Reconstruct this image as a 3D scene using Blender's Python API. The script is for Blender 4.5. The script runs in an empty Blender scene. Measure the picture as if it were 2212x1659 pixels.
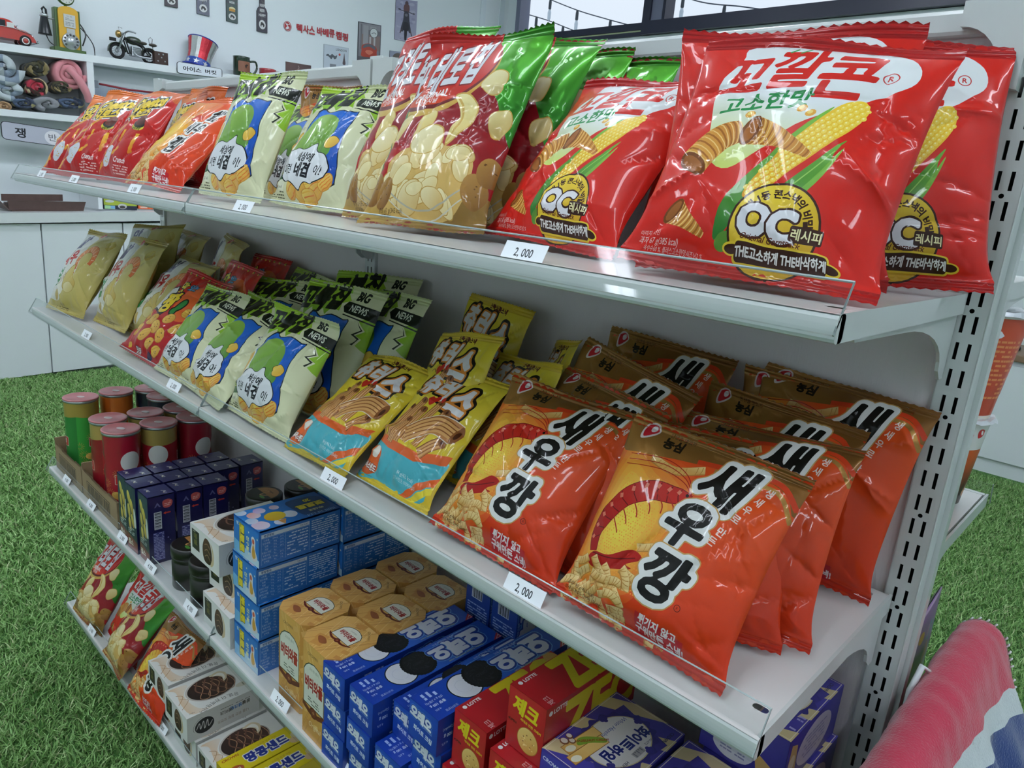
import bpy, bmesh, math, random
import numpy as np
from mathutils import Vector, Matrix, Euler
from mathutils.geometry import delaunay_2d_cdt

SC = bpy.context.scene
COL = SC.collection
PI = math.pi

# ------------------------------------------------------------------ camera
cam_data = bpy.data.cameras.new('camera')
cam_data.sensor_width = 36.0
cam_data.lens = 1550.9 / 2212 * 36.0
cam_data.clip_start = 0.02
camera = bpy.data.objects.new('camera', cam_data)
camera.location = (0.1396, -0.7504, 0.4662)
camera.rotation_euler = (1.3109, -0.0864, 0.7652)
COL.objects.link(camera)
SC.camera = camera

# ------------------------------------------------------------------ world, exposure
SC.view_settings.view_transform = 'Standard'
SC.view_settings.look = 'None'
SC.view_settings.gamma = 1.0
SC.view_settings.use_curve_mapping = False
SC.view_settings.exposure = 0.38
try:
    SC.cycles.use_denoising = True
    SC.cycles.max_bounces = 10
    SC.cycles.transparent_max_bounces = 12
    SC.cycles.caustics_reflective = False
    SC.cycles.caustics_refractive = False
    SC.cycles.sample_clamp_indirect = 6.0
except Exception:
    pass
world = bpy.data.worlds.new('overcast_sky')
SC.world = world
world.use_nodes = True
wn = world.node_tree.nodes
wl = world.node_tree.links
for n in list(wn):
    wn.remove(n)
w_out = wn.new('ShaderNodeOutputWorld')
w_bg = wn.new('ShaderNodeBackground')
w_tc = wn.new('ShaderNodeTexCoord')
w_map = wn.new('ShaderNodeMapping')
w_map.inputs['Scale'].default_value = (1.2, 1.2, 3.0)
w_no = wn.new('ShaderNodeTexNoise')
w_no.inputs['Scale'].default_value = 1.6
w_no.inputs['Detail'].default_value = 3
w_cr = wn.new('ShaderNodeValToRGB')
w_cr.color_ramp.elements[0].position = 0.3
w_cr.color_ramp.elements[0].color = (0.74, 0.84, 0.95, 1)
w_cr.color_ramp.elements[1].position = 0.75
w_cr.color_ramp.elements[1].color = (0.86, 0.92, 1.0, 1)
w_bg.inputs['Strength'].default_value = 0.8
wl.new(w_tc.outputs['Generated'], w_map.inputs['Vector'])
wl.new(w_map.outputs['Vector'], w_no.inputs['Vector'])
wl.new(w_no.outputs['Fac'], w_cr.inputs['Fac'])
wl.new(w_cr.outputs['Color'], w_bg.inputs['Color'])
wl.new(w_bg.outputs['Background'], w_out.inputs['Surface'])

# the room's tube lights: (x, y, length along y, strength)
CEIL = 2.45
LAMP_E = 17.0
LAMPS = [(-3.6, -0.6, 1.3), (-3.6, 1.6, 1.3), (-1.9, -1.7, 1.3), (-1.9, 0.6, 1.3), (-1.9, 2.6, 1.3),
         (-0.2, -2.2, 1.3), (-0.2, 1.9, 1.3), (1.5, -1.6, 1.3), (1.5, 0.6, 1.3), (-0.55, -1.0, 1.3)]

# room planes
WX, WY, FLOOR = -5.15, 4.5, -0.85
RX, FY = 2.6, -3.2

# ------------------------------------------------------------------ helpers
def lin(c):
    return c / 12.92 if c <= 0.04045 else ((c + 0.055) / 1.055) ** 2.4

def C(h):
    if isinstance(h, (tuple, list)):
        return tuple(h[:3])
    h = h.lstrip('#')
    return tuple(lin(int(h[i:i + 2], 16) / 255) for i in (0, 2, 4))

MATS = {}
def mat(name, col='#ffffff', rough=0.5, metal=0.0, spec=0.5, coat=0.0, coat_rough=0.1, bump=0.0, bscale=200.0,
        emit=None, estr=0.0, vary=0.0, vscale=8.0, sheen=0.0, stretch=None):
    if name in MATS:
        return MATS[name]
    m = bpy.data.materials.new(name)
    m.use_nodes = True
    nt = m.node_tree
    b = nt.nodes['Principled BSDF']
    b.inputs['Base Color'].default_value = (*C(col), 1)
    b.inputs['Roughness'].default_value = rough
    b.inputs['Metallic'].default_value = metal
    b.inputs['Specular IOR Level'].default_value = spec
    b.inputs['Coat Weight'].default_value = coat
    b.inputs['Coat Roughness'].default_value = coat_rough
    if sheen:
        b.inputs['Sheen Weight'].default_value = sheen
        b.inputs['Sheen Roughness'].default_value = 0.5
    if emit:
        b.inputs['Emission Color'].default_value = (*C(emit), 1)
        b.inputs['Emission Strength'].default_value = estr
    if bump or vary:
        tc = nt.nodes.new('ShaderNodeTexCoord')
        src = tc.outputs['Object']
        if stretch:
            mp = nt.nodes.new('ShaderNodeMapping')
            mp.inputs['Scale'].default_value = stretch
            nt.links.new(src, mp.inputs['Vector'])
            src = mp.outputs['Vector']
    if bump:
        n = nt.nodes.new('ShaderNodeTexNoise')
        n.inputs['Scale'].default_value = bscale
        n.inputs['Detail'].default_value = 3
        bp = nt.nodes.new('ShaderNodeBump')
        bp.inputs['Strength'].default_value = bump
        bp.inputs['Distance'].default_value = 0.002
        nt.links.new(src, n.inputs['Vector'])
        nt.links.new(n.outputs['Fac'], bp.inputs['Height'])
        nt.links.new(bp.outputs['Normal'], b.inputs['Normal'])
    if vary:
        n = nt.nodes.new('ShaderNodeTexNoise')
        n.inputs['Scale'].default_value = vscale
        n.inputs['Detail'].default_value = 4
        r = nt.nodes.new('ShaderNodeMapRange')
        r.inputs['From Min'].default_value = 0.3
        r.inputs['From Max'].default_value = 0.7
        r.inputs['To Min'].default_value = 1 - vary
        r.inputs['To Max'].default_value = 1 + vary
        mx = nt.nodes.new('ShaderNodeMix')
        mx.data_type = 'RGBA'
        mx.blend_type = 'MULTIPLY'
        mx.inputs[0].default_value = 1
        mx.inputs[6].default_value = (*C(col), 1)
        nt.links.new(src, n.inputs['Vector'])
        nt.links.new(n.outputs['Fac'], r.inputs['Value'])
        nt.links.new(r.outputs['Result'], mx.inputs[7])
        nt.links.new(mx.outputs[2], b.inputs['Base Color'])
    MATS[name] = m
    return m

def printed(name, rough, coat=0.0, coat_rough=0.05, bump=0.0, bscale=60, ink=1.0):
    """colour of the print comes from the mesh's own colour attribute 'art'; its alpha is foil"""
    if name in MATS:
        return MATS[name]
    m = mat(name, rough=rough, coat=coat, coat_rough=coat_rough, bump=bump, bscale=bscale)
    nt = m.node_tree
    b = nt.nodes['Principled BSDF']
    a = nt.nodes.new('ShaderNodeAttribute')
    a.attribute_name = 'art'
    if ink != 1.0:
        mx = nt.nodes.new('ShaderNodeMix')
        mx.data_type = 'RGBA'
        mx.blend_type = 'MULTIPLY'
        mx.inputs[0].default_value = 1
        mx.inputs[7].default_value = (ink, ink, ink, 1)
        nt.links.new(a.outputs['Color'], mx.inputs[6])
        nt.links.new(mx.outputs[2], b.inputs['Base Color'])
    else:
        nt.links.new(a.outputs['Color'], b.inputs['Base Color'])
    nt.links.new(a.outputs['Alpha'], b.inputs['Metallic'])
    return m

def clear_plastic(name, tint=(0.93, 0.96, 0.95), gloss=0.06):
    if name in MATS:
        return MATS[name]
    m = bpy.data.materials.new(name)
    m.use_nodes = True
    nt = m.node_tree
    for n in list(nt.nodes):
        nt.nodes.remove(n)
    o = nt.nodes.new('ShaderNodeOutputMaterial')
    mix = nt.nodes.new('ShaderNodeMixShader')
    tr = nt.nodes.new('ShaderNodeBsdfTransparent')
    gl = nt.nodes.new('ShaderNodeBsdfGlossy')
    fr = nt.nodes.new('ShaderNodeFresnel')
    fr.inputs['IOR'].default_value = 1.45
    tr.inputs['Color'].default_value = (*tint, 1)
    gl.inputs['Roughness'].default_value = gloss
    # reflect only where a ray meets the outer side
    ge = nt.nodes.new('ShaderNodeNewGeometry')
    fl = nt.nodes.new('ShaderNodeMath')
    fl.operation = 'SUBTRACT'
    fl.use_clamp = True
    nt.links.new(fr.outputs['Fac'], fl.inputs[0])
    nt.links.new(ge.outputs['Backfacing'], fl.inputs[1])
    nt.links.new(fl.outputs['Value'], mix.inputs['Fac'])
    nt.links.new(tr.outputs['BSDF'], mix.inputs[1])
    nt.links.new(gl.outputs['BSDF'], mix.inputs[2])
    nt.links.new(mix.outputs['Shader'], o.inputs['Surface'])
    MATS[name] = m
    return m

def wpos(o):
    p = Vector((0, 0, 0))
    while o is not None:
        p += Vector(o.location)
        o = o.parent
    return p

class MB:
    """collects shapes in world coordinates, builds ONE mesh object"""
    def __init__(s):
        s.v, s.f, s.m, s.sm = [], [], [], []
        s.mats = []
    def _mi(s, m):
        if m not in s.mats:
            s.mats.append(m)
        return s.mats.index(m)
    def add(s, vs, fs, m=None, smooth=False, xf=None):
        k = len(s.v)
        for p in vs:
            s.v.append(tuple(xf @ Vector(p)) if xf else tuple(p))
        mi = s._mi(m)
        for f in fs:
            s.f.append([k + i for i in f])
            s.m.append(mi)
            s.sm.append(smooth)
        return s
    def box(s, x0, x1, y0, y1, z0, z1, m=None, xf=None):
        vs = [(x, y, z) for z in (z0, z1) for y in (y0, y1) for x in (x0, x1)]
        return s.add(vs, [(0, 2, 3, 1), (4, 5, 7, 6), (0, 1, 5, 4), (2, 6, 7, 3), (0, 4, 6, 2), (1, 3, 7, 5)], m, False, xf)
    def rbox(s, x0, x1, y0, y1, z0, z1, r, m=None, seg=2, xf=None, axis='z'):
        """box with its edges along one axis rounded"""
        if axis == 'z':
            a0, a1, b0, b1, c0, c1 = x0, x1, y0, y1, z0, z1
        elif axis == 'y':
            a0, a1, b0, b1, c0, c1 = z0, z1, x0, x1, y0, y1
        else:
            a0, a1, b0, b1, c0, c1 = y0, y1, z0, z1, x0, x1
        pts = []
        for cx, cy, t0 in ((a1 - r, b1 - r, 0), (a0 + r, b1 - r, 90), (a0 + r, b0 + r, 180), (a1 - r, b0 + r, 270)):
            for i in range(seg + 1):
                t = math.radians(t0 + 90 * i / seg)
                pts.append((cx + r * math.cos(t), cy + r * math.sin(t)))
        return s.prism(pts, c0, c1, axis, m, xf=xf)
    def prism(s, pts, c0, c1, axis='z', m=None, smooth=False, xf=None):
        n = len(pts)
        def to(a, b, c):
            return (a, b, c) if axis == 'z' else ((b, c, a) if axis == 'y' else (c, a, b))
        vs = [to(a, b, c0) for a, b in pts] + [to(a, b, c1) for a, b in pts]
        fs = [tuple(range(n - 1, -1, -1)), tuple(range(n, 2 * n))]
        fs += [(i, (i + 1) % n, n + (i + 1) % n, n + i) for i in range(n)]
        return s.add(vs, fs, m, smooth, xf)
    def lathe(s, prof, cx, cy, n=32, m=None, smooth=True, xf=None, closed=False):
        """prof: (r, z) pairs"""
        vs, fs = [], []
        for r, z in prof:
            for i in range(n):
                t = 2 * PI * i / n
                vs.append((cx + r * math.cos(t), cy + r * math.sin(t), z))
        for j in range(len(prof) - 1):
            for i in range(n):
                fs.append((j * n + i, j * n + (i + 1) % n, (j + 1) * n + (i + 1) % n, (j + 1) * n + i))
        if prof[0][0] > 1e-6:
            fs.append(tuple(range(n - 1, -1, -1)))
        if prof[-1][0] > 1e-6:
            fs.append(tuple((len(prof) - 1) * n + i for i in range(n)))
        return s.add(vs, fs, m, smooth, xf)
    def tube(s, path, r, m=None, n=8, closed=False, xf=None):
        path = [Vector(p) for p in path]
        k = len(path)
        rs = r if isinstance(r, (list, tuple)) else [r] * k
        vs, fs = [], []
        up = Vector((0.01, 0.02, 1))
        for i, p in enumerate(path):
            if closed:
                d = path[(i + 1) % k] - path[i - 1]
            else:
                d = path[min(i + 1, k - 1)] - path[max(i - 1, 0)]
            d.normalize()
            a = d.cross(up)
            if a.length < 1e-3:
                a = d.cross(Vector((1, 0, 0)))
            a.normalize()
            b = a.cross(d)
            for j in range(n):
                t = 2 * PI * j / n
                vs.append(p + (a * math.cos(t) + b * math.sin(t)) * rs[i])
        for i in range(k if closed else k - 1):
            for j in range(n):
                i2 = (i + 1) % k
                fs.append((i * n + j, i2 * n + j, i2 * n + (j + 1) % n, i * n + (j + 1) % n))
        if not closed:
            fs.append(tuple(range(n)))
            fs.append(tuple((k - 1) * n + j for j in range(n - 1, -1, -1)))
        return s.add(vs, fs, m, True, xf)
    def ball(s, c, rx, ry, rz, m=None, n=16, xf=None):
        vs, fs = [], []
        h = n // 2
        for i in range(h + 1):
            t = PI * i / h
            for j in range(n):
                u = 2 * PI * j / n
                vs.append((c[0] + rx * math.sin(t) * math.cos(u), c[1] + ry * math.sin(t) * math.sin(u), c[2] + rz * math.cos(t)))
        for i in range(h):
            for j in range(n):
                fs.append((i * n + j, (i + 1) * n + j, (i + 1) * n + (j + 1) % n, i * n + (j + 1) % n))
        return s.add(vs, fs, m, True, xf)
    def build(s, name, m=None, parent=None, origin=None, bevel=0.0):
        me = bpy.data.meshes.new(name)
        o0 = wpos(parent) if parent is not None else Vector(origin or (0, 0, 0))
        me.from_pydata([tuple(Vector(p) - o0) for p in s.v], [], s.f)
        ms = [q if q is not None else m for q in s.mats]
        for q in ms:
            me.materials.append(q)
        me.polygons.foreach_set('material_index', s.m)
        me.polygons.foreach_set('use_smooth', s.sm)
        if bevel:
            bm = bmesh.new()
            bm.from_mesh(me)
            bmesh.ops.remove_doubles(bm, verts=bm.verts, dist=1e-6)
            es = [e for e in bm.edges if len(e.link_faces) == 2 and e.calc_face_angle(0) > 0.6]
            bmesh.ops.bevel(bm, geom=es, offset=bevel, segments=2, affect='EDGES', profile=0.6)
            bm.to_mesh(me)
            bm.free()
        bm = bmesh.new()
        bm.from_mesh(me)
        bmesh.ops.recalc_face_normals(bm, faces=bm.faces)
        bm.to_mesh(me)
        bm.free()
        me.update()
        o = bpy.data.objects.new(name, me)
        COL.objects.link(o)
        if parent is not None:
            o.parent = parent
        else:
            o.location = o0
        return o

def thing(name, label, cat, loc=(0, 0, 0), group=None):
    o = bpy.data.objects.new(name, None)
    o.empty_display_size = 0.05
    o.location = loc
    COL.objects.link(o)
    return tag(o, label, cat, group)

def tag(o, label, cat, group=None):
    o['label'] = label
    o['category'] = cat
    if group:
        o['group'] = group
    return o

def struct(o):
    o['kind'] = 'structure'
    return o

def plab(o, label):
    o['label'] = label
    return o

# photograph pixel -> point on the plane axis = val (used only to look positions up)
_M = camera.rotation_euler.to_matrix()
def at(px, py, axis, val):
    d = _M @ Vector(((px - 1106) / 1550.9, -(py - 829.5) / 1550.9, -1))
    c = Vector(camera.location)
    return c + d * ((val - c[axis]) / d[axis])

# ------------------------------------------------------------------ printed artwork as geometry
_LOOPS = {}
def glyphs(txt, res=2):
    """outline loops of a text at size 1, centred"""
    key = (txt, res)
    if key in _LOOPS:
        return _LOOPS[key]
    cu = bpy.data.curves.new('lettering', 'FONT')
    cu.body = txt
    cu.size = 1
    cu.resolution_u = res
    cu.align_x = 'LEFT'
    cu.space_line = 0.9
    o = bpy.data.objects.new('lettering', cu)
    COL.objects.link(o)
    dg = bpy.context.evaluated_depsgraph_get()
    me = bpy.data.meshes.new_from_object(o.evaluated_get(dg))
    cnt = {}
    for p in me.polygons:
        for k in p.edge_keys:
            cnt[k] = cnt.get(k, 0) + 1
    nxt = {}
    for (a, b), c in cnt.items():
        if c == 1:
            nxt.setdefault(a, []).append(b)
            nxt.setdefault(b, []).append(a)
    co = [v.co for v in me.vertices]
    loops, seen = [], set()
    for a0 in list(nxt):
        if a0 in seen:
            continue
        lp = [a0]
        seen.add(a0)
        cur = a0
        while True:
            n = [b for b in nxt[cur] if b not in seen]
            if not n:
                break
            cur = n[0]
            seen.add(cur)
            lp.append(cur)
        if len(lp) > 2:
            loops.append(np.array([(co[i].x, co[i].y) for i in lp]))
    bpy.data.objects.remove(o)
    bpy.data.curves.remove(cu)
    bpy.data.meshes.remove(me)
    if loops:
        al = np.vstack(loops)
        c = (al.min(0) + al.max(0)) / 2
        loops = [l - c for l in loops]
    _LOOPS[key] = loops
    return loops

def segs(loops):
    a = np.vstack(loops)
    b = np.vstack([np.roll(l, -1, 0) for l in loops])
    return a, b

def inside(P, loops):
    a, b = segs(loops)
    out = np.zeros(len(P), bool)
    for i in range(0, len(P), 4000):
        p = P[i:i + 4000]
        y = p[:, 1:2]
        with np.errstate(divide='ignore', invalid='ignore'):
            x = (b[:, 0] - a[:, 0]) * (y - a[:, 1]) / (b[:, 1] - a[:, 1]) + a[:, 0]
        c = ((a[:, 1] > y) != (b[:, 1] > y)) & (p[:, 0:1] < x)
        out[i:i + 4000] = (c.sum(1) % 2) == 1
    return out

def simplify(l, tol):
    n = len(l)
    if n < 8:
        return l
    keep = [0]
    i = 0
    while i < n - 1:
        j = min(i + 2, n - 1)
        best = i + 1
        while j < n and j - i < 12:
            s = l[i:j + 1]
            d = s[-1] - s[0]
            L = np.hypot(*d)
            if L < 1e-9:
                break
            dist = np.abs((s[:, 0] - s[0, 0]) * d[1] - (s[:, 1] - s[0, 1]) * d[0]) / L
            if dist.max() > tol:
                break
            best = j
            j += 1
        keep.append(best)
        i = best
    return l[keep]

_GROW = {}
def grow(txt, d, cell=0.03):
    """outline of a text thickened by d (em)"""
    key = (txt, round(d, 3))
    if key in _GROW:
        return _GROW[key]
    loops = glyphs(txt, 3)
    a, b = segs(loops)
    lo, hi = a.min(0) - d - 3 * cell, a.max(0) + d + 3 * cell
    nx, ny = int((hi[0] - lo[0]) / cell) + 1, int((hi[1] - lo[1]) / cell) + 1
    gx, gy = np.meshgrid(lo[0] + np.arange(nx) * cell, lo[1] + np.arange(ny) * cell)
    P = np.stack([gx.ravel(), gy.ravel()], 1)
    D = np.full(len(P), 1e9)
    e = b - a
    L2 = (e ** 2).sum(1) + 1e-12
    for i in range(0, len(P), 3000):
        p = P[i:i + 3000, None, :]
        t = np.clip(((p - a) * e).sum(2) / L2, 0, 1)
        q = a + t[..., None] * e
        D[i:i + 3000] = np.sqrt(((p - q) ** 2).sum(2)).min(1)
    ins = inside(P, loops)
    F = (np.where(ins, -D, D) - d).reshape(ny, nx)
    F[F == 0] = 1e-7
    S = F < 0
    idx = np.argwhere(~((S[:-1, :-1] == S[1:, :-1]) & (S[:-1, :-1] == S[:-1, 1:]) & (S[:-1, :-1] == S[1:, 1:])))
    pts, link = {}, {}
    def ep(i, j, h):
        k = (i, j, h)
        if k not in pts:
            f0 = F[i, j]
            f1 = F[i, j + 1] if h == 0 else F[i + 1, j]
            t = f0 / (f0 - f1)
            pts[k] = (lo[0] + (j + (t if h == 0 else 0)) * cell, lo[1] + (i + (t if h else 0)) * cell)
        return k
    for i, j in idx:
        i, j = int(i), int(j)
        es = []
        if S[i, j] != S[i, j + 1]: es.append(ep(i, j, 0))
        if S[i, j + 1] != S[i + 1, j + 1]: es.append(ep(i, j + 1, 1))
        if S[i + 1, j] != S[i + 1, j + 1]: es.append(ep(i + 1, j, 0))
        if S[i, j] != S[i + 1, j]: es.append(ep(i, j, 1))
        prs = [(es[0], es[1])] if len(es) == 2 else ([(es[0], es[1]), (es[2], es[3])] if S[i, j + 1] else [(es[0], es[3]), (es[1], es[2])])
        for p, q in prs:
            link.setdefault(p, []).append(q)
            link.setdefault(q, []).append(p)
    out, seen = [], set()
    for k0 in link:
        if k0 in seen:
            continue
        lp, cur = [k0], k0
        seen.add(k0)
        while True:
            n = [q for q in link[cur] if q not in seen]
            if not n:
                break
            cur = n[0]
            seen.add(cur)
            lp.append(cur)
        if len(lp) > 4:
            out.append(simplify(np.array([pts[k] for k in lp]), cell * 0.12))
    _GROW[key] = out
    return out

def ell(cx, cy, rx, ry, rot=0, n=24, a0=0, a1=360):
    t = np.radians(np.linspace(a0, a1, n, endpoint=(a1 - a0) < 360))
    c, s = math.cos(math.radians(rot)), math.sin(math.radians(rot))
    x, y = rx * np.cos(t), ry * np.sin(t)
    return np.stack([cx + c * x - s * y, cy + s * x + c * y], 1)

def rrect(x0, y0, x1, y1, r, n=4):
    p = []
    for cx, cy, t0 in ((x1 - r, y1 - r, 0), (x0 + r, y1 - r, 90), (x0 + r, y0 + r, 180), (x1 - r, y0 + r, 270)):
        for i in range(n + 1):
            t = math.radians(t0 + 90 * i / n)
            p.append((cx + r * math.cos(t), cy + r * math.sin(t)))
    return np.array(p)

def rect(x0, y0, x1, y1):
    return np.array([(x0, y0), (x1, y0), (x1, y1), (x0, y1)], float)

def curve(pts, n=5, closed=True):
    """smooth closed outline through points (Catmull-Rom)"""
    p = np.array(pts, float)
    k = len(p)
    out = []
    for i in range(k if closed else k - 1):
        if closed:
            a, b, c, d = p[i - 1], p[i], p[(i + 1) % k], p[(i + 2) % k]
        else:
            a, b, c, d = p[max(i - 1, 0)], p[i], p[i + 1], p[min(i + 2, k - 1)]
        for j in range(n):
            t = j / n
            out.append(0.5 * (2 * b + (c - a) * t + (2 * a - 5 * b + 4 * c - d) * t * t + (3 * b - a - 3 * c + d) * t ** 3))
    if not closed:
        out.append(p[-1])
    return np.array(out)

def stroke(pts, w):
    p = np.array(pts, float)
    d = np.gradient(p, axis=0)
    d /= np.linalg.norm(d, axis=1)[:, None] + 1e-9
    n = np.stack([-d[:, 1], d[:, 0]], 1) * (np.array(w).reshape(-1, 1) if np.ndim(w) else w) / 2
    return np.vstack([p + n, (p - n)[::-1]])

class Art:
    """a flat print W x H; later layers lie over earlier ones"""
    def __init__(s, W, H, base, metal=0.0):
        s.W, s.H, s.base, s.metal, s.L, s.cache = W, H, base, metal, [], {}
    def add(s, loops, col, m=0.0):
        if isinstance(loops, np.ndarray) and loops.ndim == 2:
            loops = [loops]
        elif isinstance(loops, list) and loops and isinstance(loops[0], tuple):
            loops = [np.array(loops, float)]
        loops = [l for l in loops if len(l) > 2]
        if loops:
            s.L.append((loops, col, m))
        return s
    def text(s, txt, x, y, size, col, sx=1.0, shear=0.0, rot=0.0, bold=0.0, out=(), m=0.0, res=2, arc=0):
        """centred on x, y; out: [(extra width in em, colour)] outlines, widest first"""
        c, n = math.cos(math.radians(rot)), math.sin(math.radians(rot))
        A = np.array([[c, -n], [n, c]]) @ np.array([[sx, shear], [0, 1]]) * size
        def put(ls, col, m):
            q = []
            for l in ls:
                if arc:
                    l = np.array(l)
                    th = -l[:, 0] / arc
                    r = arc + l[:, 1]
                    l = np.stack([-r * np.sin(th), r * np.cos(th) - arc], 1)
                q.append(l @ A.T + np.array([x, y]))
            s.add(q, col, m)
        for w, oc in out:
            put(grow(txt, w), oc, 0.0)
        put(grow(txt, bold) if bold else glyphs(txt, res), col, m)
        return s
    def fine(s, x0, y0, x1, y1, rows, col, seed=1, fill=0.75):
        """rows of print too small to read"""
        r = random.Random(seed)
        h = (y1 - y0) / rows
        ls = []
        for i in range(rows):
            x = x0
            while x < x1:
                w = h * r.uniform(0.6, 2.2)
                if r.random() < fill:
                    ls.append(rect(x, y0 + i * h + h * 0.25, min(x + w * 0.85, x1), y0 + i * h + h * 0.72))
                x += w
        return s.add(ls, col)
    def build(s, nx=2, ny=2, outline=None, rows=None):
        key = (nx, ny, outline is None, rows is None)
        if key in s.cache:
            return s.cache[key]
        W, H = s.W, s.H
        ol = rect(0, 0, W, H) if outline is None else outline
        loops = [ol] + [l for ls, c, m in s.L for l in ls]
        V, E = [], []
        mx = 1.4 * W / nx
        for l in loops:
            if nx > 4:
                # long edges get extra points so that the print can bend
                nxt = np.roll(l, -1, 0)
                q = []
                for a_, b_ in zip(l, nxt):
                    k = max(1, int(np.hypot(*(b_ - a_)) / mx))
                    q += [a_ + (b_ - a_) * (j / k) for j in range(k)]
                l = q
            k, n = len(V), len(l)
            V += [Vector((float(a), float(b))) for a, b in l]
            E += [(k + i, k + (i + 1) % n) for i in range(n)]
        ys = [H * j / ny for j in range(ny + 1)] if rows is None else rows
        for y in ys:
            for i in range(nx + 1):
                V.append(Vector((W * i / nx, y)))
        r = delaunay_2d_cdt(V, E, [], 0, 1e-4 * W, False)
        v = np.array([(p.x, p.y) for p in r[0]])
        f = np.array([t for t in r[2] if len(t) == 3], int)
        cen = v[f].mean(1)
        ok = inside(cen, [ol]) & (cen[:, 0] > 0) & (cen[:, 0] < W)
        # winding up
        e1, e2 = v[f[:, 1]] - v[f[:, 0]], v[f[:, 2]] - v[f[:, 0]]
        ar = e1[:, 0] * e2[:, 1] - e1[:, 1] * e2[:, 0]
        f[ar < 0] = f[ar < 0][:, ::-1]
        ok &= np.abs(ar) > 1e-12
        f, cen = f[ok], cen[ok]
        used = np.unique(f)
        re = np.zeros(len(v), int)
        re[used] = np.arange(len(used))
        v, f = v[used], re[f]
        col = np.zeros((len(f), 3, 4))
        def paint(mask, c, m):
            if isinstance(c, tuple) and len(c) == 4:
                c0, c1 = np.array(C(c[0])), np.array(C(c[1]))
                p0, p1 = np.array(c[2], float), np.array(c[3], float)
                d = p1 - p0
                t = np.clip(((v[f[mask]] - p0) * d).sum(2) / (d ** 2).sum(), 0, 1)[..., None]
                col[mask, :, :3] = c0 * (1 - t) + c1 * t
            else:
                col[mask, :, :3] = C(c)
            col[mask, :, 3] = m
        paint(np.ones(len(f), bool), s.base, s.metal)
        for ls, c, m in s.L:
            al = np.vstack(ls)
            lo, hi = al.min(0), al.max(0)
            cand = np.where((cen >= lo).all(1) & (cen <= hi).all(1))[0]
            if len(cand):
                hit = cand[inside(cen[cand], ls)]
                mk = np.zeros(len(f), bool)
                mk[hit] = True
                if mk.any():
                    paint(mk, c, m)
        s.cache[key] = (v, f, col)
        return s.cache[key]

def array_mesh(name, V, F, COLR=None, material=None, normals=None):
    """triangle soup -> mesh, fast"""
    me = bpy.data.meshes.new(name)
    n, m = len(V), len(F)
    me.vertices.add(n)
    me.vertices.foreach_set('co', np.asarray(V, np.float32).ravel())
    me.loops.add(3 * m)
    me.loops.foreach_set('vertex_index', np.asarray(F, np.int32).ravel())
    me.polygons.add(m)
    me.polygons.foreach_set('loop_start', np.arange(0, 3 * m, 3, dtype=np.int32))
    try:
        me.polygons.foreach_set('loop_total', np.full(m, 3, np.int32))
    except Exception:
        pass
    if normals is not None:
        me.polygons.foreach_set('use_smooth', np.ones(m, bool))
    me.update(calc_edges=True)
    if COLR is not None:
        at_ = me.color_attributes.new('art', 'FLOAT_COLOR', 'CORNER')
        at_.data.foreach_set('color', np.asarray(COLR, np.float32).ravel())
    if material:
        me.materials.append(material)
    if normals is not None:
        me.normals_split_custom_set_from_vertices(np.asarray(normals, np.float32))
    return me

def mesh_obj(name, me, parent=None, loc=(0, 0, 0)):
    o = bpy.data.objects.new(name, me)
    COL.objects.link(o)
    o.location = loc
    if parent is not None:
        o.parent = parent
    return o

# ------------------------------------------------------------------ prints of the snack bags (100 units wide)
R_ = random.Random

def corn_cone(a, pts, w0, w1, c0='#e2a344', c1='#a8661f', n=8):
    """ringed cone snack along a curved axis"""
    p = curve(pts, 6, False)
    w = np.linspace(w0, w1, len(p))
    a.add(stroke(p, w), (c0, '#cc8430', tuple(p[0]), tuple(p[-1])))
    q0 = p[0] + (p[1] - p[0]) * 0
    for i in range(n * 2):
        f = (i + .5) / (n * 2) * (len(p) - 1.01)
        k = int(f)
        c_ = p[k] + (p[k + 1] - p[k]) * (f - k)
        wk = w[k] + (w[k + 1] - w[k]) * (f - k)
        d = (p[min(k + 2, len(p) - 1)] - p[max(k - 1, 0)])
        d /= np.linalg.norm(d)
        nn = np.array([-d[1], d[0]]) * wk / 2
        arc_ = [c_ + nn * .97 * math.sin(t) + d * wk * .14 * math.cos(t) for t in np.linspace(-1.5, 1.5, 7)]
        a.add(stroke(arc_, .45 if i % 2 else .75), '#f0c478' if i % 2 else c1)
    a.add(ell(p[0][0], p[0][1], w0 * .24, w0 * .5, math.degrees(math.atan2(p[1][1] - p[0][1], p[1][0] - p[0][0])), 14), '#7e4414')
    a.add(ell(p[0][0], p[0][1], w0 * .15, w0 * .4, math.degrees(math.atan2(p[1][1] - p[0][1], p[1][0] - p[0][0])), 14), '#a8642a')

def chip(a, pts, c0='#f0e2a0', c1='#d9b45c', rim='#c9a04a'):
    p = curve(pts, 5)
    a.add(p, rim)
    c = p.mean(0)
    q = c + (p - c) * .93
    lo, hi = q.min(0), q.max(0)
    a.add(q, (c0, c1, (lo[0], hi[1]), (hi[0], lo[1])))

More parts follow.
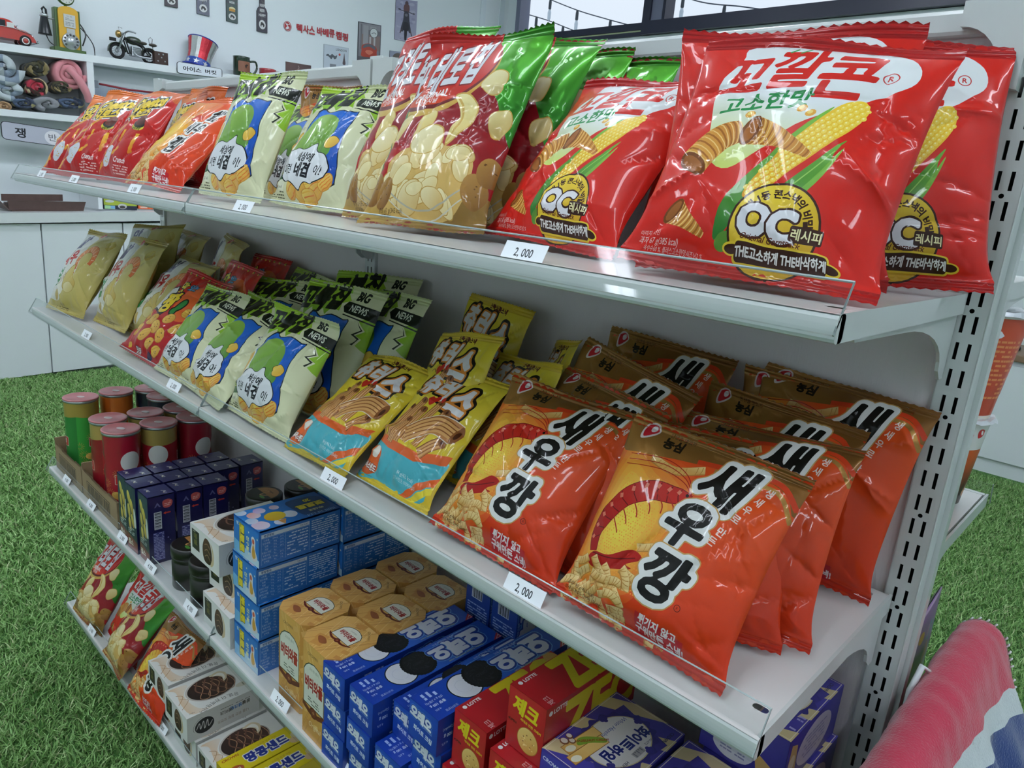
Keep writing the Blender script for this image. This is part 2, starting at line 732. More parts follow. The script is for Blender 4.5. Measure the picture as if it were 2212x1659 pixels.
def stick(a, p0, p1, w, c0='#efcf8e', c1='#b8813c', rings=6, bend=0.0):
    """twisted prawn stick"""
    p0, p1 = np.array(p0, float), np.array(p1, float)
    d = p1 - p0
    n = np.array([-d[1], d[0]])
    mid = (p0 + p1) / 2 + n * bend
    p = curve([p0, mid, p1], 6, False)
    a.add(stroke(p, w * 1.12), c1)
    a.add(stroke(p + n / np.linalg.norm(n) * w * .06, w * .92), (c0, '#d8a458', tuple(p0 + n / np.linalg.norm(n) * w * .4), tuple(p0 - n / np.linalg.norm(n) * w * .5)))
    for i in range(rings):
        k = int((i + .7) * (len(p) - 1) / rings)
        dd = p[min(k + 1, len(p) - 1)] - p[k - 1]
        dd /= np.linalg.norm(dd)
        nn = np.array([-dd[1], dd[0]])
        a.add(stroke([p[k] - nn * w * .42 - dd * w * .15, p[k] + dd * .1 * w, p[k] + nn * w * .42 + dd * w * .2], w * .1), '#c18d48')

def print_corn():
    H = 112
    a = Art(100, H, '#d8261c')
    a.add(rect(0, H - 7, 100, H), '#b31c1c')
    a.add(rect(0, 0, 100, 5), '#b01c1a')
    # white plate and the pale green fade under it
    a.add(curve([(14, 82), (20, 97), (23, 106), (60, 106), (78, 106), (88, 99), (90, 89), (82, 81), (68, 71), (54, 62), (44, 50), (34, 40), (24, 44), (18, 62)], 4), ('#e8ecec', '#cfdc70', (40, 76), (34, 42)))
    a.text('꼬', 24, 88, 26, '#d4241c', sx=.9, shear=.25, rot=6, bold=.03)
    a.text('깔', 44.5, 93, 26, '#d4241c', sx=.9, shear=.25, rot=6, bold=.03)
    a.text('콘', 65.5, 89.5, 29, '#d4241c', sx=.88, shear=.2, rot=2, bold=.03)
    a.add([ell(80.5, 91, 3, 3, 0, 20), ell(80.5, 91, 2.5, 2.5, 0, 20)], '#c8302c')
    a.text('R', 80.5, 91, 3.6, '#c8302c', bold=.03)
    a.add(stroke([(38, 103), (41, 105.5)], .8), '#3c9a4c').add(stroke([(42, 103), (46, 106)], .8), '#3c9a4c')
    a.text('고소한맛', 38, 73, 10.5, '#1f8a46', sx=.95, shear=.2, rot=10, bold=.03)
    # cob with its husk
    a.add(curve([(38, 12), (37, 26), (44, 40), (56, 60), (66, 72), (60, 60), (50, 40), (47, 24)], 5), ('#2f7a2c', '#7cb83c', (40, 14), (60, 64)))
    cob = curve([(44, 30), (50, 46), (60, 62), (68, 73), (75, 77), (79, 72), (76, 63), (66, 50), (56, 38), (50, 29)], 6)
    a.add(cob, ('#e8a21c', '#f4cc3c', (48, 32), (76, 74)))
    d, nrm = np.array([.6, .8]), np.array([-.8, .6])
    ks = []
    for i in range(24):
        for j in range(-4, 5):
            p = np.array([46.5, 30.0]) + d * (i * 2.3 + (j % 2) * 1.1) + nrm * (j * 2.25 - i * .06 + 1)
            ks.append(p)
    ks = np.array(ks)
    good = inside(ks, [cob])
    kl = [ell(p[0], p[1], 1.15, 1.0, 53, 8) for p in ks[good]]
    a.add(kl, '#f7d858')
    a.add([ell(p[0] - .25, p[1] + .3, .42, .4, 53, 6) for p in ks[good]], '#fdf0a8')
    a.add(curve([(41, 12), (48, 24), (60, 38), (75, 57), (73, 51), (72, 45), (64, 32), (52, 20), (46, 12)], 5), ('#1f6a28', '#6cae3e', (44, 14), (74, 54)))
    a.add(curve([(43, 12), (56, 24), (66, 36), (76, 54), (70, 38), (60, 24), (50, 13)], 5), ('#2f8a34', '#8cc24a', (44, 14), (74, 52)))
    a.add(stroke(curve([(44, 14), (54, 26), (64, 39), (73, 52)], 5, False), .5), '#9ccf62')
    a.add(ell(42, 12, 3.6, 3, 20), '#5c8f34')
    for x, y in ((34, 66), (54, 70), (58, 68), (30, 60), (38, 60)):
        a.add(ell(x, y, 2.2, 1.7, 30, 10), '#e0a030').add(ell(x - .3, y + .4, 1.2, .9, 30, 8), '#f6d878')
    corn_cone(a, [(17, 42), (25, 53), (33, 57)], 17, 11)
    corn_cone(a, [(37, 58), (48, 56), (64, 49)], 15, 2.5, n=9)
    corn_cone(a, [(17, 21), (24, 17), (33, 13)], 11, 1.6, n=8)
    # round badge
    a.add(ell(60, 19, 17.6, 17.6, 0, 40), '#3c1c10').add(ell(60, 19, 16.7, 16.7, 0, 40), ('#f0d23c', '#c99a20', (52, 34), (68, 6)))
    a.text('국내 1등 콘스낵의 비밀', 60, 32.0, 3.9, '#3c1c10', bold=.04, arc=3.3)
    a.text('O', 52, 20.5, 15.5, '#e8e6ea', bold=.06, out=[(.115, '#3c1c10')])
    a.text('C', 63, 20, 15.5, '#e8e6ea', bold=.06, out=[(.115, '#3c1c10')])
    a.add(rrect(66.5, 15.2, 79, 21, .8), '#3c1c10')
    a.text('레시피', 72.8, 18.1, 4.3, '#f3e9b0', bold=.02)
    a.text('Original Cornsnack', 60, 14, 2.9, '#5c2410', shear=.25, bold=.02)
    a.add(ell(46, 10.2, 3.8, 2, -4), '#e8c83a').add(ell(83, 9, 3.8, 2, -4), '#e8c83a')
    a.add(rrect(46.6, 6.2, 82.5, 13, 1.6), '#e8c83a').add(rrect(47.3, 6.8, 81.8, 12.4, 1.3), '#3c1c10')
    a.add(ell(46, 10.1, 3, 1.4, -4), '#3c1c10').add(ell(83, 9.1, 3, 1.4, -4), '#3c1c10')
    a.text('THE고소하게 THE바삭하게', 64.5, 9.6, 3.7, '#f0ece6', sx=.82, bold=.035)
    a.text('이미지 사진', 10, 12, 2.0, '#f0c8c0')
    a.text('과자 67 g(385 kcal)', 15, 9.2, 2.9, '#f4d8d0', sx=.8)
    a.text('옥수수60 %, 플러스고소한맛시즈닝2 %', 22, 6.8, 2.0, '#f0c8c0', sx=.8)
    return a

def print_potato():
    H = 153
    a = Art(100, H, ('#a41c24', '#8c1820', (20, 20), (80, 90)))
    a.add([(0, 0), (100, 0), (100, 60), (0, 50)], ('#b42020', '#96181e', (20, 20), (90, 40)))
    a.add([(52, 153), (100, 153), (100, 60), (84, 88), (62, 112), (56, 130)], ('#57a82c', '#2f7c24', (60, 148), (100, 90)), .55)
    a.add(rect(0, H - 7, 100, H), '#3c8a24', .6).add(rect(0, 0, 100, 6), '#7a8a1c', .6)
    # round red plate with its gold rings
    a.add(ell(26, 116, 45, 41, 0, 60), ('#e8c870', '#c79c40', (0, 110), (60, 90)))
    a.add(ell(26, 119, 43.5, 39, 0, 60), '#6e141a')
    a.add(ell(26, 121, 42, 37.5, 0, 60), ('#e2602e', '#c6281f', (4, 82), (24, 112)))
    a.add([(0, 108), (58, 116), (60, 153), (0, 153)], ('#cf2a20', '#b8221f', (20, 110), (30, 150)))
    for i, (t, x, y, s) in enumerate((('포', 6, 113, 52), ('테', 22, 117, 54), ('토', 37.5, 121, 52), ('칩', 52, 124, 50))):
        a.text(t, x, y, s * .95, '#d9dade', sx=.315, shear=.1, rot=5, bold=.03, out=[(.06, '#7c1218')])
    a.text('ORIGINAL', 27, 93, 8.6, '#f0e6e2', sx=.72, shear=.2, rot=9, bold=.03)
    a.text('오리지널', 27, 87, 5.2, '#f0e0dc', sx=.9, shear=.15, rot=8, bold=.02)
    a.add([(0, 34), (0, 82), (8, 85), (8, 38)], '#2f7a3c')
    a.text('100% REAL', 4, 58, 6, '#c9d27a', sx=.8, rot=84)
    chip(a, [(6, 78), (14, 80), (20, 76), (18, 66), (12, 56), (9, 52), (5, 66)])
    chip(a, [(28, 64), (30, 74), (38, 80), (44, 74), (42, 62), (36, 54), (30, 56)])
    chip(a, [(50, 92), (62, 92), (74, 80), (72, 64), (62, 50), (60, 60), (62, 74), (56, 84)], '#efe2a4', '#dcc06c')
    a.add(stroke(curve([(53, 90), (62, 80), (65, 66), (61, 53)], 5, False), 1.6), '#cda856')
    chip(a, [(66, 102), (72, 114), (82, 112), (84, 98), (78, 92), (70, 96)], '#e9e0ae', '#cdb878')
    chip(a, [(84, 78), (94, 84), (98, 74), (92, 62), (86, 66)], '#e4d698', '#c7a658')
    a.add([(0, 0), (100, 0), (100, 22), (60, 12), (0, 20)], ('#b89448', '#8c6a30', (20, 20), (60, 0)))
    # bowl of chips
    a.add(curve([(14, 28), (20, 10), (46, 5), (76, 9), (86, 28), (78, 48), (22, 48)], 6), '#d6b064')
    r = R_(4)
    for i in range(24):
        x, y = r.uniform(20, 80), r.uniform(14, 52)
        rr = r.uniform(7, 12)
        an = r.uniform(0, 180)
        chip(a, ell(x, y, rr, rr * r.uniform(.5, .8), an, 8), '#f3e7b4', r.choice(['#e3c680', '#d6ae5e', '#ecd798']), '#bf9648')
    chip(a, [(30, 54), (40, 66), (54, 64), (58, 50), (46, 44), (34, 46)], '#f6ecc0', '#e6cf8c')
    a.add(stroke(curve([(14, 26), (40, 12), (66, 13), (88, 29)], 6, False), .9), '#b9b4a0')
    a.add(stroke(curve([(16, 20), (42, 7), (66, 8), (88, 22)], 6, False), .6), '#d8d4c0')
    for x, y, rx, ry, an in ((5, 24, 9, 12, 20), (18, 20, 8, 10, -10), (90, 24, 9, 11, 15), (96, 38, 7, 10, 0)):
        a.add(ell(x, y, rx, ry, an, 22), ('#b98a44', '#7c5020', (x - rx, y + ry), (x + rx, y - ry)))
        for k in range(4):
            a.add(ell(x + r.uniform(-.5, .5) * rx, y + r.uniform(-.5, .5) * ry, .7, .5, 0, 6), '#6a451c')
    a.text('총량 60 g(345 kcal)', 26, 9.5, 3.4, '#3c2410', sx=.8)
    a.text('생감자 90%', 22, 6.6, 2.8, '#3c2410', sx=.8)
    return a

def print_layered():
    """green topped cream bag; the mascot of the real print is left out"""
    H = 114
    a = Art(100, H, '#dfe0b6')
    a.add(rect(0, H - 7, 100, H), '#8cc02c').add(rect(62, H - 7, 100, H), '#cfd6a0')
    a.add([(0, 114), (62, 114), (60, 106), (66, 101), (58, 97), (60, 90), (50, 91), (45, 84), (38, 89), (30, 82), (24, 88), (14, 80), (10, 87), (0, 80)], ('#a6cc34', '#86b824', (30, 110), (30, 84)))
    a.add([(86, 86), (100, 92), (100, 62), (92, 66), (96, 72), (88, 74), (95, 79)], '#94c22c').add([(85, 85.5), (93, 79), (86.5, 74.2), (94, 72), (90, 65.5), (88, 66), (92, 71), (84, 73.8), (91.5, 79)], '#23281c')
    for t, x, y, s in (('꼬', 10, 96, 27), ('북', 30, 98, 27), ('칩', 50, 102, 25)):
        a.text(t, x, y, s, '#15180f', sx=.88, shear=.3, rot=4, bold=.05)
    a.add([(64, 100), (100, 98), (100, 87.5), (66, 90), (61, 95)], '#14180f')
    a.add([(66, 88.6), (100, 86), (100, 84.8), (66, 87.6)], '#14180f')
    a.text('BIG', 78, 106, 11, '#14180f', sx=.8, shear=.1, rot=-1, bold=.05)
    a.text('NEWS', 80, 94.6, 8.4, '#e8ecd8', sx=.86, rot=-3, bold=.02)
    # panel
    pan = curve([(20, 26), (18, 48), (20, 70), (28, 86), (40, 82), (54, 86), (70, 84), (76, 84), (75, 66), (80, 46), (86, 20), (66, 17), (40, 20)], 3)
    a.add(pan, '#14202c')
    a.add(curve([(21, 27), (19, 48), (21, 69), (29, 84), (40, 81), (54, 85), (70, 83), (75, 83), (74, 66), (79, 46), (85, 21), (66, 18), (40, 21)], 3), ('#1c6cd0', '#0f4cae', (30, 80), (70, 24)))
    a.add(curve([(20, 34), (20, 52), (24, 70), (36, 79), (52, 78), (62, 69), (62, 54), (70, 46), (66, 38), (50, 36), (30, 32)], 5), ('#8fb84a', '#5f9236', (28, 74), (56, 40)))
    chip(a, [(58, 54), (66, 59), (75, 55), (71, 48), (62, 47)], '#f0cf58', '#d9a034', '#3c3010')
    # small left panel
    a.add([(0, 12), (17, 10), (20, 60), (13, 74), (9, 66), (4, 74), (0, 70)], '#e8e8cc')
    chip(a, [(2, 40), (8, 58), (16, 62), (17, 50), (10, 38), (4, 34)], '#f2cc50', '#d88a2c')
    a.add(stroke(curve([(5, 40), (10, 50), (15, 58)], 4, False), 1.2), '#e09a34')
    a.text('4겹구조!', 9, 66, 4, '#2c3018', sx=.9)
    a.add([(0, 16), (18, 19), (17.5, 34), (0, 31)], '#1c5a30')
    a.text('콘스프맛', 9, 25.5, 5.2, '#d8e05c', sx=.8, rot=5, bold=.05)
    a.text('65 g(367 kcal)', 9, 12.6, 3.2, '#2c3018', sx=.7, rot=3)
    a.fine(1, 5, 18, 10.5, 3, '#5a5c40', 3)
    # chips
    r = R_(8)
    for x, y, rx, ry, an in ((62, 15, 17, 8, 20), (42, 12, 11, 8, -20), (54, 8, 10, 6, 10), (76, 20, 9, 6, 40), (30, 12, 8, 6, 30)):
        chip(a, ell(x, y, rx, ry, an, 12), '#f4dc6c', '#dc8c34', '#c88a2c')
        for k in range(4):
            t = (k - 1.5) * .35
            c, s = math.cos(math.radians(an)), math.sin(math.radians(an))
            a.add(stroke([(x - rx * .7 * c - t * ry * s, y - rx * .7 * s + t * ry * c), (x + t * -ry * s * 1.3, y + t * ry * c * 1.3), (x + rx * .7 * c - t * ry * s, y + rx * .7 * s + t * ry * c)], .7), r.choice(['#e8b444', '#e07c2c']))
    bub = [(9, 30), (13, 40), (26, 45), (40, 44), (50, 51), (54, 44), (68, 41), (77, 31), (72, 22), (60, 17), (50, 17), (42, 11), (30, 16), (16, 18)]
    a.add(curve(bub, 5), '#12161c')
    b = curve(bub, 5)
    c = b.mean(0)
    a.add(c + (b - c) * .955, '#e6e8ea')
    a.text('세상에', 42, 37, 8.4, '#14161c', sx=.95, shear=.12, bold=.03)
    a.text('이런', 22, 26.5, 8.4, '#14161c', sx=.85, bold=.02)
    a.text('네겹', 43, 26.5, 12.6, '#14161c', sx=.9, shear=.1, bold=.04)
    a.text('이!', 64.5, 27.5, 9.4, '#14161c', sx=.9, shear=.15, bold=.02)
    return a

def print_prawn(rice=False):
    H = 111
    a = Art(100, H, ('#e4521f', '#d83a18', (60, 80), (70, 10)))
    # glow on the left
    for k in range(9):
        t = k / 8
        c = np.array([24, 52])
        p = curve([(0, 100), (30, 96), (56, 84), (60, 60), (52, 34), (40, 14), (0, 10)], 5)
        q = c + (p - c) * (1 - .1 * k)
        mix = lambda h0, h1: tuple(u * (1 - t) + v * t for u, v in zip(C(h0), C(h1)))
        a.add(q, mix('#e45a22', '#f2d64e'))
    # gold head
    if not rice:
        a.add(curve([(0, 111), (100, 111), (100, 90), (94, 97), (84, 101), (66, 99), (48, 96), (30, 93), (12, 90), (0, 90)], 3), ('#a9793c', '#8a5c2a', (20, 110), (60, 94)), .45)
        a.add(stroke(curve([(46, 97), (70, 101), (88, 102), (100, 93)], 6, False), 2.6), '#d8401c').add(stroke(curve([(56, 96), (76, 98), (90, 97), (100, 86)], 6, False), 2.2), '#b08040', .4)
        a.add(curve([(8, 103), (10, 108), (15, 109), (18, 105), (15, 101), (9, 98)], 5), '#e6d4d0').add(curve([(9, 103), (10.5, 107), (14.5, 108), (17, 105), (14.4, 102), (10, 99.5)], 5), '#c8202c').add(ell(14, 105.4, 1.6, 2.2, -30, 12), '#eadfe0')
        a.text('인생을 맛있게', 32, 105.6, 2.9, '#3c2410', sx=.95)
        a.text('농심', 29, 100.6, 6.6, '#20140c', sx=1.05, bold=.05)
    else:
        a.add(rect(0, 103, 100, 111), '#e8641f')
        a.add(curve([(0, 104), (50, 103), (62, 96), (48, 84), (0, 80)], 4), ('#f0a050', '#e8702c', (10, 100), (50, 84)))
    a.add(rect(0, 0, 100, 5), '#c22c14')
    r = R_(6)
    a.add([ell(x * 1.5 + 12 + (y % 2) * .75, y * 1.5 + 22, .42, .42, 0, 6) for x in range(26) for y in range(40) if r.random() < .55 and x + y * .3 < 30], '#f3a03c')
    if not rice:
        stick(a, (22, 90), (52, 94), 4.4, bend=-.14, rings=9)
        # prawn: curved body, tail fan, legs, feelers
        body = curve([(54, 78), (44, 76), (32, 74), (20, 66), (13, 54), (10, 42), (13, 32)], 6, False)
        w = np.interp(np.linspace(0, 1, len(body)), [0, .12, .4, .75, 1], [2, 8, 11, 8, 4])
        a.add(stroke(body, w + .9), '#7c1210').add(stroke(body, w), ('#c8281c', '#a81a16', (40, 80), (10, 40)))
        for i in range(4, len(body) - 3, 3):
            d = body[i + 1] - body[i]
            d /= np.linalg.norm(d)
            n = np.array([-d[1], d[0]])
            a.add(stroke([body[i] + n * w[i] * .48, body[i] + d * 1.2, body[i] - n * w[i] * .48], .55), '#6c0f0e')
            a.add(stroke([body[i] - n * w[i] * .38 + d * .5, body[i] - n * w[i] * .15 + d * 1.6], 2.0), '#e07a60')
        a.add(curve([(14, 32), (24, 34), (36, 42), (44, 40), (36, 34), (40, 33), (28, 28), (16, 24), (11, 27)], 5), '#b01e18')
        a.add(stroke(curve([(13, 31), (26, 33), (40, 39)], 5, False), .6), '#6c0f0e')
        for k in range(6):
            p = body[8 + k * 3]
            a.add(stroke(curve([p, p + np.array([7, -5 - k * .4]), p + np.array([8 + k * .3, -10])], 4, False), [.7] * 9), '#b0281c')
        for k in range(3):
            a.add(stroke(curve([(54, 78), (46, 84 + 2 * k), (30, 86 + 3 * k), (8, 82 + 3 * k)], 6, False), .45), '#a81c18')
        a.add(ell(51, 78.6, .9, .9), '#1a0a08')
        stick(a, (38, 44), (52, 50), 4, rings=5)
    else:
        a.add(stroke(curve([(44, 86), (30, 74), (24, 64)], 5, False), 1.6), '#e0b25a')
        for k in range(7):
            a.add(ell(44 - k * 3, 85 - k * 3.4, 2.4, 1.2, 10 + k * 4, 8), '#e8c070')
        a.add(curve([(38, 76), (48, 82), (56, 78), (50, 72)], 5), '#c83a24')
    # sticks heap
    r = R_(11)
    heap = [(rr(4, 40), rr(5, 30)) for rr in [r.uniform] for _ in range(26)] + [(r.uniform(36, 62), r.uniform(4, 12)) for _ in range(8)]
    for x, y in heap:
        an = r.uniform(-70, 60)
        L = r.uniform(8, 13)
        c, s = math.cos(math.radians(an)), math.sin(math.radians(an))
        stick(a, (x - L * c / 2, y - L * s / 2), (x + L * c / 2, y + L * s / 2), r.uniform(3.8, 5), rings=5, bend=r.uniform(-.15, .15))
    if rice:
        stick(a, (30, 40), (20, 30), 4)
    # brush lettering with a white band
    big = (('새', 65, 91, 27), ('우', 58, 65, 26), ('깡', 58, 37, 28)) if not rice else (('쌀', 72, 84, 18), ('새우', 62, 64, 16), ('깡', 56, 42, 22))
    for t, x, y, s in big:
        a.text(t, x, y, s, '#171412', sx=.96, shear=.18, rot=-4, bold=.04, out=[(.165, '#c79a58'), (.14, '#eceae6')])
    for i, t in enumerate('생새우로'):
        a.text(t, 85 - i * 2.3, 96 - i * 6.0, 5, '#f6e0d6', rot=-12, bold=.02)
    for i, t in enumerate('만든'):
        a.text(t, 75 - i * 2.1, 69 - i * 5.6, 5, '#f6e0d6', rot=-12, bold=.02)
    a.add([(50, 16), (78, 13), (76, 3.5), (50, 5)], '#c41f2a')
    a.text('튀기지 않고', 63, 13.2, 5, '#fbeff0', sx=.9, shear=.15, rot=-3, bold=.04)
    a.text('구워만든 스낵!', 64, 8, 5, '#fbeff0', sx=.9, shear=.15, rot=-3, bold=.04)
    a.add([ell(71, 27, 1.8, 1.8, 0, 14), ell(71, 27, 1.45, 1.45, 0, 14)], '#5c1c10')
    a.text('R', 71, 27, 2.1, '#5c1c10')
    a.text('총량 90 g(465 kcal)', 14, 10.2, 2.9, '#2c1c10', sx=.85)
    a.text('생새우 8.5%, DHA 10 mg', 16, 7.2, 2.7, '#2c1c10', sx=.85)
    return a

def print_prawnchip():
    H = 114
    a = Art(100, H, ('#dccc86', '#c2b05e', (30, 100), (80, 10)), .0)
    a.add(curve([(0, 102), (24, 105), (46, 100), (50, 86), (56, 70), (62, 48), (50, 24), (38, 12), (10, 14), (0, 20)], 5), ('#f0f0ee', '#e6e2cc', (10, 60), (60, 40)))
    a.add(rect(0, 106, 100, 114), '#b29a3c', .2)
    a.text('알', 22, 92, 24, '#3a2a70', sx=.9, rot=8, bold=.045)
    a.text('새우', 27, 67, 23, '#c8302c', sx=.85, shear=-.1, rot=10, bold=.045)
    a.text('칩', 22, 40, 24, '#2f8a44', sx=.9, rot=8, bold=.045)
    a.text('Chips', 38, 38, 8, '#b08a50', shear=.3, rot=62)
    # ring of prawn
    p = np.array([(66 + 13 * math.cos(t), 68 + 15 * math.sin(t)) for t in np.linspace(-.4, 4.2, 22)])
    w = np.interp(np.linspace(0, 1, 22), [0, .3, .8, 1], [5, 10, 7, 3])
    a.add(stroke(p, w + 1), '#b04a24').add(stroke(p, w), ('#f09a5c', '#d8622c', (56, 80), (78, 56)))
    for i in range(2, 20, 2):
        c = np.array([66, 68])
        d = (p[i] - c) / np.linalg.norm(p[i] - c)
        a.add(stroke([p[i] - d * w[i] * .45, p[i] + d * w[i] * .45], .9), '#f6d0a8')
    a.add(stroke(curve([(p[-1][0], p[-1][1]), (56, 50), (60, 46)], 4, False), 4), '#d0502a')
    chip(a, [(42, 40), (48, 54), (56, 58), (62, 44), (74, 36), (72, 26), (58, 24), (46, 28)], '#e4d080', '#c2a040', '#a88a34')
    chip(a, [(48, 32), (60, 36), (74, 30), (66, 23), (54, 24)], '#e8dca8', '#cdb868', '#b09a48')
    chip(a, [(78, 94), (86, 100), (94, 94), (88, 86)], '#dccb7c', '#bd9f40')
    chip(a, [(30, 20), (38, 24), (40, 16), (34, 12)], '#dcc478', '#c09a48')
    a.add(curve([(40, 106), (42, 110), (46, 110), (47, 106), (43, 103)], 4), '#c8202c').add(ell(44.6, 107.6, 1, 1.5), '#eeeeee')
    a.text('농심', 54, 106.6, 4.4, '#2c2210', bold=.04)
    a.text('68 g(380 kcal)', 50, 9, 3, '#3c3414', sx=.85)
    a.fine(30, 4, 62, 7.5, 2, '#6a5c28', 5)
    return a

def print_crunch():
    H = 116
    a = Art(100, H, ('#cf2820', '#b01c20', (30, 100), (60, 10)))
    a.add(rect(0, 104, 100, 116), '#c4201f')
    r = R_(2)
    for k in range(7):
        x = 12 + k * 13
        a.add(ell(x, 110, 2.4, 1.6, 20, 10), '#e0b43c').add(ell(x + 1, 110.5, 1.2, 1, 0, 8), '#2c5a34')
    a.add([(0, 84), (16, 92), (44, 56), (40, 48), (14, 54), (0, 50)], '#20140c').add([(0, 82), (15, 89), (40, 56), (38, 51), (14, 57), (0, 53)], '#e4e2de')
    a.add(curve([(44, 90), (70, 98), (96, 84), (92, 60), (70, 50), (50, 60)], 5), '#e2642a')
    a.text('맛', 27, 91, 17, '#e8d434', sx=.95, rot=8, bold=.035, out=[(.11, '#171410')])
    a.text('있는', 46, 94, 10, '#4a9ad0', sx=.95, rot=6, bold=.035, out=[(.11, '#171410')])
    a.text('짱', 32, 67, 30, '#f0d028', sx=.95, rot=10, bold=.045, out=[(.115, '#171410')])
    a.text('!', 58, 66, 26, '#2f8a3c', sx=1.4, rot=-22, bold=.08, out=[(.15, '#171410')])
    for x, y, s, an in ((33, 42, 11, 20), (20, 26, 9, 60), (51, 36, 11, -20), (42, 24, 11, 30), (62, 50, 10, 10), (70, 30, 10, -40), (60, 18, 9, 20), (84, 44, 9, 40), (80, 64, 9, 0), (12, 44, 7, 80), (76, 14, 8, 30)):
        chip(a, ell(x, y, s, s * .68, an, 10), '#f0c858', '#c98a2c', '#9c6420')
        c, q = math.cos(math.radians(an)), math.sin(math.radians(an))
        for t in (-.35, 0, .35):
            a.add(stroke([(x - s * .7 * c - t * s * q, y - s * .7 * q + t * s * c), (x + s * .7 * c - t * s * q, y + s * .7 * q + t * s * c)], .8), '#d59a3a')
        for k in range(3):
            a.add(ell(x + r.uniform(-.4, .4) * s, y + r.uniform(-.3, .3) * s, .8, .6, 0, 6), '#20180c')
    a.text('맛짱', 40, 7, 6, '#e8e2d8', sx=.9, bold=.04, out=[(.12, '#20304c')])
    a.add(ell(64, 7, 6, 3.6), '#1c2c50').add(ell(18, 8, 4, 3), '#e0b030')
    return a

def print_cheese():
    """red bag with orange head; the mascot of the real print is left out"""
    H = 128
    a = Art(100, H, ('#d22a22', '#b81c1c', (40, 110), (60, 10)))
    a.add(curve([(0, 128), (100, 128), (100, 104), (80, 110), (40, 112), (0, 104)], 4), ('#e8761f', '#d8601a', (30, 126), (60, 108)))
    for w, c in ((.24, '#e6e4e4'), (.15, '#17120e')):
        a.add(grow2('Cheetos', w, 48, 102, 23, .82, .12, 8), c)
        a.add(grow2('치토스', w, 44, 85, 16, 1.1, .2, 6), c)
    a.text('Cheetos', 48, 102, 23, '#f2cc24', sx=.82, shear=.12, rot=8, bold=.05)
    a.text('치토스', 44, 85, 16, '#f2cc24', sx=1.1, shear=.2, rot=6, bold=.05)
    a.add(ell(66, 66, 13, 5.4, -6), '#d8c832').add(ell(66, 69, 12.4, 5, -6), '#20180f')
    a.text('바비큐맛', 66, 62.8, 4.6, '#1f3a14', bold=.04)
    a.add(curve([(57, 70), (58, 78), (66, 82), (74, 78), (76, 70), (66, 67)], 5), ('#7c3420', '#4c1a12', (60, 80), (72, 68)))
    a.add(stroke(curve([(64, 84), (67, 87), (65, 90)], 4, False), 1.2), '#f0a828')
    r = R_(5)
    def puff(x, y, L, an, w=5):
        c, s = math.cos(math.radians(an)), math.sin(math.radians(an))
        p = curve([(x - L * c / 2, y - L * s / 2), (x + r.uniform(-1, 1), y + r.uniform(-1, 1)), (x + L * c / 2, y + L * s / 2)], 5, False)
        ww = np.array([w * r.uniform(.75, 1.15) for _ in p])
        a.add(stroke(p, ww), ('#f2b838', '#d07c1c', (x - w, y + w), (x + w, y - w)))
    for q in ((36, 70, 22, 55, 5), (78, 44, 26, -78, 6), (24, 58, 20, 20, 5), (14, 46, 18, 62, 5), (30, 44, 18, 70, 4), (46, 52, 16, 100, 4), (8, 14, 18, 30, 7), (50, 32, 14, 40, 5), (16, 30, 16, -30, 5)):
        puff(*q)
    a.add(ell(32, 26, 11, 13, -30, 28), '#d8dadf')
    for k in range(6):
        a.add(ell(32 + r.uniform(-6, 6), 24 + r.uniform(-7, 7), 1.2, .9, 0, 8), '#e0a838')
    a.text('Crunch', 66, 22, 8, '#f4e4e0', shear=.25, bold=.03)
    a.fine(50, 8, 84, 17, 4, '#f0c4bc', 9)
    return a

def grow2(txt, d, x, y, size, sx, shear, rot):
    c, n = math.cos(math.radians(rot)), math.sin(math.radians(rot))
    A = np.array([[c, -n], [n, c]]) @ np.array([[sx, shear], [0, 1]]) * size
    return [l @ A.T + np.array([x, y]) for l in grow(txt, d)]

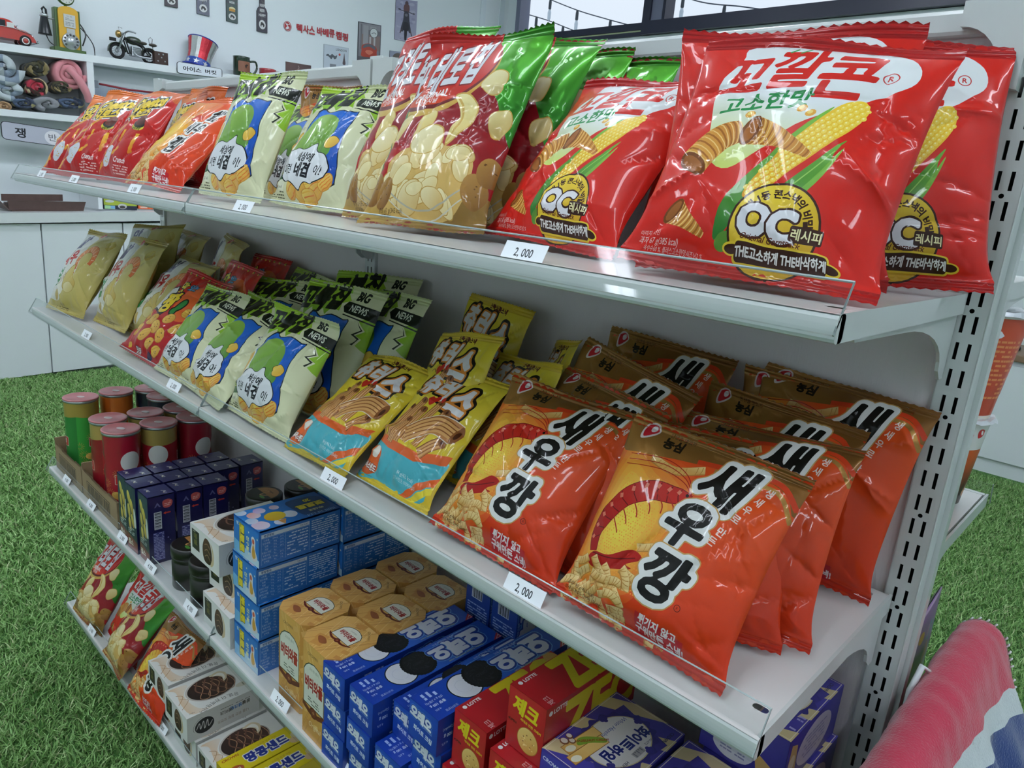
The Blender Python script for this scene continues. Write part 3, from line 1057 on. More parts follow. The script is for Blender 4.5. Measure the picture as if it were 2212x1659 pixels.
def print_churro():
    """yellow bag; the small mascot of the real print is left out"""
    H = 120
    a = Art(100, H, ('#e8d23c', '#d8b82c', (40, 110), (60, 10)))
    a.add(rect(0, 113, 100, 120), '#d6b830').add(rect(0, 0, 100, 6), '#d8bc34')
    r = R_(3)
    for k in range(12):
        x, y = r.uniform(52, 96), r.uniform(50, 112)
        a.add([ell(x - .9, y + .6, 1.2, 1.1, 30, 8), ], '#f0e27c').add([ell(x + .9, y + .6, 1.2, 1.1, -30, 8)], '#f0e27c')
    for w, c in ((.2, '#1c1210'), (.115, '#e08a34')):
        for t, x, y, s in (('츄', 18, 99, 25), ('러', 42, 97, 25), ('스', 70, 90, 31)):
            a.add(grow2(t, w, x, y, s, .95, .1, -6), c)
    for t, x, y, s in (('츄', 18, 99, 25), ('러', 42, 97, 25), ('스', 70, 90, 31)):
        a.text(t, x, y, s, '#eae6e6', sx=.95, shear=.1, rot=-6, bold=.055)
    a.text('스빡싱통스낵', 54, 113, 5.2, '#5c1c10', rot=-4, bold=.05)
    # tapered cup
    a.add(curve([(0, 40), (30, 36), (70, 34), (96, 42), (98, 30), (92, 8), (70, 4), (30, 6), (0, 4)], 3), '#4fb0bc')
    a.add([(0, 44), (30, 38), (70, 36), (98, 46), (97, 38), (70, 29), (30, 31), (0, 37)], '#e0642c')
    a.add([(62, 4), (70, 4), (98, 20), (98, 28)], '#e0642c').add([(70, 3), (78, 3), (98, 14), (98, 19)], '#e8d23c')
    # churros
    def churro(x0, y0, x1, y1, w, bend=0):
        p0, p1 = np.array([x0, y0], float), np.array([x1, y1], float)
        d = (p1 - p0) / np.linalg.norm(p1 - p0)
        n = np.array([-d[1], d[0]])
        p = curve([p0, (p0 + p1) / 2 + n * bend, p1], 6, False)
        a.add(stroke(p, w * 1.08), '#6c3c1c').add(stroke(p, w), '#b8763e')
        for t in (-.3, 0.02, .32):
            a.add(stroke(p + n * w * t, w * .2), '#dca468').add(stroke(p + n * w * (t + .13), w * .07), '#8c5226')
        a.add(ell(p1[0], p1[1], w * .3, w * .52, math.degrees(math.atan2(d[1], d[0])), 14), '#8c5428').add(ell(p1[0], p1[1], w * .13, w * .22, 0, 8), '#4c2410')
    for q in ((10, 40, 20, 72, 9), (22, 40, 30, 80, 9, 1), (44, 40, 52, 82, 9), (34, 38, 38, 72, 10), (60, 40, 66, 76, 9), (26, 36, 30, 60, 9), (70, 36, 84, 52, 10, 1)):
        churro(*q)
    for k in range(2):
        p = curve([(40, 48 - 0 * k), (54, 58), (72, 66 - k), (90, 64)], 6, False)
    pp = curve([(42, 46), (54, 57), (70, 64), (90, 62)], 6, False)
    a.add(stroke(pp, 19), '#e8dcc8').add(stroke(pp, 17.6), '#c08046')
    for t in (-.36, -.12, .12, .36):
        n = np.array([-.5, .86])
        a.add(stroke(pp + n * 17 * t, 2.8), '#dba566').add(stroke(pp + n * 17 * (t + .1), .9), '#8c5226')
    a.add(ell(90, 62, 4, 8.6, -5), '#8c5428').add(ell(90, 62, 1.8, 4, 0), '#4c2410')
    a.add(curve([(34, 82), (36, 86), (40, 85), (44, 88), (46, 84), (40, 77)], 5), '#c8281c').add(curve([(48, 85), (50, 88), (53, 86), (52, 82)], 5), '#c8281c')
    a.add(curve([(2, 8), (0, 22), (8, 30), (22, 28), (26, 14), (16, 7)], 5), '#e0642c').add(ell(17, 25, 5, 5), '#efe6d8')
    a.text('츄러스랜드', 12, 13, 5.6, '#efe8e0', sx=.85, rot=-6, bold=.05, out=[(.14, '#8c2410')])
    a.text('84 g(463 kcal)', 66, 16.5, 3.8, '#d8ecec', sx=.85, rot=-3)
    a.text('상기 사진은 이미지컷입니다', 67, 12.6, 2.9, '#d8ecec', sx=.85, rot=-3)
    return a

# ------------------------------------------------------------------ pillow bags
FILM = printed('glossy_printed_film', 0.36, coat=0.34, coat_rough=0.03, ink=.8)
FILM.node_tree.nodes['Principled BSDF'].inputs['Specular IOR Level'].default_value = 0.12
BAGQ = {'K1': ('kk', (-0.0949, -0.2749, 0.4207, 0.2066, 0.5339, 0.0663, 0.1849, 0.2052)),
        'K2': ('kk', (-0.3286, -0.2185, 0.4198, -0.1345, 0.6449, 0.0162, 0.1898, 0.2149)),
        'K3': ('kk', (-0.1072, -0.219, 0.4189, 0.3596, 0.4198, -0.018, 0.1859, 0.2155)),
        'K4': ('kk', (-0.0575, -0.1227, 0.4192, 0.4515, 0.3688, -0.022, 0.1858, 0.2125)),
        'K5': ('kk', (-0.2361, -0.0663, 0.4206, 0.0077, 0.2395, 0.0324, 0.186, 0.2171)),
        'P1': ('po', (-0.4767, -0.2514, 0.4202, 0.2045, 0.5703, -0.0507, 0.1687, 0.2638)),
        'P2': ('po', (-0.6114, -0.2009, 0.419, 0.0218, 0.3999, -0.0174, 0.172, 0.262)),
        'P3': ('po', (-0.4926, -0.1689, 0.4181, 0.0342, 0.4878, -0.0042, 0.172, 0.2602)),
        'P4': ('po', (-0.4789, -0.1211, 0.4192, 0.0119, 0.4526, 0.0272, 0.1721, 0.2454)),
        'P5': ('po', (-0.4177, -0.0843, 0.4181, 0.0079, 0.331, 0.0242, 0.1722, 0.2216)),
        'T1': ('tu', (-0.974, -0.2251, 0.4203, 0.129, 0.3963, 0.0292, 0.1736, 0.212)),
        'T2': ('tu', (-0.8058, -0.1893, 0.4189, 0.1264, 0.4829, 0.027, 0.174, 0.2021)),
        'T3': ('tu', (-1.0478, -0.0968, 0.4184, 0.0054, 0.4434, 0.0125, 0.175, 0.1925)),
        'GB': ('sa', (-1.0116, -0.0429, 0.4196, 0.0801, 0.107, 0.0185, 0.1707, 0.1994)),
        'C1': ('ch', (-1.7, -0.25, 0.42, 0.3, 0.66, 0.03, 0.1802, 0.2293)),
        'C2': ('ch', (-1.585, -0.255, 0.4197, 0.26, 0.62, 0.02, 0.1798, 0.2294)),
        'C3': ('ch', (-1.44, -0.235, 0.4194, 0.08, 0.52, 0.01, 0.1801, 0.2223)),
        'C4': ('ch', (-1.5483, -0.0813, 0.4172, -0.1132, 0.2797, 0.0023, 0.1783, 0.2098)),
        'SO': ('ri', (-1.2668, -0.2333, 0.4201, 0.1987, 0.7479, 0.0481, 0.1828, 0.2355)),
        'C5': ('ch', (-1.5074, -0.0677, 0.4189, 0.0047, 0.2493, 0.019, 0.18, 0.2189)),
        'Y1': ('ye', (-1.6882, -0.275, 0.1177, 0.1041, 0.5641, -0.0353, 0.1857, 0.2142)),
        'Y2': ('ye', (-1.5015, -0.2393, 0.1173, 0.0156, 0.4601, -0.0312, 0.184, 0.208)),
        'Y3': ('ye', (-1.5912, -0.1468, 0.123, 0.2197, 0.3246, -0.0947, 0.1864, 0.2228)),
        'Y4': ('ye', (-1.579, -0.0983, 0.116, -0.0727, 0.3503, 0.0073, 0.1858, 0.219)),
        'Y5': ('ye', (-1.3767, -0.2224, 0.1165, -0.0115, 0.6584, 0.0223, 0.1857, 0.2065)),
        'Y6': ('ye', (-1.3736, -0.0628, 0.1195, -0.2264, 0.1421, 0.0521, 0.1856, 0.2127)),
        'R1': ('ma', (-1.2057, -0.2838, 0.1187, 0.0845, 0.7483, 0.0614, 0.1724, 0.2001)),
        'R2': ('ma', (-1.1771, -0.1821, 0.1157, -0.1182, 0.4398, 0.0091, 0.1719, 0.1959)),
        'R3': ('ma', (-1.2153, -0.0854, 0.1164, -0.0707, 0.3362, -0.0182, 0.1716, 0.1968)),
        'A1': ('tu', (-1.0545, -0.2835, 0.1158, -0.0388, 0.5847, -0.0246, 0.1736, 0.1779)),
        'A2': ('tu', (-0.9481, -0.29, 0.1178, -0.023, 0.7161, 0.0491, 0.1743, 0.1924)),
        'A3': ('tu', (-0.7803, -0.2823, 0.1165, 0.0307, 0.5196, 0.027, 0.1732, 0.1799)),
        'A4': ('tu', (-0.7863, -0.1983, 0.1161, 0.14, 0.3717, 0.0106, 0.1753, 0.2085)),
        'A5': ('tu', (-0.8121, -0.0924, 0.1184, 0.245, 0.2853, -0.0401, 0.1761, 0.2098)),
        'A6': ('tu', (-0.728, -0.1593, 0.1186, -0.0744, 0.409, -0.0478, 0.1745, 0.2051)),
        'A7': ('tu', (-1.0595, -0.1082, 0.1166, -0.123, 0.4405, 0.0251, 0.175, 0.1945)),
        'A8': ('tu', (-1.0076, -0.1766, 0.1169, 0.1969, 0.5548, -0.031, 0.1751, 0.1938)),
        'H1': ('cu', (-0.6143, -0.2915, 0.1178, -0.0785, 0.8944, -0.0623, 0.152, 0.1832)),
        'H2': ('cu', (-0.4738, -0.2766, 0.1197, -0.1488, 0.7425, -0.0949, 0.1491, 0.1789)),
        'H3': ('cu', (-0.504, -0.2003, 0.1261, -0.2706, 0.4065, -0.1786, 0.1499, 0.1805)),
        'H4': ('cu', (-0.5724, -0.0805, 0.1169, -0.1414, 0.2691, 0.0118, 0.1504, 0.2097)),
        'H5': ('cu', (-0.4149, -0.203, 0.1236, -0.3751, 0.4741, -0.1458, 0.1493, 0.1754)),
        'H6': ('cu', (-0.407, -0.1264, 0.1319, -0.7633, 0.2757, -0.2641, 0.15, 0.1763)),
        'G1': ('sa', (-0.3023, -0.2833, 0.1174, 0.0364, 0.6306, 0.0368, 0.1699, 0.1891)),
        'G2': ('sa', (-0.1267, -0.2882, 0.1196, 0.0616, 0.4744, 0.0733, 0.1652, 0.1796)),
        'G3': ('sa', (-0.1156, -0.2304, 0.1159, 0.3229, 0.5586, -0.0152, 0.1699, 0.1781)),
        'G4': ('sa', (-0.131, -0.1131, 0.1169, -0.1337, 0.2075, 0.0251, 0.17, 0.1801)),
        'G5': ('sa', (-0.1142, -0.034, 0.1186, 0.0039, 0.1046, 0.0372, 0.17, 0.1897)),
        'G6': ('sa', (-0.0986, -0.0557, 0.1203, 0.0129, 0.2059, 0.0632, 0.1703, 0.2007)),
        'G7': ('sa', (-0.3005, -0.1662, 0.1258, -0.1464, 0.2982, 0.1444, 0.1725, 0.19)),
        'G8': ('sa', (-0.2952, -0.0759, 0.1188, 0.0209, 0.297, 0.0429, 0.1702, 0.2054)),
        'G9': ('sa', (-0.296, -0.226, 0.118, -0.2406, 0.4499, 0.0451, 0.1702, 0.1837)),
        'GA': ('sa', (-0.103, -0.1946, 0.1165, 0.1186, 0.4539, -0.0228, 0.17, 0.1847)),
        'Q1': ('po', (-1.6822, -0.2772, -0.6742, 0.0793, 0.5495, -0.0, 0.1714, 0.2095)),
        'Q2': ('po', (-1.4552, -0.291, -0.6656, -0.1949, 0.7429, -0.159, 0.1646, 0.2041)),
        'Q3': ('kk', (-1.5115, -0.2523, -0.6721, -0.0097, 0.513, 0.0264, 0.1863, 0.1827)),
        'Q4': ('sa', (-1.2822, -0.2877, -0.6712, 0.0016, 0.6141, -0.043, 0.1692, 0.1852))}

PRINTS = {}
def get_print(k):
    if k not in PRINTS:
        PRINTS[k] = dict(kk=print_corn, po=print_potato, tu=print_layered, sa=print_prawn, ri=lambda: print_prawn(True), ye=print_prawnchip,
                         ma=print_crunch, ch=print_cheese, cu=print_churro)[k]()
    return PRINTS[k]

BACKC = dict(kk='#c2221c', po='#8c1c20', tu='#cfd2a4', sa='#cf3c18', ri='#d85a20', ye='#b8a248', ma='#b41e1e', ch='#b8201c', cu='#d0b430')
FAT = dict(kk=.056, po=.06, tu=.054, sa=.05, ri=.052, ye=.066, ma=.042, ch=.052, cu=.038)

def zig(W, H, n=44, d=0.8):
    top = [(W * i / n, H - (d if i % 2 else 0)) for i in range(n, -1, -1)]
    bot = [(W * i / n, d if i % 2 else 0) for i in range(n + 1)]
    return np.array(bot + top)

def bag_rows(H, sl, nb=40):
    r = [H * sl * i / 8 for i in range(9)]
    b = [H * sl + H * (1 - 2 * sl) * i / nb for i in range(1, nb)]
    return r + b + [H * (1 - sl) + H * sl * i / 8 for i in range(9)]

def bag(key, label, group, seed=None, flop=0.0, bend=0.0, z0=None, ymax=-0.006, extra=0.0, scale=1.0):
    kind, q = BAGQ[key]
    x0, y0, zb, yaw, lean, roll, W, H = q
    seed = seed if seed is not None else sum(ord(c) * (i + 3) for i, c in enumerate(key)) * 7
    rg = R_(seed)
    art = get_print(kind)
    sl = 0.052 if kind != 'po' else .04
    T = FAT[kind] * rg.uniform(.92, 1.1)
    cr = []
    for _ in range(13):
        cr.append((rg.uniform(.05, .95), rg.uniform(.04, .96), rg.uniform(0, PI), rg.uniform(.03, .11), rg.uniform(.0025, .006), rg.choice((-1, 1, 1)) * rg.uniform(.001, .003)))
    for cx, cy, an in ((.1, .1, .8), (.9, .1, PI - .8), (.1, .9, -.8), (.9, .9, PI + .8)):
        cr.append((cx, cy, an + rg.uniform(-.25, .25), .035, .009, rg.uniform(.002, .0055)))
        cr.append((cx + rg.uniform(-.02, .05), cy, an + rg.uniform(-.6, .6), .03, .006, -rg.uniform(.001, .003)))
    for sx in (0, 1):
        for _ in range(4):
            L = rg.uniform(.02, .05)
            an = rg.uniform(-.75, .75)
            cr.append((sx + (.06 if sx == 0 else -.06), rg.uniform(.1, .9), an, L, rg.uniform(.003, .008), rg.choice((1, 1, -1)) * rg.uniform(.002, .006)))
    ph = [rg.uniform(0, 6.28) for _ in range(6)]
    fr = [rg.uniform(2.5, 4.5), rg.uniform(5, 8)]
    lop = rg.uniform(-.12, .12)
    def F(s, t, side):
        tt = np.clip((t - sl) / (1 - 2 * sl), 0, 1)
        h = (1 - np.exp(-tt / .085)) * np.clip(1 - tt ** 3.4, 0, 1) ** .9
        a = np.clip(np.abs(2 * s - 1), 0, 1)
        x = (2 * s - 1) * W / 2 * (1 - .085 * h)
        g = np.clip(1 - a ** 2.6, 0, 1) ** .6
        th = T / 2 * g * h * (1 + lop * (2 * t - 1) + .1 * np.sin(ph[0] + 5 * t))
        m = np.minimum(1, h * g * 2.0)
        w = np.zeros_like(s)
        for cx, cy, an, L, wd, A in cr:
            dx, dy = (s - cx) * W, (t - cy) * H
            al = dx * math.cos(an) + dy * math.sin(an)
            pe = -dx * math.sin(an) + dy * math.cos(an)
            w = w + A * np.exp(-np.abs(pe) / wd) * np.exp(-(al / L) ** 2)
        # pleats that run out of the seals
        for e, p1 in ((tt, 0), (1 - tt, 2)):
            pl = np.abs(((s * fr[0] + ph[p1]) % 1) - .5) + .6 * np.abs(((s * fr[1] + ph[p1 + 1]) % 1) - .5)
            w = w + (.5 - pl) * .014 * np.exp(-e / .085) * np.minimum(1, e / .02)
        y = np.where(side < 0, -1.0, .85) * (th - w * m * np.where(side < 0, 1, .5))
        z = t * H
        # soft sway of the flat ends
        k = np.clip((t - (1 - 3 * sl)) / (3 * sl), 0, 1)
        kb = np.clip((3 * sl - t) / (3 * sl), 0, 1)
        y = y + k * k * (.006 * np.sin(ph[4] + 6 * s) + flop) + kb * kb * (.004 * np.sin(ph[5] + 5 * s))
        z = z - k * k * abs(flop) * .4
        y = y + bend * (t - .5) ** 2 * H - .0007 * np.where((t < sl) | (t > 1 - sl), np.cos(t * H / .0024 * PI), 0)
        return np.stack([x, y, z], -1)
    c, s_ = math.cos, math.sin
    Rz = np.array([[c(yaw), -s_(yaw), 0], [s_(yaw), c(yaw), 0], [0, 0, 1]])
    Rx = np.array([[1, 0, 0], [0, c(lean), s_(lean)], [0, -s_(lean), c(lean)]])
    Ry = np.array([[c(roll), 0, s_(roll)], [0, 1, 0], [-s_(roll), 0, c(roll)]])
    R = Rz @ Rx @ Ry
    base = np.array([x0, y0, zb])
    lim = z0 + .0012
    def wv(s, t, side):
        p = F(s, t, side) @ R.T + base
        p[:, 2] = np.where(p[:, 2] < lim, lim + (np.maximum(lim - p[:, 2], 0)) * .02, p[:, 2])
        p[:, 1] = np.minimum(p[:, 1], ymax)
        return p - base
    def nor(s, t, side):
        e = .004
        du = wv(np.clip(s + e, 0, 1), t, side) - wv(np.clip(s - e, 0, 1), t, side)
        dv = wv(s, np.clip(t + e, 0, 1), side) - wv(s, np.clip(t - e, 0, 1), side)
        n = np.cross(du, dv) * np.where(side < 0, 1, -1)[:, None]
        return n / (np.linalg.norm(n, axis=1)[:, None] + 1e-12)
    Hn = art.H
    key2 = 'bag'
    if key2 not in art.cache:
        art.cache[key2] = art.build(50, 2, zig(100, Hn), bag_rows(Hn, sl, 58))
        bl = Art(100, Hn, BACKC[kind])
        bl.add(rect(0, Hn * .995, 100, Hn), '#a0a0a0')
        bl.add([rect(0, 0, 100, Hn * sl)], BACKC[kind])
        art.cache['bagback'] = bl.build(18, 2, zig(100, Hn), bag_rows(Hn, sl, 24))
    parts = {'body': [[], [], [], [], 0], 'top_seal': [[], [], [], [], 0], 'bottom_seal': [[], [], [], [], 0]}
    for side, dat in ((-1, art.cache['bag']), (1, art.cache['bagback'])):
        v, f, col = dat
        s, t = v[:, 0] / 100, v[:, 1] / Hn
        sd = np.full(len(s), side)
        P, N = wv(s, t, sd), nor(s, t, sd)
        if side > 0:
            f, col = f[:, ::-1], col[:, ::-1]
        cy = t[f].mean(1)
        for nm, mk in (('body', (cy > sl) & (cy < 1 - sl)), ('top_seal', cy >= 1 - sl), ('bottom_seal', cy <= sl)):
            ff = f[mk]
            if not len(ff):
                continue
            us = np.unique(ff)
            re = np.zeros(len(P), int)
            re[us] = np.arange(len(us))
            D = parts[nm]
            off = .0003 * side if nm != 'body' else 0
            D[0].append(P[us] + np.array([0, off, 0]))
            D[3].append(N[us])
            D[1].append(re[ff] + D[4])
            D[2].append(col[mk])
            D[4] += len(us)
    root = None
    for nm in ('body', 'top_seal', 'bottom_seal'):
        D = parts[nm]
        me = array_mesh('snack_bag' if nm == 'body' else nm, np.vstack(D[0]), np.vstack(D[1]), np.vstack(D[2]), FILM, np.vstack(D[3]))
        if nm == 'body':
            root = mesh_obj('snack_bag', me, None, tuple(base))
            tag(root, label, 'snack bag', group)
        else:
            mesh_obj(nm, me, root)
    return root

# ------------------------------------------------------------------ the room
WALLM = mat('white_painted_wall', '#e6edf0', rough=0.75, bump=0.08, bscale=300)
CEILM = mat('white_ceiling_board', '#eceff0', rough=0.8, bump=0.05, bscale=120)
CABM = mat('white_cabinet_laminate', '#e9edf0', rough=0.42, spec=.4)
TOPM = mat('pale_solid_worktop', '#dfe2e2', rough=0.3)
GAPM = mat('dark_gap_line', '#3a4046', rough=0.8)
DARKF = mat('dark_window_frame', '#23253a', rough=0.4)
GREYF = mat('grey_window_post', '#74778c', rough=0.5)

def plain(name, *boxes, m=None):
    b = MB()
    for q in boxes:
        b.box(*q, m)
    return struct(b.build(name))

TURFB = mat('turf_backing', '#3f6b30', rough=0.95, vary=.25, vscale=30)
plain('floor', (WX - .2, RX + .2, FY - .2, WY + .2, FLOOR - .1, FLOOR), m=TURFB)
plain('ceiling', (WX - .2, RX + .2, FY - .2, WY + .2, CEIL, CEIL + .1), m=CEILM)
plain('wall_left', (WX - .12, WX, FY, WY, FLOOR, CEIL), m=WALLM)
plain('wall_right', (RX, RX + .12, FY, WY, FLOOR, CEIL), m=WALLM)
plain('wall_front', (WX, RX, FY - .12, FY, FLOOR, CEIL), m=WALLM)
# window wall: solid below, the window band above
SILL = at(1240, 92, 1, WY).z
WXL = at(1122, 40, 1, WY).x
plain('wall_back', (WX, RX, WY, WY + .12, FLOOR, SILL), (WX, WXL, WY, WY + .12, SILL, CEIL), (WXL, RX, WY, WY + .12, CEIL - .12, CEIL), m=WALLM)
plain('trim_1', (WX, WX + .012, WY - .36, WY - .30, FLOOR, CEIL), (WX + .0, WX + .012, WY - .12, WY - .06, FLOOR, CEIL), m=mat('pale_wall_batten', '#dfe8ee', rough=.5))

def turf():
    rg = np.random.default_rng(5)
    def patch(x0, x1, y0, y1, dens, h):
        n = int((x1 - x0) * (y1 - y0) * dens)
        return np.stack([rg.uniform(x0, x1, n), rg.uniform(y0, y1, n)], 1), np.full(n, h)
    ps = [patch(-2.3, -.9, -1.0, .1, 42000, .021), patch(-4.78, -2.3, -.7, 1.2, 24000, .024), patch(-4.7, -1.2, 1.2, 2.0, 3000, .03),
          patch(-.75, .15, .9, 3.95, 24000, .024), patch(-.2, .35, .3, 1.0, 9000, .028), patch(-2.3, -.0, .1, .6, 2500, .026)]
    P = np.vstack([p for p, h in ps])
    hh = np.concatenate([h for p, h in ps]) * rg.uniform(.55, 1.15, len(P))
    n = len(P)
    an = rg.uniform(0, 2 * PI, n)
    ln = rg.uniform(.2, 1.5, n) * hh
    la = rg.uniform(0, 2 * PI, n)
    w = rg.uniform(.0009, .0017, n) * np.where(P[:, 0] < -2.3, 1.9, 1.25)
    dx, dy = np.cos(an) * w, np.sin(an) * w
    lx, ly = np.cos(la) * ln, np.sin(la) * ln
    z = np.full(n, FLOOR)
    V = np.empty((n, 5, 3))
    V[:, 0] = np.stack([P[:, 0] - dx, P[:, 1] - dy, z], 1)
    V[:, 1] = np.stack([P[:, 0] + dx, P[:, 1] + dy, z], 1)
    V[:, 2] = np.stack([P[:, 0] - dx * .9 + lx * .35, P[:, 1] - dy * .9 + ly * .35, z + hh * .62], 1)
    V[:, 3] = np.stack([P[:, 0] + dx * .9 + lx * .35, P[:, 1] + dy * .9 + ly * .35, z + hh * .62], 1)
    V[:, 4] = np.stack([P[:, 0] + lx, P[:, 1] + ly, z + hh], 1)
    k = (np.arange(n) * 5)[:, None]
    F = np.hstack([k + np.array([[0, 1, 3]]), k + np.array([[0, 3, 2]]), k + np.array([[2, 3, 4]])]).reshape(-1, 3)
    cols = np.array([C('#82ae62'), C('#92ba70'), C('#739f55'), C('#a4c482'), C('#aeb888'), C('#65914d')])
    ci = rg.choice(len(cols), n, p=[.28, .24, .2, .13, .07, .08])
    cc = np.ones((n, 9, 4))
    cc[:, :, :3] = cols[ci][:, None, :]
    cc[..., 3] = 0
    m = printed('turf_fibre', 0.55)
    me = array_mesh('turf_pile', V.reshape(-1, 3), F, cc.reshape(-1, 3, 4), m)
    o = mesh_obj('turf_pile', me)
    tag(o, 'green artificial turf pile covering the shop floor', 'artificial grass')
    o['kind'] = 'stuff'
turf()

# window
def window():
    b = MB()
    zt = CEIL - .12
    y0, y1 = WY - .02, WY + .08
    b.box(WXL, RX, y0, y1, SILL, SILL + .03, DARKF)
    z1 = at(1395, 50, 1, WY).z
    mx0, mx1 = at(1395, 40, 1, WY).x, at(1425, 40, 1, WY).x
    b.box(mx0 + .05, RX, y0 - .04, y1, SILL, z1, DARKF)
    b.box(WXL, mx0 + .1, y0, y1, at(1240, 80, 1, WY).z, at(1240, 66, 1, WY).z, DARKF)
    b.box(WXL, WXL + .05, y0 - .03, y1, SILL, zt, GREYF)
    b.box(mx0, mx0 + .07, y0 - .03, y1, SILL, zt, DARKF)
    b.box(mx0 + .07, mx1 + .05, y0 - .01, y1, z1 - .004, zt, GREYF)
    b.box(mx1 + .05, mx1 + .075, y0 - .03, y1, z1 - .004, zt, DARKF)
    b.box(WXL, RX, y0, y1, zt - .05, zt, DARKF)
    for x in (-1.2, .6):
        b.box(x, x + .07, y0 - .03, y1, z1, zt, DARKF)
    o = struct(b.build('window_1'))
    g = MB()
    g.box(WXL + .03, RX, WY + .03, WY + .036, SILL + .03, zt - .04, clear_plastic('window_glass', (.97, .985, 1), .0))
    g.build('window_pane', None, o)
    r = MB()
    zz = at(1240, 84, 1, WY).z
    r.box(WXL + .05, mx0 + .05, WY - .015, WY + .02, zz - .03, zz + .012, mat('pale_green_rail', '#a8b48c', rough=.5))
    r.build('window_rail', None, o)
window()

# strings of bulbs outside
def bulb_string(pts, label):
    t = thing('string_light', label, 'string lights', pts[0], 'strings of bulbs outside the window')
    p = curve2([Vector(q) for q in pts], 8)
    MB().tube(p, .006, mat('black_cable', '#3c4450', rough=.6), n=6).build('cable', None, t)
    L = 0
    for i in range(1, len(p)):
        L += (p[i] - p[i - 1]).length
        if L > .42:
            L = 0
            c = p[i]
            b = MB()
            b.lathe([(.012, c.z), (.016, c.z - .03), (.016, c.z - .09), (.012, c.z - .1)], c.x, c.y, 10, mat('black_socket', '#2c343c', rough=.6))
            so = b.build('bulb_socket', None, t)
            b2 = MB()
            b2.lathe([(.012, c.z - .1), (.02, c.z - .13), (.018, c.z - .19), (.004, c.z - .22)], c.x, c.y, 10, mat('pale_bulb_glass', '#b9c4cc', rough=.15))
            b2.build('bulb', None, so)

def curve2(pts, n):
    out = []
    for i in range(len(pts) - 1):
        a, b, c, d = pts[max(i - 1, 0)], pts[i], pts[i + 1], pts[min(i + 2, len(pts) - 1)]
        for j in range(n):
            t = j / n
            out.append(0.5 * (2 * b + (c - a) * t + (2 * a - 5 * b + 4 * c - d) * t * t + (3 * b - a - 3 * c + d) * t ** 3))
    out.append(pts[-1])
    return out
OY = WY + 1.2
bulb_string([at(1120, -30, 1, OY), at(1236, 18, 1, OY), at(1310, 41, 1, OY), at(1380, 60, 1, OY), at(1450, 82, 1, OY)], 'upper sagging string of bulbs behind the left window pane')
bulb_string([at(1100, 20, 1, OY), at(1180, 43, 1, OY), at(1240, 66, 1, OY), at(1330, 95, 1, OY)], 'lower sagging string of bulbs behind the left window pane')
bulb_string([at(1400, -40, 1, OY), at(1505, 2, 1, OY), at(1600, 14, 1, OY), at(1680, 24, 1, OY), at(1800, 30, 1, OY)], 'string of bulbs behind the right window pane')

# ceiling lamps
LAMPM = mat('lamp_diffuser', '#ffffff', rough=.5, emit='#eaf3ff', estr=LAMP_E)
LAMPB = mat('lamp_housing', '#e8ebec', rough=.4)
lamp0 = None
for i, (x, y, L) in enumerate(LAMPS):
    if lamp0 is None:
        lamp0 = thing('ceiling_lamp', 'long white tube lamp on the ceiling', 'ceiling lamp', (x, y, CEIL), 'tube lamps on the ceiling')
        b = MB(); b.box(x - .09, x + .09, y - L / 2 - .02, y + L / 2 + .02, CEIL - .03, CEIL, LAMPB); b.build('housing', None, lamp0)
        b = MB()
        for dx in (-.045, .045):
            b.rbox(x + dx - .03, x + dx + .03, y - L / 2, y + L / 2, CEIL - .07, CEIL - .031, .014, LAMPM, axis='y')
        b.build('diffuser', None, lamp0)
    else:
        r = lamp0.copy(); COL.objects.link(r); r.location = (x, y, CEIL)
        for ch in lamp0.children:
            k = ch.copy(); COL.objects.link(k); k.parent = r

# ------------------------------------------------------------------ the shelving unit
STEEL = mat('grey_white_shelf_enamel', '#c9cecc', rough=0.32, coat=.3, vary=.03, vscale=6)
STEEL2 = mat('shelf_deck_enamel', '#dcdad8', rough=0.3, coat=.25, vary=.03, vscale=5)
PANEL = mat('back_panel_board', '#e2dcdc', rough=0.6, bump=.25, bscale=60, stretch=(9, 9, .4))
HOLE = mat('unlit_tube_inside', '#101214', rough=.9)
ACR = clear_plastic('clear_acrylic', (.955, .968, .965), .045)
EDGE = mat('acrylic_edge', '#9aa7a6', rough=.2)
LABELM = printed('price_paper', .5)
W9, XR = .9047, -.0035
ZS = dict(S1=.4147, S2=.112, S3=-.2903, S4=-.677)
DS = dict(S1=.3173, S2=.3055, S3=.2981, S4=.2835)
XB = (XR, XR - W9, XR - 2 * W9)
ZTOP = .652

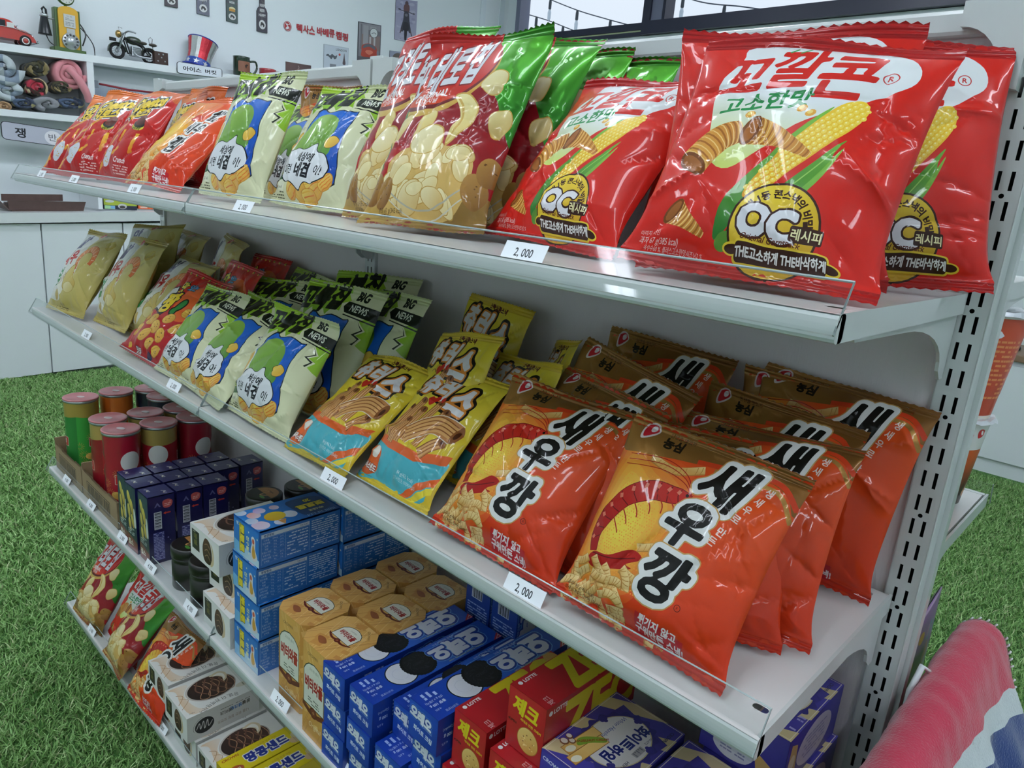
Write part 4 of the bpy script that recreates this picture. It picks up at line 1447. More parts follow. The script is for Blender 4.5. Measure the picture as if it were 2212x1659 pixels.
def upright(x, label, ztop, zb=FLOOR):
    t = thing('shelf_upright', label, 'shelf upright', (x, .03, zb), 'slotted uprights of the shelving unit')
    w = .0135
    # front and rear faces with real slots
    Hh = (ztop - zb) * 1000
    a = Art(27, Hh, '#d9dcd9')
    cut = []
    z = -.0 - .1 * 8
    k = int((zb - 0) / .1) - 1
    while k * .1 < ztop - .02:
        for i in range(4):
            zz = k * .1 + .0125 + .025 * i
            if zb + .03 < zz < ztop - .02:
                for sx in (-1, 1):
                    cx = 13.5 + sx * 5.0
                    cut.append(rect(cx - 1.5, (zz - zb) * 1000 - 8, cx + 1.5, (zz - zb) * 1000 + 8))
        if zb + .03 < k * .1 < ztop - .02:
            cut.append(ell(13.5, (k * .1 - zb) * 1000, 2.1, 2.1, 0, 12))
        k += 1
    a.add(cut, '#000000')
    v, f, col = a.build(2, 20)
    keep = col[:, 0, 0] > .01
    f = f[keep]
    V = np.stack([x - w + v[:, 0] / 1000, np.zeros(len(v)), zb + v[:, 1] / 1000], 1) - np.array([x, .03, zb])
    V2 = V.copy(); V2[:, 1] += .06
    me = array_mesh('slotted_face', np.vstack([V, V2]), np.vstack([f, f[:, ::-1] + len(V)]), None, STEEL)
    mesh_obj('slotted_face', me, t)
    b = MB()
    for sx in (-1, 1):
        b.rbox(x + sx * w - .0012, x + sx * w + .0012, 0, .06, zb, ztop, .001, STEEL)
        b.box(x + sx * (w + .003) - .003, x + sx * (w + .003) + .003, .022, .038, zb, ztop, STEEL)
    b.build('side_wall', None, t)
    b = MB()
    b.box(x - w + .002, x + w - .002, .028, .032, zb, ztop, HOLE)  # black sheet: its colour stands in for the shade inside the hollow tube
    b.build('slot_shade_sheet', None, t)
    b = MB()
    b.rbox(x - .017, x + .017, -.003, .063, ztop, ztop + .006, .003, STEEL)
    b.build('end_cap', None, t)
    return t
upright(0, 'near slotted shelf upright at the right end of the unit', .66)
upright(-W9 - .006, 'middle slotted shelf upright between the two bays', .656)
upright(-2 * W9 - .01, 'far slotted shelf upright at the left end of the unit', .656)

for i in (0, 1):
    x1, x0 = XB[i] - .011, XB[i + 1] + .008
    side = ('right', 'left')[i]
    b = MB()
    b.box(x0, x1, .006, .054, FLOOR + .1, ZTOP - .02, PANEL)
    tag(b.build('back_panel', origin=(x0, .03, FLOOR + .1)), 'white ribbed back panel of the %s bay' % side, 'shelf panel', 'back panels of the shelving unit')
    t = thing('header_rail', 'white rail along the top of the %s bay' % side, 'shelf rail', (x0, .03, ZTOP - .022), 'top rails of the shelving unit')
    b = MB()
    b.rbox(x0 + .01, x1 - .01, -.004, .064, ZTOP - .022, ZTOP, .004, STEEL, axis='x')
    b.build('rail', None, t)
    # curved corner pieces at both ends
    for xe, sg in ((x1 + .008, -1), (x0 - .005, 1)):
        pts = [(0, 0), (.052, 0), (.052, -.02)]
        for k in range(9):
            an = math.radians(90 - 90 * k / 8)
            pts.append((.016 + .036 * (1 - math.sin(an)) if False else .016 + .036 * math.cos(math.radians(90 * k / 8)) ** 1.0 if False else .016 + .036 * (1 - math.sin(math.radians(90 * k / 8))), -.02 - .045 * (1 - math.cos(math.radians(90 * k / 8)))))
        pts += [(.008, -.07), (0, -.072)]
        b = MB()
        b.prism([(ZTOP + .004 + pz, xe + sg * px) for px, pz in pts], -.012, .066, 'y', STEEL)
        # rib
        rib = [(xe + sg * (.05 - .034 * (1 - math.cos(math.radians(90 * k / 8)))), -.0125, ZTOP - .012 - .04 * (1 - math.sin(math.radians(90 - 90 * k / 8)))) for k in range(9)]
        b.build('corner_piece', None, t)

def price(parent, X, yb, zt, txt, w=.047, h=.019, tilt=.97, lab=True):
    """paper price label lying on the slanted guard; X centre, from guard foot (yb, zt)"""
    a = Art(w * 1000, h * 1000, '#f2f4f8')
    a.text(txt, w * 500, h * 500, 10.5, '#20242c', sx=.78, bold=.015)
    v, f, col = a.build(2, 2)
    u = Vector((1, 0, 0))
    n = Vector((0, math.sin(tilt) * .55, math.cos(tilt) * 1.5)).normalized()
    o = Vector((X, yb, zt))
    V = np.array([tuple(o + u * ((p[0] / 1000) - w / 2) + n * (p[1] / 1000)) for p in v]) - np.array(wpos(parent))
    ob = mesh_obj('price_label', array_mesh('price_label', V, f, col, LABELM), parent)
    plab(ob, 'white paper price label printed ' + txt)
    return ob

def gx(px, py, key):
    """where along a shelf front a photograph pixel falls"""
    return at(px, py, 1, -DS[key] + .006).x

def shelf(key, bay, label, glabel, tags, front_hole=False):
    z, d = ZS[key], DS[key]
    x1, x0 = XB[bay] - .002, XB[bay + 1] + .002
    t = thing('shelf', label, 'shelf', ((x0 + x1) / 2, -d / 2, z), 'shelves of the shelving unit')
    b = MB()
    # deck with a slightly rounded outline and small fixing holes
    a = Art((x1 - x0) * 1000, (d - .006) * 1000, '#dcdad8')
    WW, DD = (x1 - x0) * 1000, (d - .006) * 1000
    holes = [rrect(hx - 6, hy - 3.5, hx + 6, hy + 3.5, 3) for hx in (14, WW - 14) for hy in (34,)] + [rrect(hx - 4, hy - 4, hx + 4, hy + 4, 3) for hx in (18, WW - 18) for hy in (DD - 14,)]
    a.add(holes, '#000000')
    v, f, col = a.build(6, 4)
    f = f[col[:, 0, 0] > .01]
    V = np.stack([x0 + v[:, 0] / 1000, -d + v[:, 1] / 1000, np.full(len(v), z)], 1) - np.array(t.location)
    mesh_obj('deck', array_mesh('deck', V, f, None, STEEL2), t)
    b.rbox(x0, x1, -d - .0005, -d + .012, z - .018, z - .0001, .003, STEEL, axis='x')
    b.build('front_lip', None, t)
    b = MB()
    b.box(x0 + .02, x1 - .02, -d + .02, -.02, z - .0175, z - .014, STEEL2)
    b.build('under_tray', None, t)
    for xe in (x0, x1 - .003):
        b = MB()
        b.rbox(xe, xe + .003, -d + .004, -.003, z - .018, z + .0002, .001, STEEL)
        b.build('side_lip', None, t)
        prof = [(-.0035, -.017), (-d + .045, -.017), (-d + .05, -.022)]
        prof += [(-.16, -.024)]
        for k in range(1, 9):
            an = math.radians(90 * k / 8)
            prof.append((-.16 + .135 * math.sin(an), -.024 - .046 * (1 - math.cos(an))))
        prof += [(-.014, -.079), (-.0035, -.079)]
        b = MB()
        cx = xe + (.006 if xe == x0 else -.003)
        b.prism([(py, z + pz) for py, pz in prof], cx - .0012, cx + .0018, 'x', STEEL)
        b.build('bracket', None, t)
    # clear slanted guard clipped on the lip
    gt = thing('shelf_guard', glabel, 'acrylic guard', ((x0 + x1) / 2, -d, z), 'clear price guards on the shelf fronts')
    b = MB()
    A0, A1 = (x0 - .004, x1 + .0) if bay == 0 else (x0 - .018, x1 - .002)
    prof = [(-d - .0035, z - .012), (-d + .014, z + .0185), (-d + .0154, z + .0177), (-d - .002, z - .0132)]
    b.prism(prof, A0, A1, 'x', ACR)
    b.prism([(-d - .0045, z - .0155), (-d - .0045, z - .0125), (-d - .001, z - .0125), (-d - .001, z - .0155)], A0, A1, 'x', ACR)
    b.build('clear_strip', None, gt)
    b = MB()
    b.prism([(-d + .0139, z + .0184), (-d + .0148, z + .0192), (-d + .0156, z + .0182), (-d + .0148, z + .0175)], A0, A1, 'x', EDGE)
    for xe in (A0, A1 - .0008):
        b.prism([(p, q) for p, q in prof], xe, xe + .0008, 'x', EDGE)
    b.build('cut_edge', None, gt)
    for px, py, txt in tags:
        price(gt, gx(px, py, key), -d - .0035 + .004, z - .012 + .0085, txt)
    return t

LV = dict(S1='top', S2='second', S3='third', S4='bottom')
TAGS = {('S1', 0): [(526, 446, '2, 000'), (1133, 537, '2, 000')], ('S1', 1): [(90, 372, '2, 000'), (160, 381, '2, 000'), (290, 402, '2, 000')],
        ('S2', 0): [(720, 1037, '2, 000'), (1132, 1283, '2, 000')], ('S2', 1): [(187, 720, '2, 000'), (376, 841, '2, 000')],
        ('S3', 0): [(605, 1545, '2, 000'), (730, 1655, '2, 000')], ('S3', 1): [(144, 1031, '4, 000'), (197, 1091, '4, 000'), (265, 1166, '2, 000'), (326, 1240, '4, 000'), (412, 1338, '4, 000')],
        ('S4', 0): [(560, 1760, '2, 000')], ('S4', 1): [(200, 1385, '2, 000'), (352, 1610, '2, 000')]}
for key in ('S1', 'S2', 'S3', 'S4'):
    for bay in (0, 1):
        sd = ('right', 'left')[bay]
        shelf(key, bay, 'white metal %s shelf of the %s bay' % (LV[key], sd), 'clear slanted price guard along the %s shelf of the %s bay' % (LV[key], sd), TAGS[(key, bay)])
# plinth under the bottom shelf
for i in (0, 1):
    b = MB()
    x1, x0 = XB[i] - .012, XB[i + 1] + .012
    b.box(x0, x1, -.16, -.155, FLOOR, ZS['S4'] - .02, STEEL)
    tag(b.build('kick_plate', origin=(x0, -.16, FLOOR)), 'white kick plate under the bottom shelf of the %s bay' % ('right', 'left')[i], 'kick plate', 'kick plates of the shelving unit')

# ------------------------------------------------------------------ the bags, shelf by shelf
Z1, Z2, Z4 = ZS['S1'], ZS['S2'], ZS['S4']
G_KK, G_PO, G_TU, G_SA = 'red corn snack bags', 'red and green potato chip bags', 'green and cream layered snack bags', 'orange prawn snack bags'
G_CH, G_YE, G_MA, G_CU = 'red cheese puff bags', 'yellow prawn chip bags', 'red crunchy snack bags', 'yellow churro snack bags'
for k, lab, g, kw in [
    ('K1', 'large red corn snack bag at the front right of the top shelf', G_KK, {}),
    ('K2', 'red corn snack bag just right of the big red and green chip bag', G_KK, {}),
    ('K3', 'red corn snack bag tucked directly behind the large front one', G_KK, {}),
    ('K4', 'red corn snack bag nearest the right upright on the top shelf', G_KK, {}),
    ('K5', 'red corn snack bag against the back panel with only its left seal showing', G_KK, {}),
    ('P1', 'big red and green potato chip bag at the front of the top shelf', G_PO, dict(flop=-.01)),
    ('P2', 'red potato chip bag half hidden left of the big front one', G_PO, {}),
    ('P3', 'red and green chip bag first behind the big front one', G_PO, {}),
    ('P4', 'chip bag second behind the big front one, green corner showing', G_PO, {}),
    ('P5', 'chip bag furthest back, only a small green corner showing', G_PO, {}),
    ('T1', 'green and cream layered snack bag on the top shelf left of its twin', G_TU, {}),
    ('T2', 'green and cream layered snack bag on the top shelf beside the red chip bags', G_TU, {}),
    ('T3', 'green and cream layered snack bag wedged behind the two on the top shelf', G_TU, {}),
    ('GB', 'gold topped bag standing at the back of the top shelf near the middle upright', G_SA, {}),
    ('C1', 'red cheese puff bag at the far left end of the top shelf', G_CH, {}),
    ('C2', 'red cheese puff bag second from the left end of the top shelf', G_CH, {}),
    ('C3', 'red cheese puff bag third from the left, its orange corner folded', G_CH, dict(flop=.012)),
    ('C4', 'red cheese puff bag behind the front three on the top shelf', G_CH, {}),
    ('C5', 'orange topped cheese puff bag against the left back panel', G_CH, {}),
    ('SO', 'orange rice snack bag beside the red cheese puff bags', None, {})]:
    bag(k, lab, g, z0=Z1, **kw)
for k, lab, g, kw in [
    ('Y1', 'yellow prawn chip bag at the left front corner of the second shelf', G_YE, {}),
    ('Y2', 'yellow prawn chip bag second from the left on the second shelf', G_YE, {}),
    ('Y3', 'yellow prawn chip bag behind the first two, pointed top', G_YE, dict(flop=.012)),
    ('Y4', 'yellow prawn chip bag at the back left of the second shelf', G_YE, dict(flop=.015)),
    ('Y5', 'yellow prawn chip bag beside the red crunchy snack bag', G_YE, dict(flop=.01)),
    ('Y6', 'yellow prawn chip bag against the back panel, furthest right of its kind', G_YE, dict(flop=.015)),
    ('R1', 'red crunchy snack bag at the front with a big yellow word', G_MA, {}),
    ('R2', 'red crunchy snack bag second in the row going back', G_MA, {}),
    ('R3', 'red crunchy snack bag furthest back in its row', G_MA, {}),
    ('A1', 'green and cream layered snack bag touching the red crunchy one', G_TU, {}),
    ('A2', 'green and cream layered snack bag middle of the front three on the second shelf', G_TU, dict(flop=-.008)),
    ('A3', 'green and cream layered snack bag rightmost of the front three on the second shelf', G_TU, dict(flop=-.008)),
    ('A4', 'green and cream layered snack bag behind the rightmost front one', G_TU, {}),
    ('A5', 'green and cream layered snack bag standing highest at the back by the panel', G_TU, {}),
    ('A6', 'green and cream layered snack bag beside the yellow churro bags at the back', G_TU, {}),
    ('A7', 'green and cream layered snack bag far back near the red crunchy bags', G_TU, {}),
    ('A8', 'green and cream layered snack bag squeezed behind the front left pair', G_TU, {}),
    ('H1', 'yellow churro snack bag at the front, left one of two', G_CU, {}),
    ('H2', 'yellow churro snack bag at the front, right one beside the orange prawn bags', G_CU, {}),
    ('H3', 'yellow churro snack bag behind the left front one', G_CU, {}),
    ('H4', 'yellow churro snack bag standing tallest against the back panel', G_CU, {}),
    ('H5', 'yellow churro snack bag behind the right front one', G_CU, {}),
    ('H6', 'yellow churro snack bag leaning askew beside the gold topped bags', G_CU, {}),
    ('G1', 'orange prawn snack bag at the front beside the yellow churro bags', G_SA, {}),
    ('G2', 'orange prawn snack bag at the front right, full prawn picture in view', G_SA, {}),
    ('G3', 'orange prawn snack bag right behind the front right one', G_SA, {}),
    ('G4', 'orange prawn snack bag standing wide in the back row on the right', G_SA, {}),
    ('G5', 'orange prawn snack bag furthest right beside the empty shelf space', G_SA, {}),
    ('G6', 'orange prawn snack bag at the very back with a pointed gold corner', G_SA, dict(flop=.01)),
    ('G7', 'orange prawn snack bag second row behind the front left one', G_SA, {}),
    ('G8', 'orange prawn snack bag against the back panel, left of the row', G_SA, {}),
    ('G9', 'orange prawn snack bag just behind the front left one', G_SA, {}),
    ('GA', 'orange prawn snack bag in the middle with a crushed gold corner', G_SA, dict(flop=.012))]:
    bag(k, lab, g, z0=Z2, **kw)
for k, lab, g, kw in [
    ('Q1', 'red potato chip bag at the left end of the bottom shelf', G_PO, {}),
    ('Q2', 'red potato chip bag on the bottom shelf under the price labels, further right', G_PO, {}),
    ('Q3', 'red corn snack bag on the bottom shelf between the chip bags', G_KK, {}),
    ('Q4', 'orange prawn snack bag on the bottom shelf beside the white cake boxes', G_SA, {})]:
    bag(k, lab, g, z0=Z4, **kw)

# ------------------------------------------------------------------ cartons, cans and tins
CARD = printed('printed_carton', 0.38, coat=.25, coat_rough=.12, ink=.9)
CARDM = printed('matt_printed_carton', 0.5, coat=.08, coat_rough=.3)
CANP = printed('printed_can_paper', 0.3, coat=.4, coat_rough=.1)

def faces_mesh(name, quads, material, base):
    """quads: (art, origin, U, V, outline) with art units in mm"""
    VV, FF, CC, k = [], [], [], 0
    for art, o, U, V, ol in quads:
        key = ('face', ol is None)
        if key not in art.cache:
            art.cache[key] = art.build(2, 2, ol)
        v, f, c = art.cache[key]
        o, U, V = np.array(o, float), np.array(U, float), np.array(V, float)
        VV.append(o + v[:, :1] / 1000 * U + v[:, 1:] / 1000 * V - np.array(base))
        FF.append(f + k)
        CC.append(c)
        k += len(v)
    return array_mesh(name, np.vstack(VV), np.vstack(FF), np.vstack(CC), material)

def carton(label, group, arts, x0, y0, z0, w, d, h, plain_col, yaw=0.0, name='snack_box', cat='snack box', material=None, proto={}):
    """front at y0 (towards -y); the front end is its own flap"""
    material = material or CARD
    c, s = math.cos(yaw), math.sin(yaw)
    ux, uy, uz = np.array([c, s, 0]), np.array([-s, c, 0]), np.array([0, 0, 1.])
    o = np.array([x0, y0, z0])
    if 'blank' not in arts:
        arts['blank'] = {}
    def A(k, a, b):
        if k in arts:
            return arts[k]
        kk = (k, round(a), round(b))
        if kk not in arts['blank']:
            arts['blank'][kk] = Art(a, b, plain_col)
        return arts['blank'][kk]
    W, D, H = w * 1000, d * 1000, h * 1000
    base = o + ux * w / 2 + uy * d / 2
    q = [(A('right', D, H), o + ux * w, uy, uz, None), (A('left', D, H), o + uy * d, -uy, uz, None), (A('back', W, H), o + ux * w + uy * d, -ux, uz, None),
         (A('top', W, D), o + uz * h, ux, uy, None), (A('bottom', W, D), o + uy * d, ux, -uy, None)]
    inner = Art(W, H, plain_col) if False else A('bk', W, H)
    q.append((inner, o + uy * .0012, ux, uz, None))
    t = mesh_obj(name, faces_mesh(name, q, material, base), None, tuple(base))
    tag(t, label, cat, group)
    mesh_obj('end_flap', faces_mesh('end_flap', [(A('front', W, H), o + ux * .0004 + uz * .0004, ux * (1 - .8 / W), uz * (1 - .8 / H), None)], material, base), t)
    return t

# --- blue cakes (character art of the real print left out)
def art_blue():
    w, d, h = 77, 140, 58
    t = Art(w, d, ('#2f86d8', '#1c4f9e', (20, 20), (60, 130)))
    for x, y, r, c in ((60, 12, 14, '#d9b8d8'), (40, 8, 10, '#8cc4e8'), (24, 20, 11, '#e08a78'), (14, 34, 10, '#b890d0'), (66, 40, 9, '#c8d8f0'), (50, 66, 12, '#cfe4f6'), (16, 58, 8, '#d8a0b0'), (6, 8, 9, '#78c0e0')):
        t.add(ell(x, y, r, r * .95, 0, 22), (c, '#f0e4f0', (x - r, y - r), (x + r, y + r)))
    t.add(ell(44, 44, 15, 17, 10, 26), ('#f2d23c', '#d8a828', (34, 56), (54, 32)))
    t.add([(60, 40), (60, 54), (76, 44)], '#d89a54').add(stroke([(62, 42), (64, 51)], .8), '#a86c30').add(stroke([(67, 42.5), (68, 49)], .8), '#a86c30')
    t.add(curve([(10, 82), (14, 130), (40, 136), (64, 128), (70, 86), (40, 78)], 5), '#24467c')
    t.text('뽀로로', 40, 108, 17, '#f2d838', rot=-90, bold=.06, out=[(.14, '#1c2438')])
    t.text('20', 22, 112, 12, '#f2d838', rot=-90, bold=.05, out=[(.14, '#1c2438')])
    t.text('미니초코', 57, 108, 7, '#f2e8a0', rot=-90, bold=.04)
    t.fine(68, 84, 74, 134, 16, '#9cc0e8', 4)
    f = Art(w, h, '#2b78cc')
    f.add([(0, 0), (w, 0), (w, 12), (0, 22)], ('#78b8e8', '#c8e0f2', (20, 18), (40, 0)))
    f.text('빙그레', 17, 51, 6.5, '#e8eef6', bold=.03)
    f.text('뽀로로', 25, 30, 17, '#f2d838', rot=-90, bold=.06, out=[(.12, '#4c4420')])
    f.text('친구들', 43, 28, 9, '#e8e4b0', rot=-90, bold=.04)
    f.add(curve([(54, 8), (52, 22), (56, 34), (54, 42), (60, 46), (66, 40), (66, 26), (72, 14), (64, 6)], 5), '#e4dce0')
    f.add(curve([(57, 12), (56, 22), (59, 32), (62, 30), (67, 16), (62, 10)], 5), '#d8a040').add(ell(60, 38, 3.4, 4.4), '#c85040')
    for x, y in ((46, 48), (46, 12), (72, 46)):
        f.add(star(x, y, 2.4), '#f4f0dc')
    r = Art(d, h, '#2c74c6')
    r.add(rect(4, 48, 84, 54), '#d8e4f0').text('영양정보', 16, 51, 4.6, '#24508c', bold=.03)
    r.text('235 kcal', 74, 51, 4, '#24508c')
    r.add(rect(4, 46.6, 84, 47), '#a8c8ec').add(rect(43, 5, 43.4, 46), '#a8c8ec').add(rect(3.6, 4, 4, 54), '#a8c8ec').add(rect(84, 4, 84.4, 54), '#a8c8ec')
    for i, (n, g, p) in enumerate((('나트륨', '250mg', '13 %'), ('탄수화물', '46 g', '14 %'), ('당류', '10 g', '10 %'), ('지방', '15 g', '28 %'), ('트랜스지방', '0 g', ''), ('포화지방', '8 g', '53 %'), ('콜레스테롤', '15 mg', '5 %'), ('단백질', '4 g', '7 %'))):
        y = 43.6 - i * 5
        r.text(n, 12, y, 3.3, '#d4e4f6').text(g, 26, y, 3.1, '#d4e4f6')
        if p:
            r.text(p, 37, y, 3.1, '#d4e4f6')
        r.add(rect(4, y - 2.6, 84, y - 2.4), '#7cacdc')
        r.fine(46, y - 2, 82, y + 1.8, 1, '#d4e4f6', i)
    r.fine(88, 6, 137, 54, 13, '#c4daf2', 5, .85)
    return dict(top=t, front=f, right=r)

def star(x, y, r, n=5, k=.42):
    p = []
    for i in range(2 * n):
        a = PI / 2 + PI * i / n
        q = r if i % 2 == 0 else r * k
        p.append((x + q * math.cos(a), y + q * math.sin(a)))
    return np.array(p)

A_BLUE = art_blue()
z3 = ZS['S3'] + .0004
rg = R_(1)
for i, lab in enumerate(('bottom box of the front blue cake box stack', 'second blue cake box up in the front stack', 'third blue cake box up in the front stack', 'top box of the front blue cake box stack, bubbles on its lid')):
    dx = (0.0, .002, -.002, .003)[i]
    carton(lab, 'blue cake boxes', A_BLUE, -.842 + dx, -.286 - (.003 if i == 3 else 0) * 0, z3 + i * .0618, .077, .14, .061, '#2b74c8', (.0, .02, -.01, .015)[i])
for i, lab in enumerate(('bottom blue cake box of the stack behind', 'second blue cake box of the stack behind', 'third blue cake box of the stack behind', 'top blue cake box of the stack behind, under the shelf edge')):
    carton(lab, 'blue cake boxes', A_BLUE, -.836, -.142 + .0, z3 + i * .0618, .077, .134, .061, '#2b74c8')

# --- waffle cartons with cut corners
def art_waffle():
    w, h, ch = 84, 147, 14
    def texture(a, seed, W, H):
        r = R_(seed)
        for i in range(7):
            x = r.uniform(-10, W)
            a.add(stroke([(x, 0), (x + H * .5, H)], .7), '#b87c3c')
            a.add(stroke([(x + 10, H), (x + 10 + H * .4, 0)], .6), '#f0cc8c')
        for i in range(12):
            x, y, q = r.uniform(0, W), r.uniform(0, H), r.uniform(8, 18)
            a.add([(x, y), (x + q, y + q * .3), (x + q * .8, y + q), (x - q * .2, y + q * .7)], r.choice(['#eabc74', '#c88c44', '#e2b068', '#d09448']))
        return a
    def plate(a, cx, cy, k):
        P = [(-24, -16), (24, -16), (24, 8), (18, 15), (8, 19), (0, 20), (-8, 19), (-18, 15), (-24, 8)]
        a.add(np.array(P) * k * 1.06 + np.array([cx, cy + .4]), '#3c4438').add(np.array(P) * k + np.array([cx, cy + .4]), '#e9e6d6')
        a.text('버터와플', cx, cy, 13 * k, '#a02820', sx=.82, bold=.045)
        a.text('고소한 풍미', cx, cy + 12 * k, 3.6 * k, '#7c8470')
        a.add(curve([(cx - 30 * k, cy - 14 * k), (cx - 14 * k, cy - 20 * k), (cx, cy - 18 * k), (cx + 14 * k, cy - 20 * k), (cx + 30 * k, cy - 14 * k), (cx + 26 * k, cy - 19 * k), (cx + 14 * k, cy - 24 * k), (cx, cy - 23 * k), (cx - 14 * k, cy - 24 * k), (cx - 26 * k, cy - 19 * k)], 3), '#6c2418')
        a.add(ell(cx, cy - 20.5 * k, 6 * k, 5.4 * k), '#5c1c14').add(ell(cx, cy - 20.5 * k, 4.2 * k, 3.8 * k), '#7c3020').add(star(cx, cy - 20.5 * k, 2.2 * k, 4), '#b08050')
    top = texture(Art(w, w, ('#e2b064', '#d8a254', (0, 84), (84, 0))), 3, w, w)
    plate(top, 45, 50, .82)
    top.text('CROWN', 64, 72, 5, '#8c6a30', rot=-38, bold=.02)
    top.add(curve([(20, 20), (30, 24), (42, 18), (34, 12)], 4), '#a05c34')
    fw = w - 2 * ch
    f = texture(Art(fw, h, ('#e0aa58', '#cf9444', (10, 140), (40, 0))), 8, fw, h)
    f.text('CROWN', fw / 2 - 4, 132, 6.4, '#8c6a30', bold=.02)
    P = [(2, 50), (fw - 2, 50), (fw - 2, 104), (fw - 7, 112), (fw - 15, 118), (fw / 2, 121), (15, 118), (7, 112), (2, 104)]
    f.add(np.array(P, float), '#3c4438').add((np.array(P) - np.array([fw / 2, 85])) * .95 + np.array([fw / 2, 85]), '#e6e6d8')
    f.text('버터와플', fw / 2, 86, 22, '#b0251f', sx=.56, bold=.05)
    f.text('고소한 풍미', fw / 2, 110, 5, '#7c8470')
    f.fine(14, 54, fw - 14, 66, 3, '#5c6450', 2)
    f.add(curve([(0, 52), (fw / 2, 44), (fw, 52), (fw, 45), (fw / 2, 37), (0, 45)], 3), '#6c2418').add(ell(fw / 2, 44, 9, 8.4), '#5c1c14').add(ell(fw / 2, 44, 6.4, 6), '#7c3020').add(star(fw / 2, 44, 3.4, 4), '#c09060')
    f.text('Original', fw / 2 + 4, 22, 12, '#f0dcb4', sx=.8, shear=.25)
    cf = texture(Art(ch * 1.4142, h, '#d69e50'), 5, ch * 1.4, h)
    return top, f, cf
A_WAF = art_waffle()
def waffle(label, cx, cy, yaw=0):
    w, h, ch = .084, .147, .014
    c, s = math.cos(yaw), math.sin(yaw)
    ctr = np.array([cx, cy, z3])
    rot = lambda p: np.array([c * p[0] - s * p[1], s * p[0] + c * p[1], p[2]])
    q = []
    a = w / 2
    for k in range(4):
        an = k * PI / 2
        ro = lambda p, an=an: rot(np.array([math.cos(an) * p[0] - math.sin(an) * p[1], math.sin(an) * p[0] + math.cos(an) * p[1], p[2]]))
        q.append((A_WAF[1], ctr + ro((-a + ch, -a, 0)), ro((1, 0, 0)), np.array([0, 0, 1.]), None))
        q.append((A_WAF[2], ctr + ro((a - ch, -a, 0)), ro((.7071, .7071, 0)), np.array([0, 0, 1.]), None))
    base = tuple(ctr)
    t = mesh_obj('snack_box', faces_mesh('snack_box', q, CARD, base), None, base)
    tag(t, label, 'snack box', 'waffle cartons')
    C8 = np.array([(14, 0), (70, 0), (84, 14), (84, 70), (70, 84), (14, 84), (0, 70), (0, 14)], float)
    mesh_obj('lid', faces_mesh('lid', [(A_WAF[0], ctr + rot((-a, -a, h)), rot((1, 0, 0)), rot((0, 1, 0)), C8)], CARD, base), t)
waffle('waffle carton with cut corners, front one beside the blue cake boxes', -.680, -.240, .02)
waffle('waffle carton with cut corners at the front beside the blue cookie boxes', -.593, -.252, -.01)
waffle('waffle carton right behind the front one that touches the cookie boxes', -.597, -.163, .015)
waffle('waffle carton behind the one next to the blue cake boxes', -.684, -.152, -.02)
waffle('waffle carton at the back right under the shelf edge', -.6, -.074, .02)
waffle('waffle carton at the back left against the panel', -.688, -.064, 0)

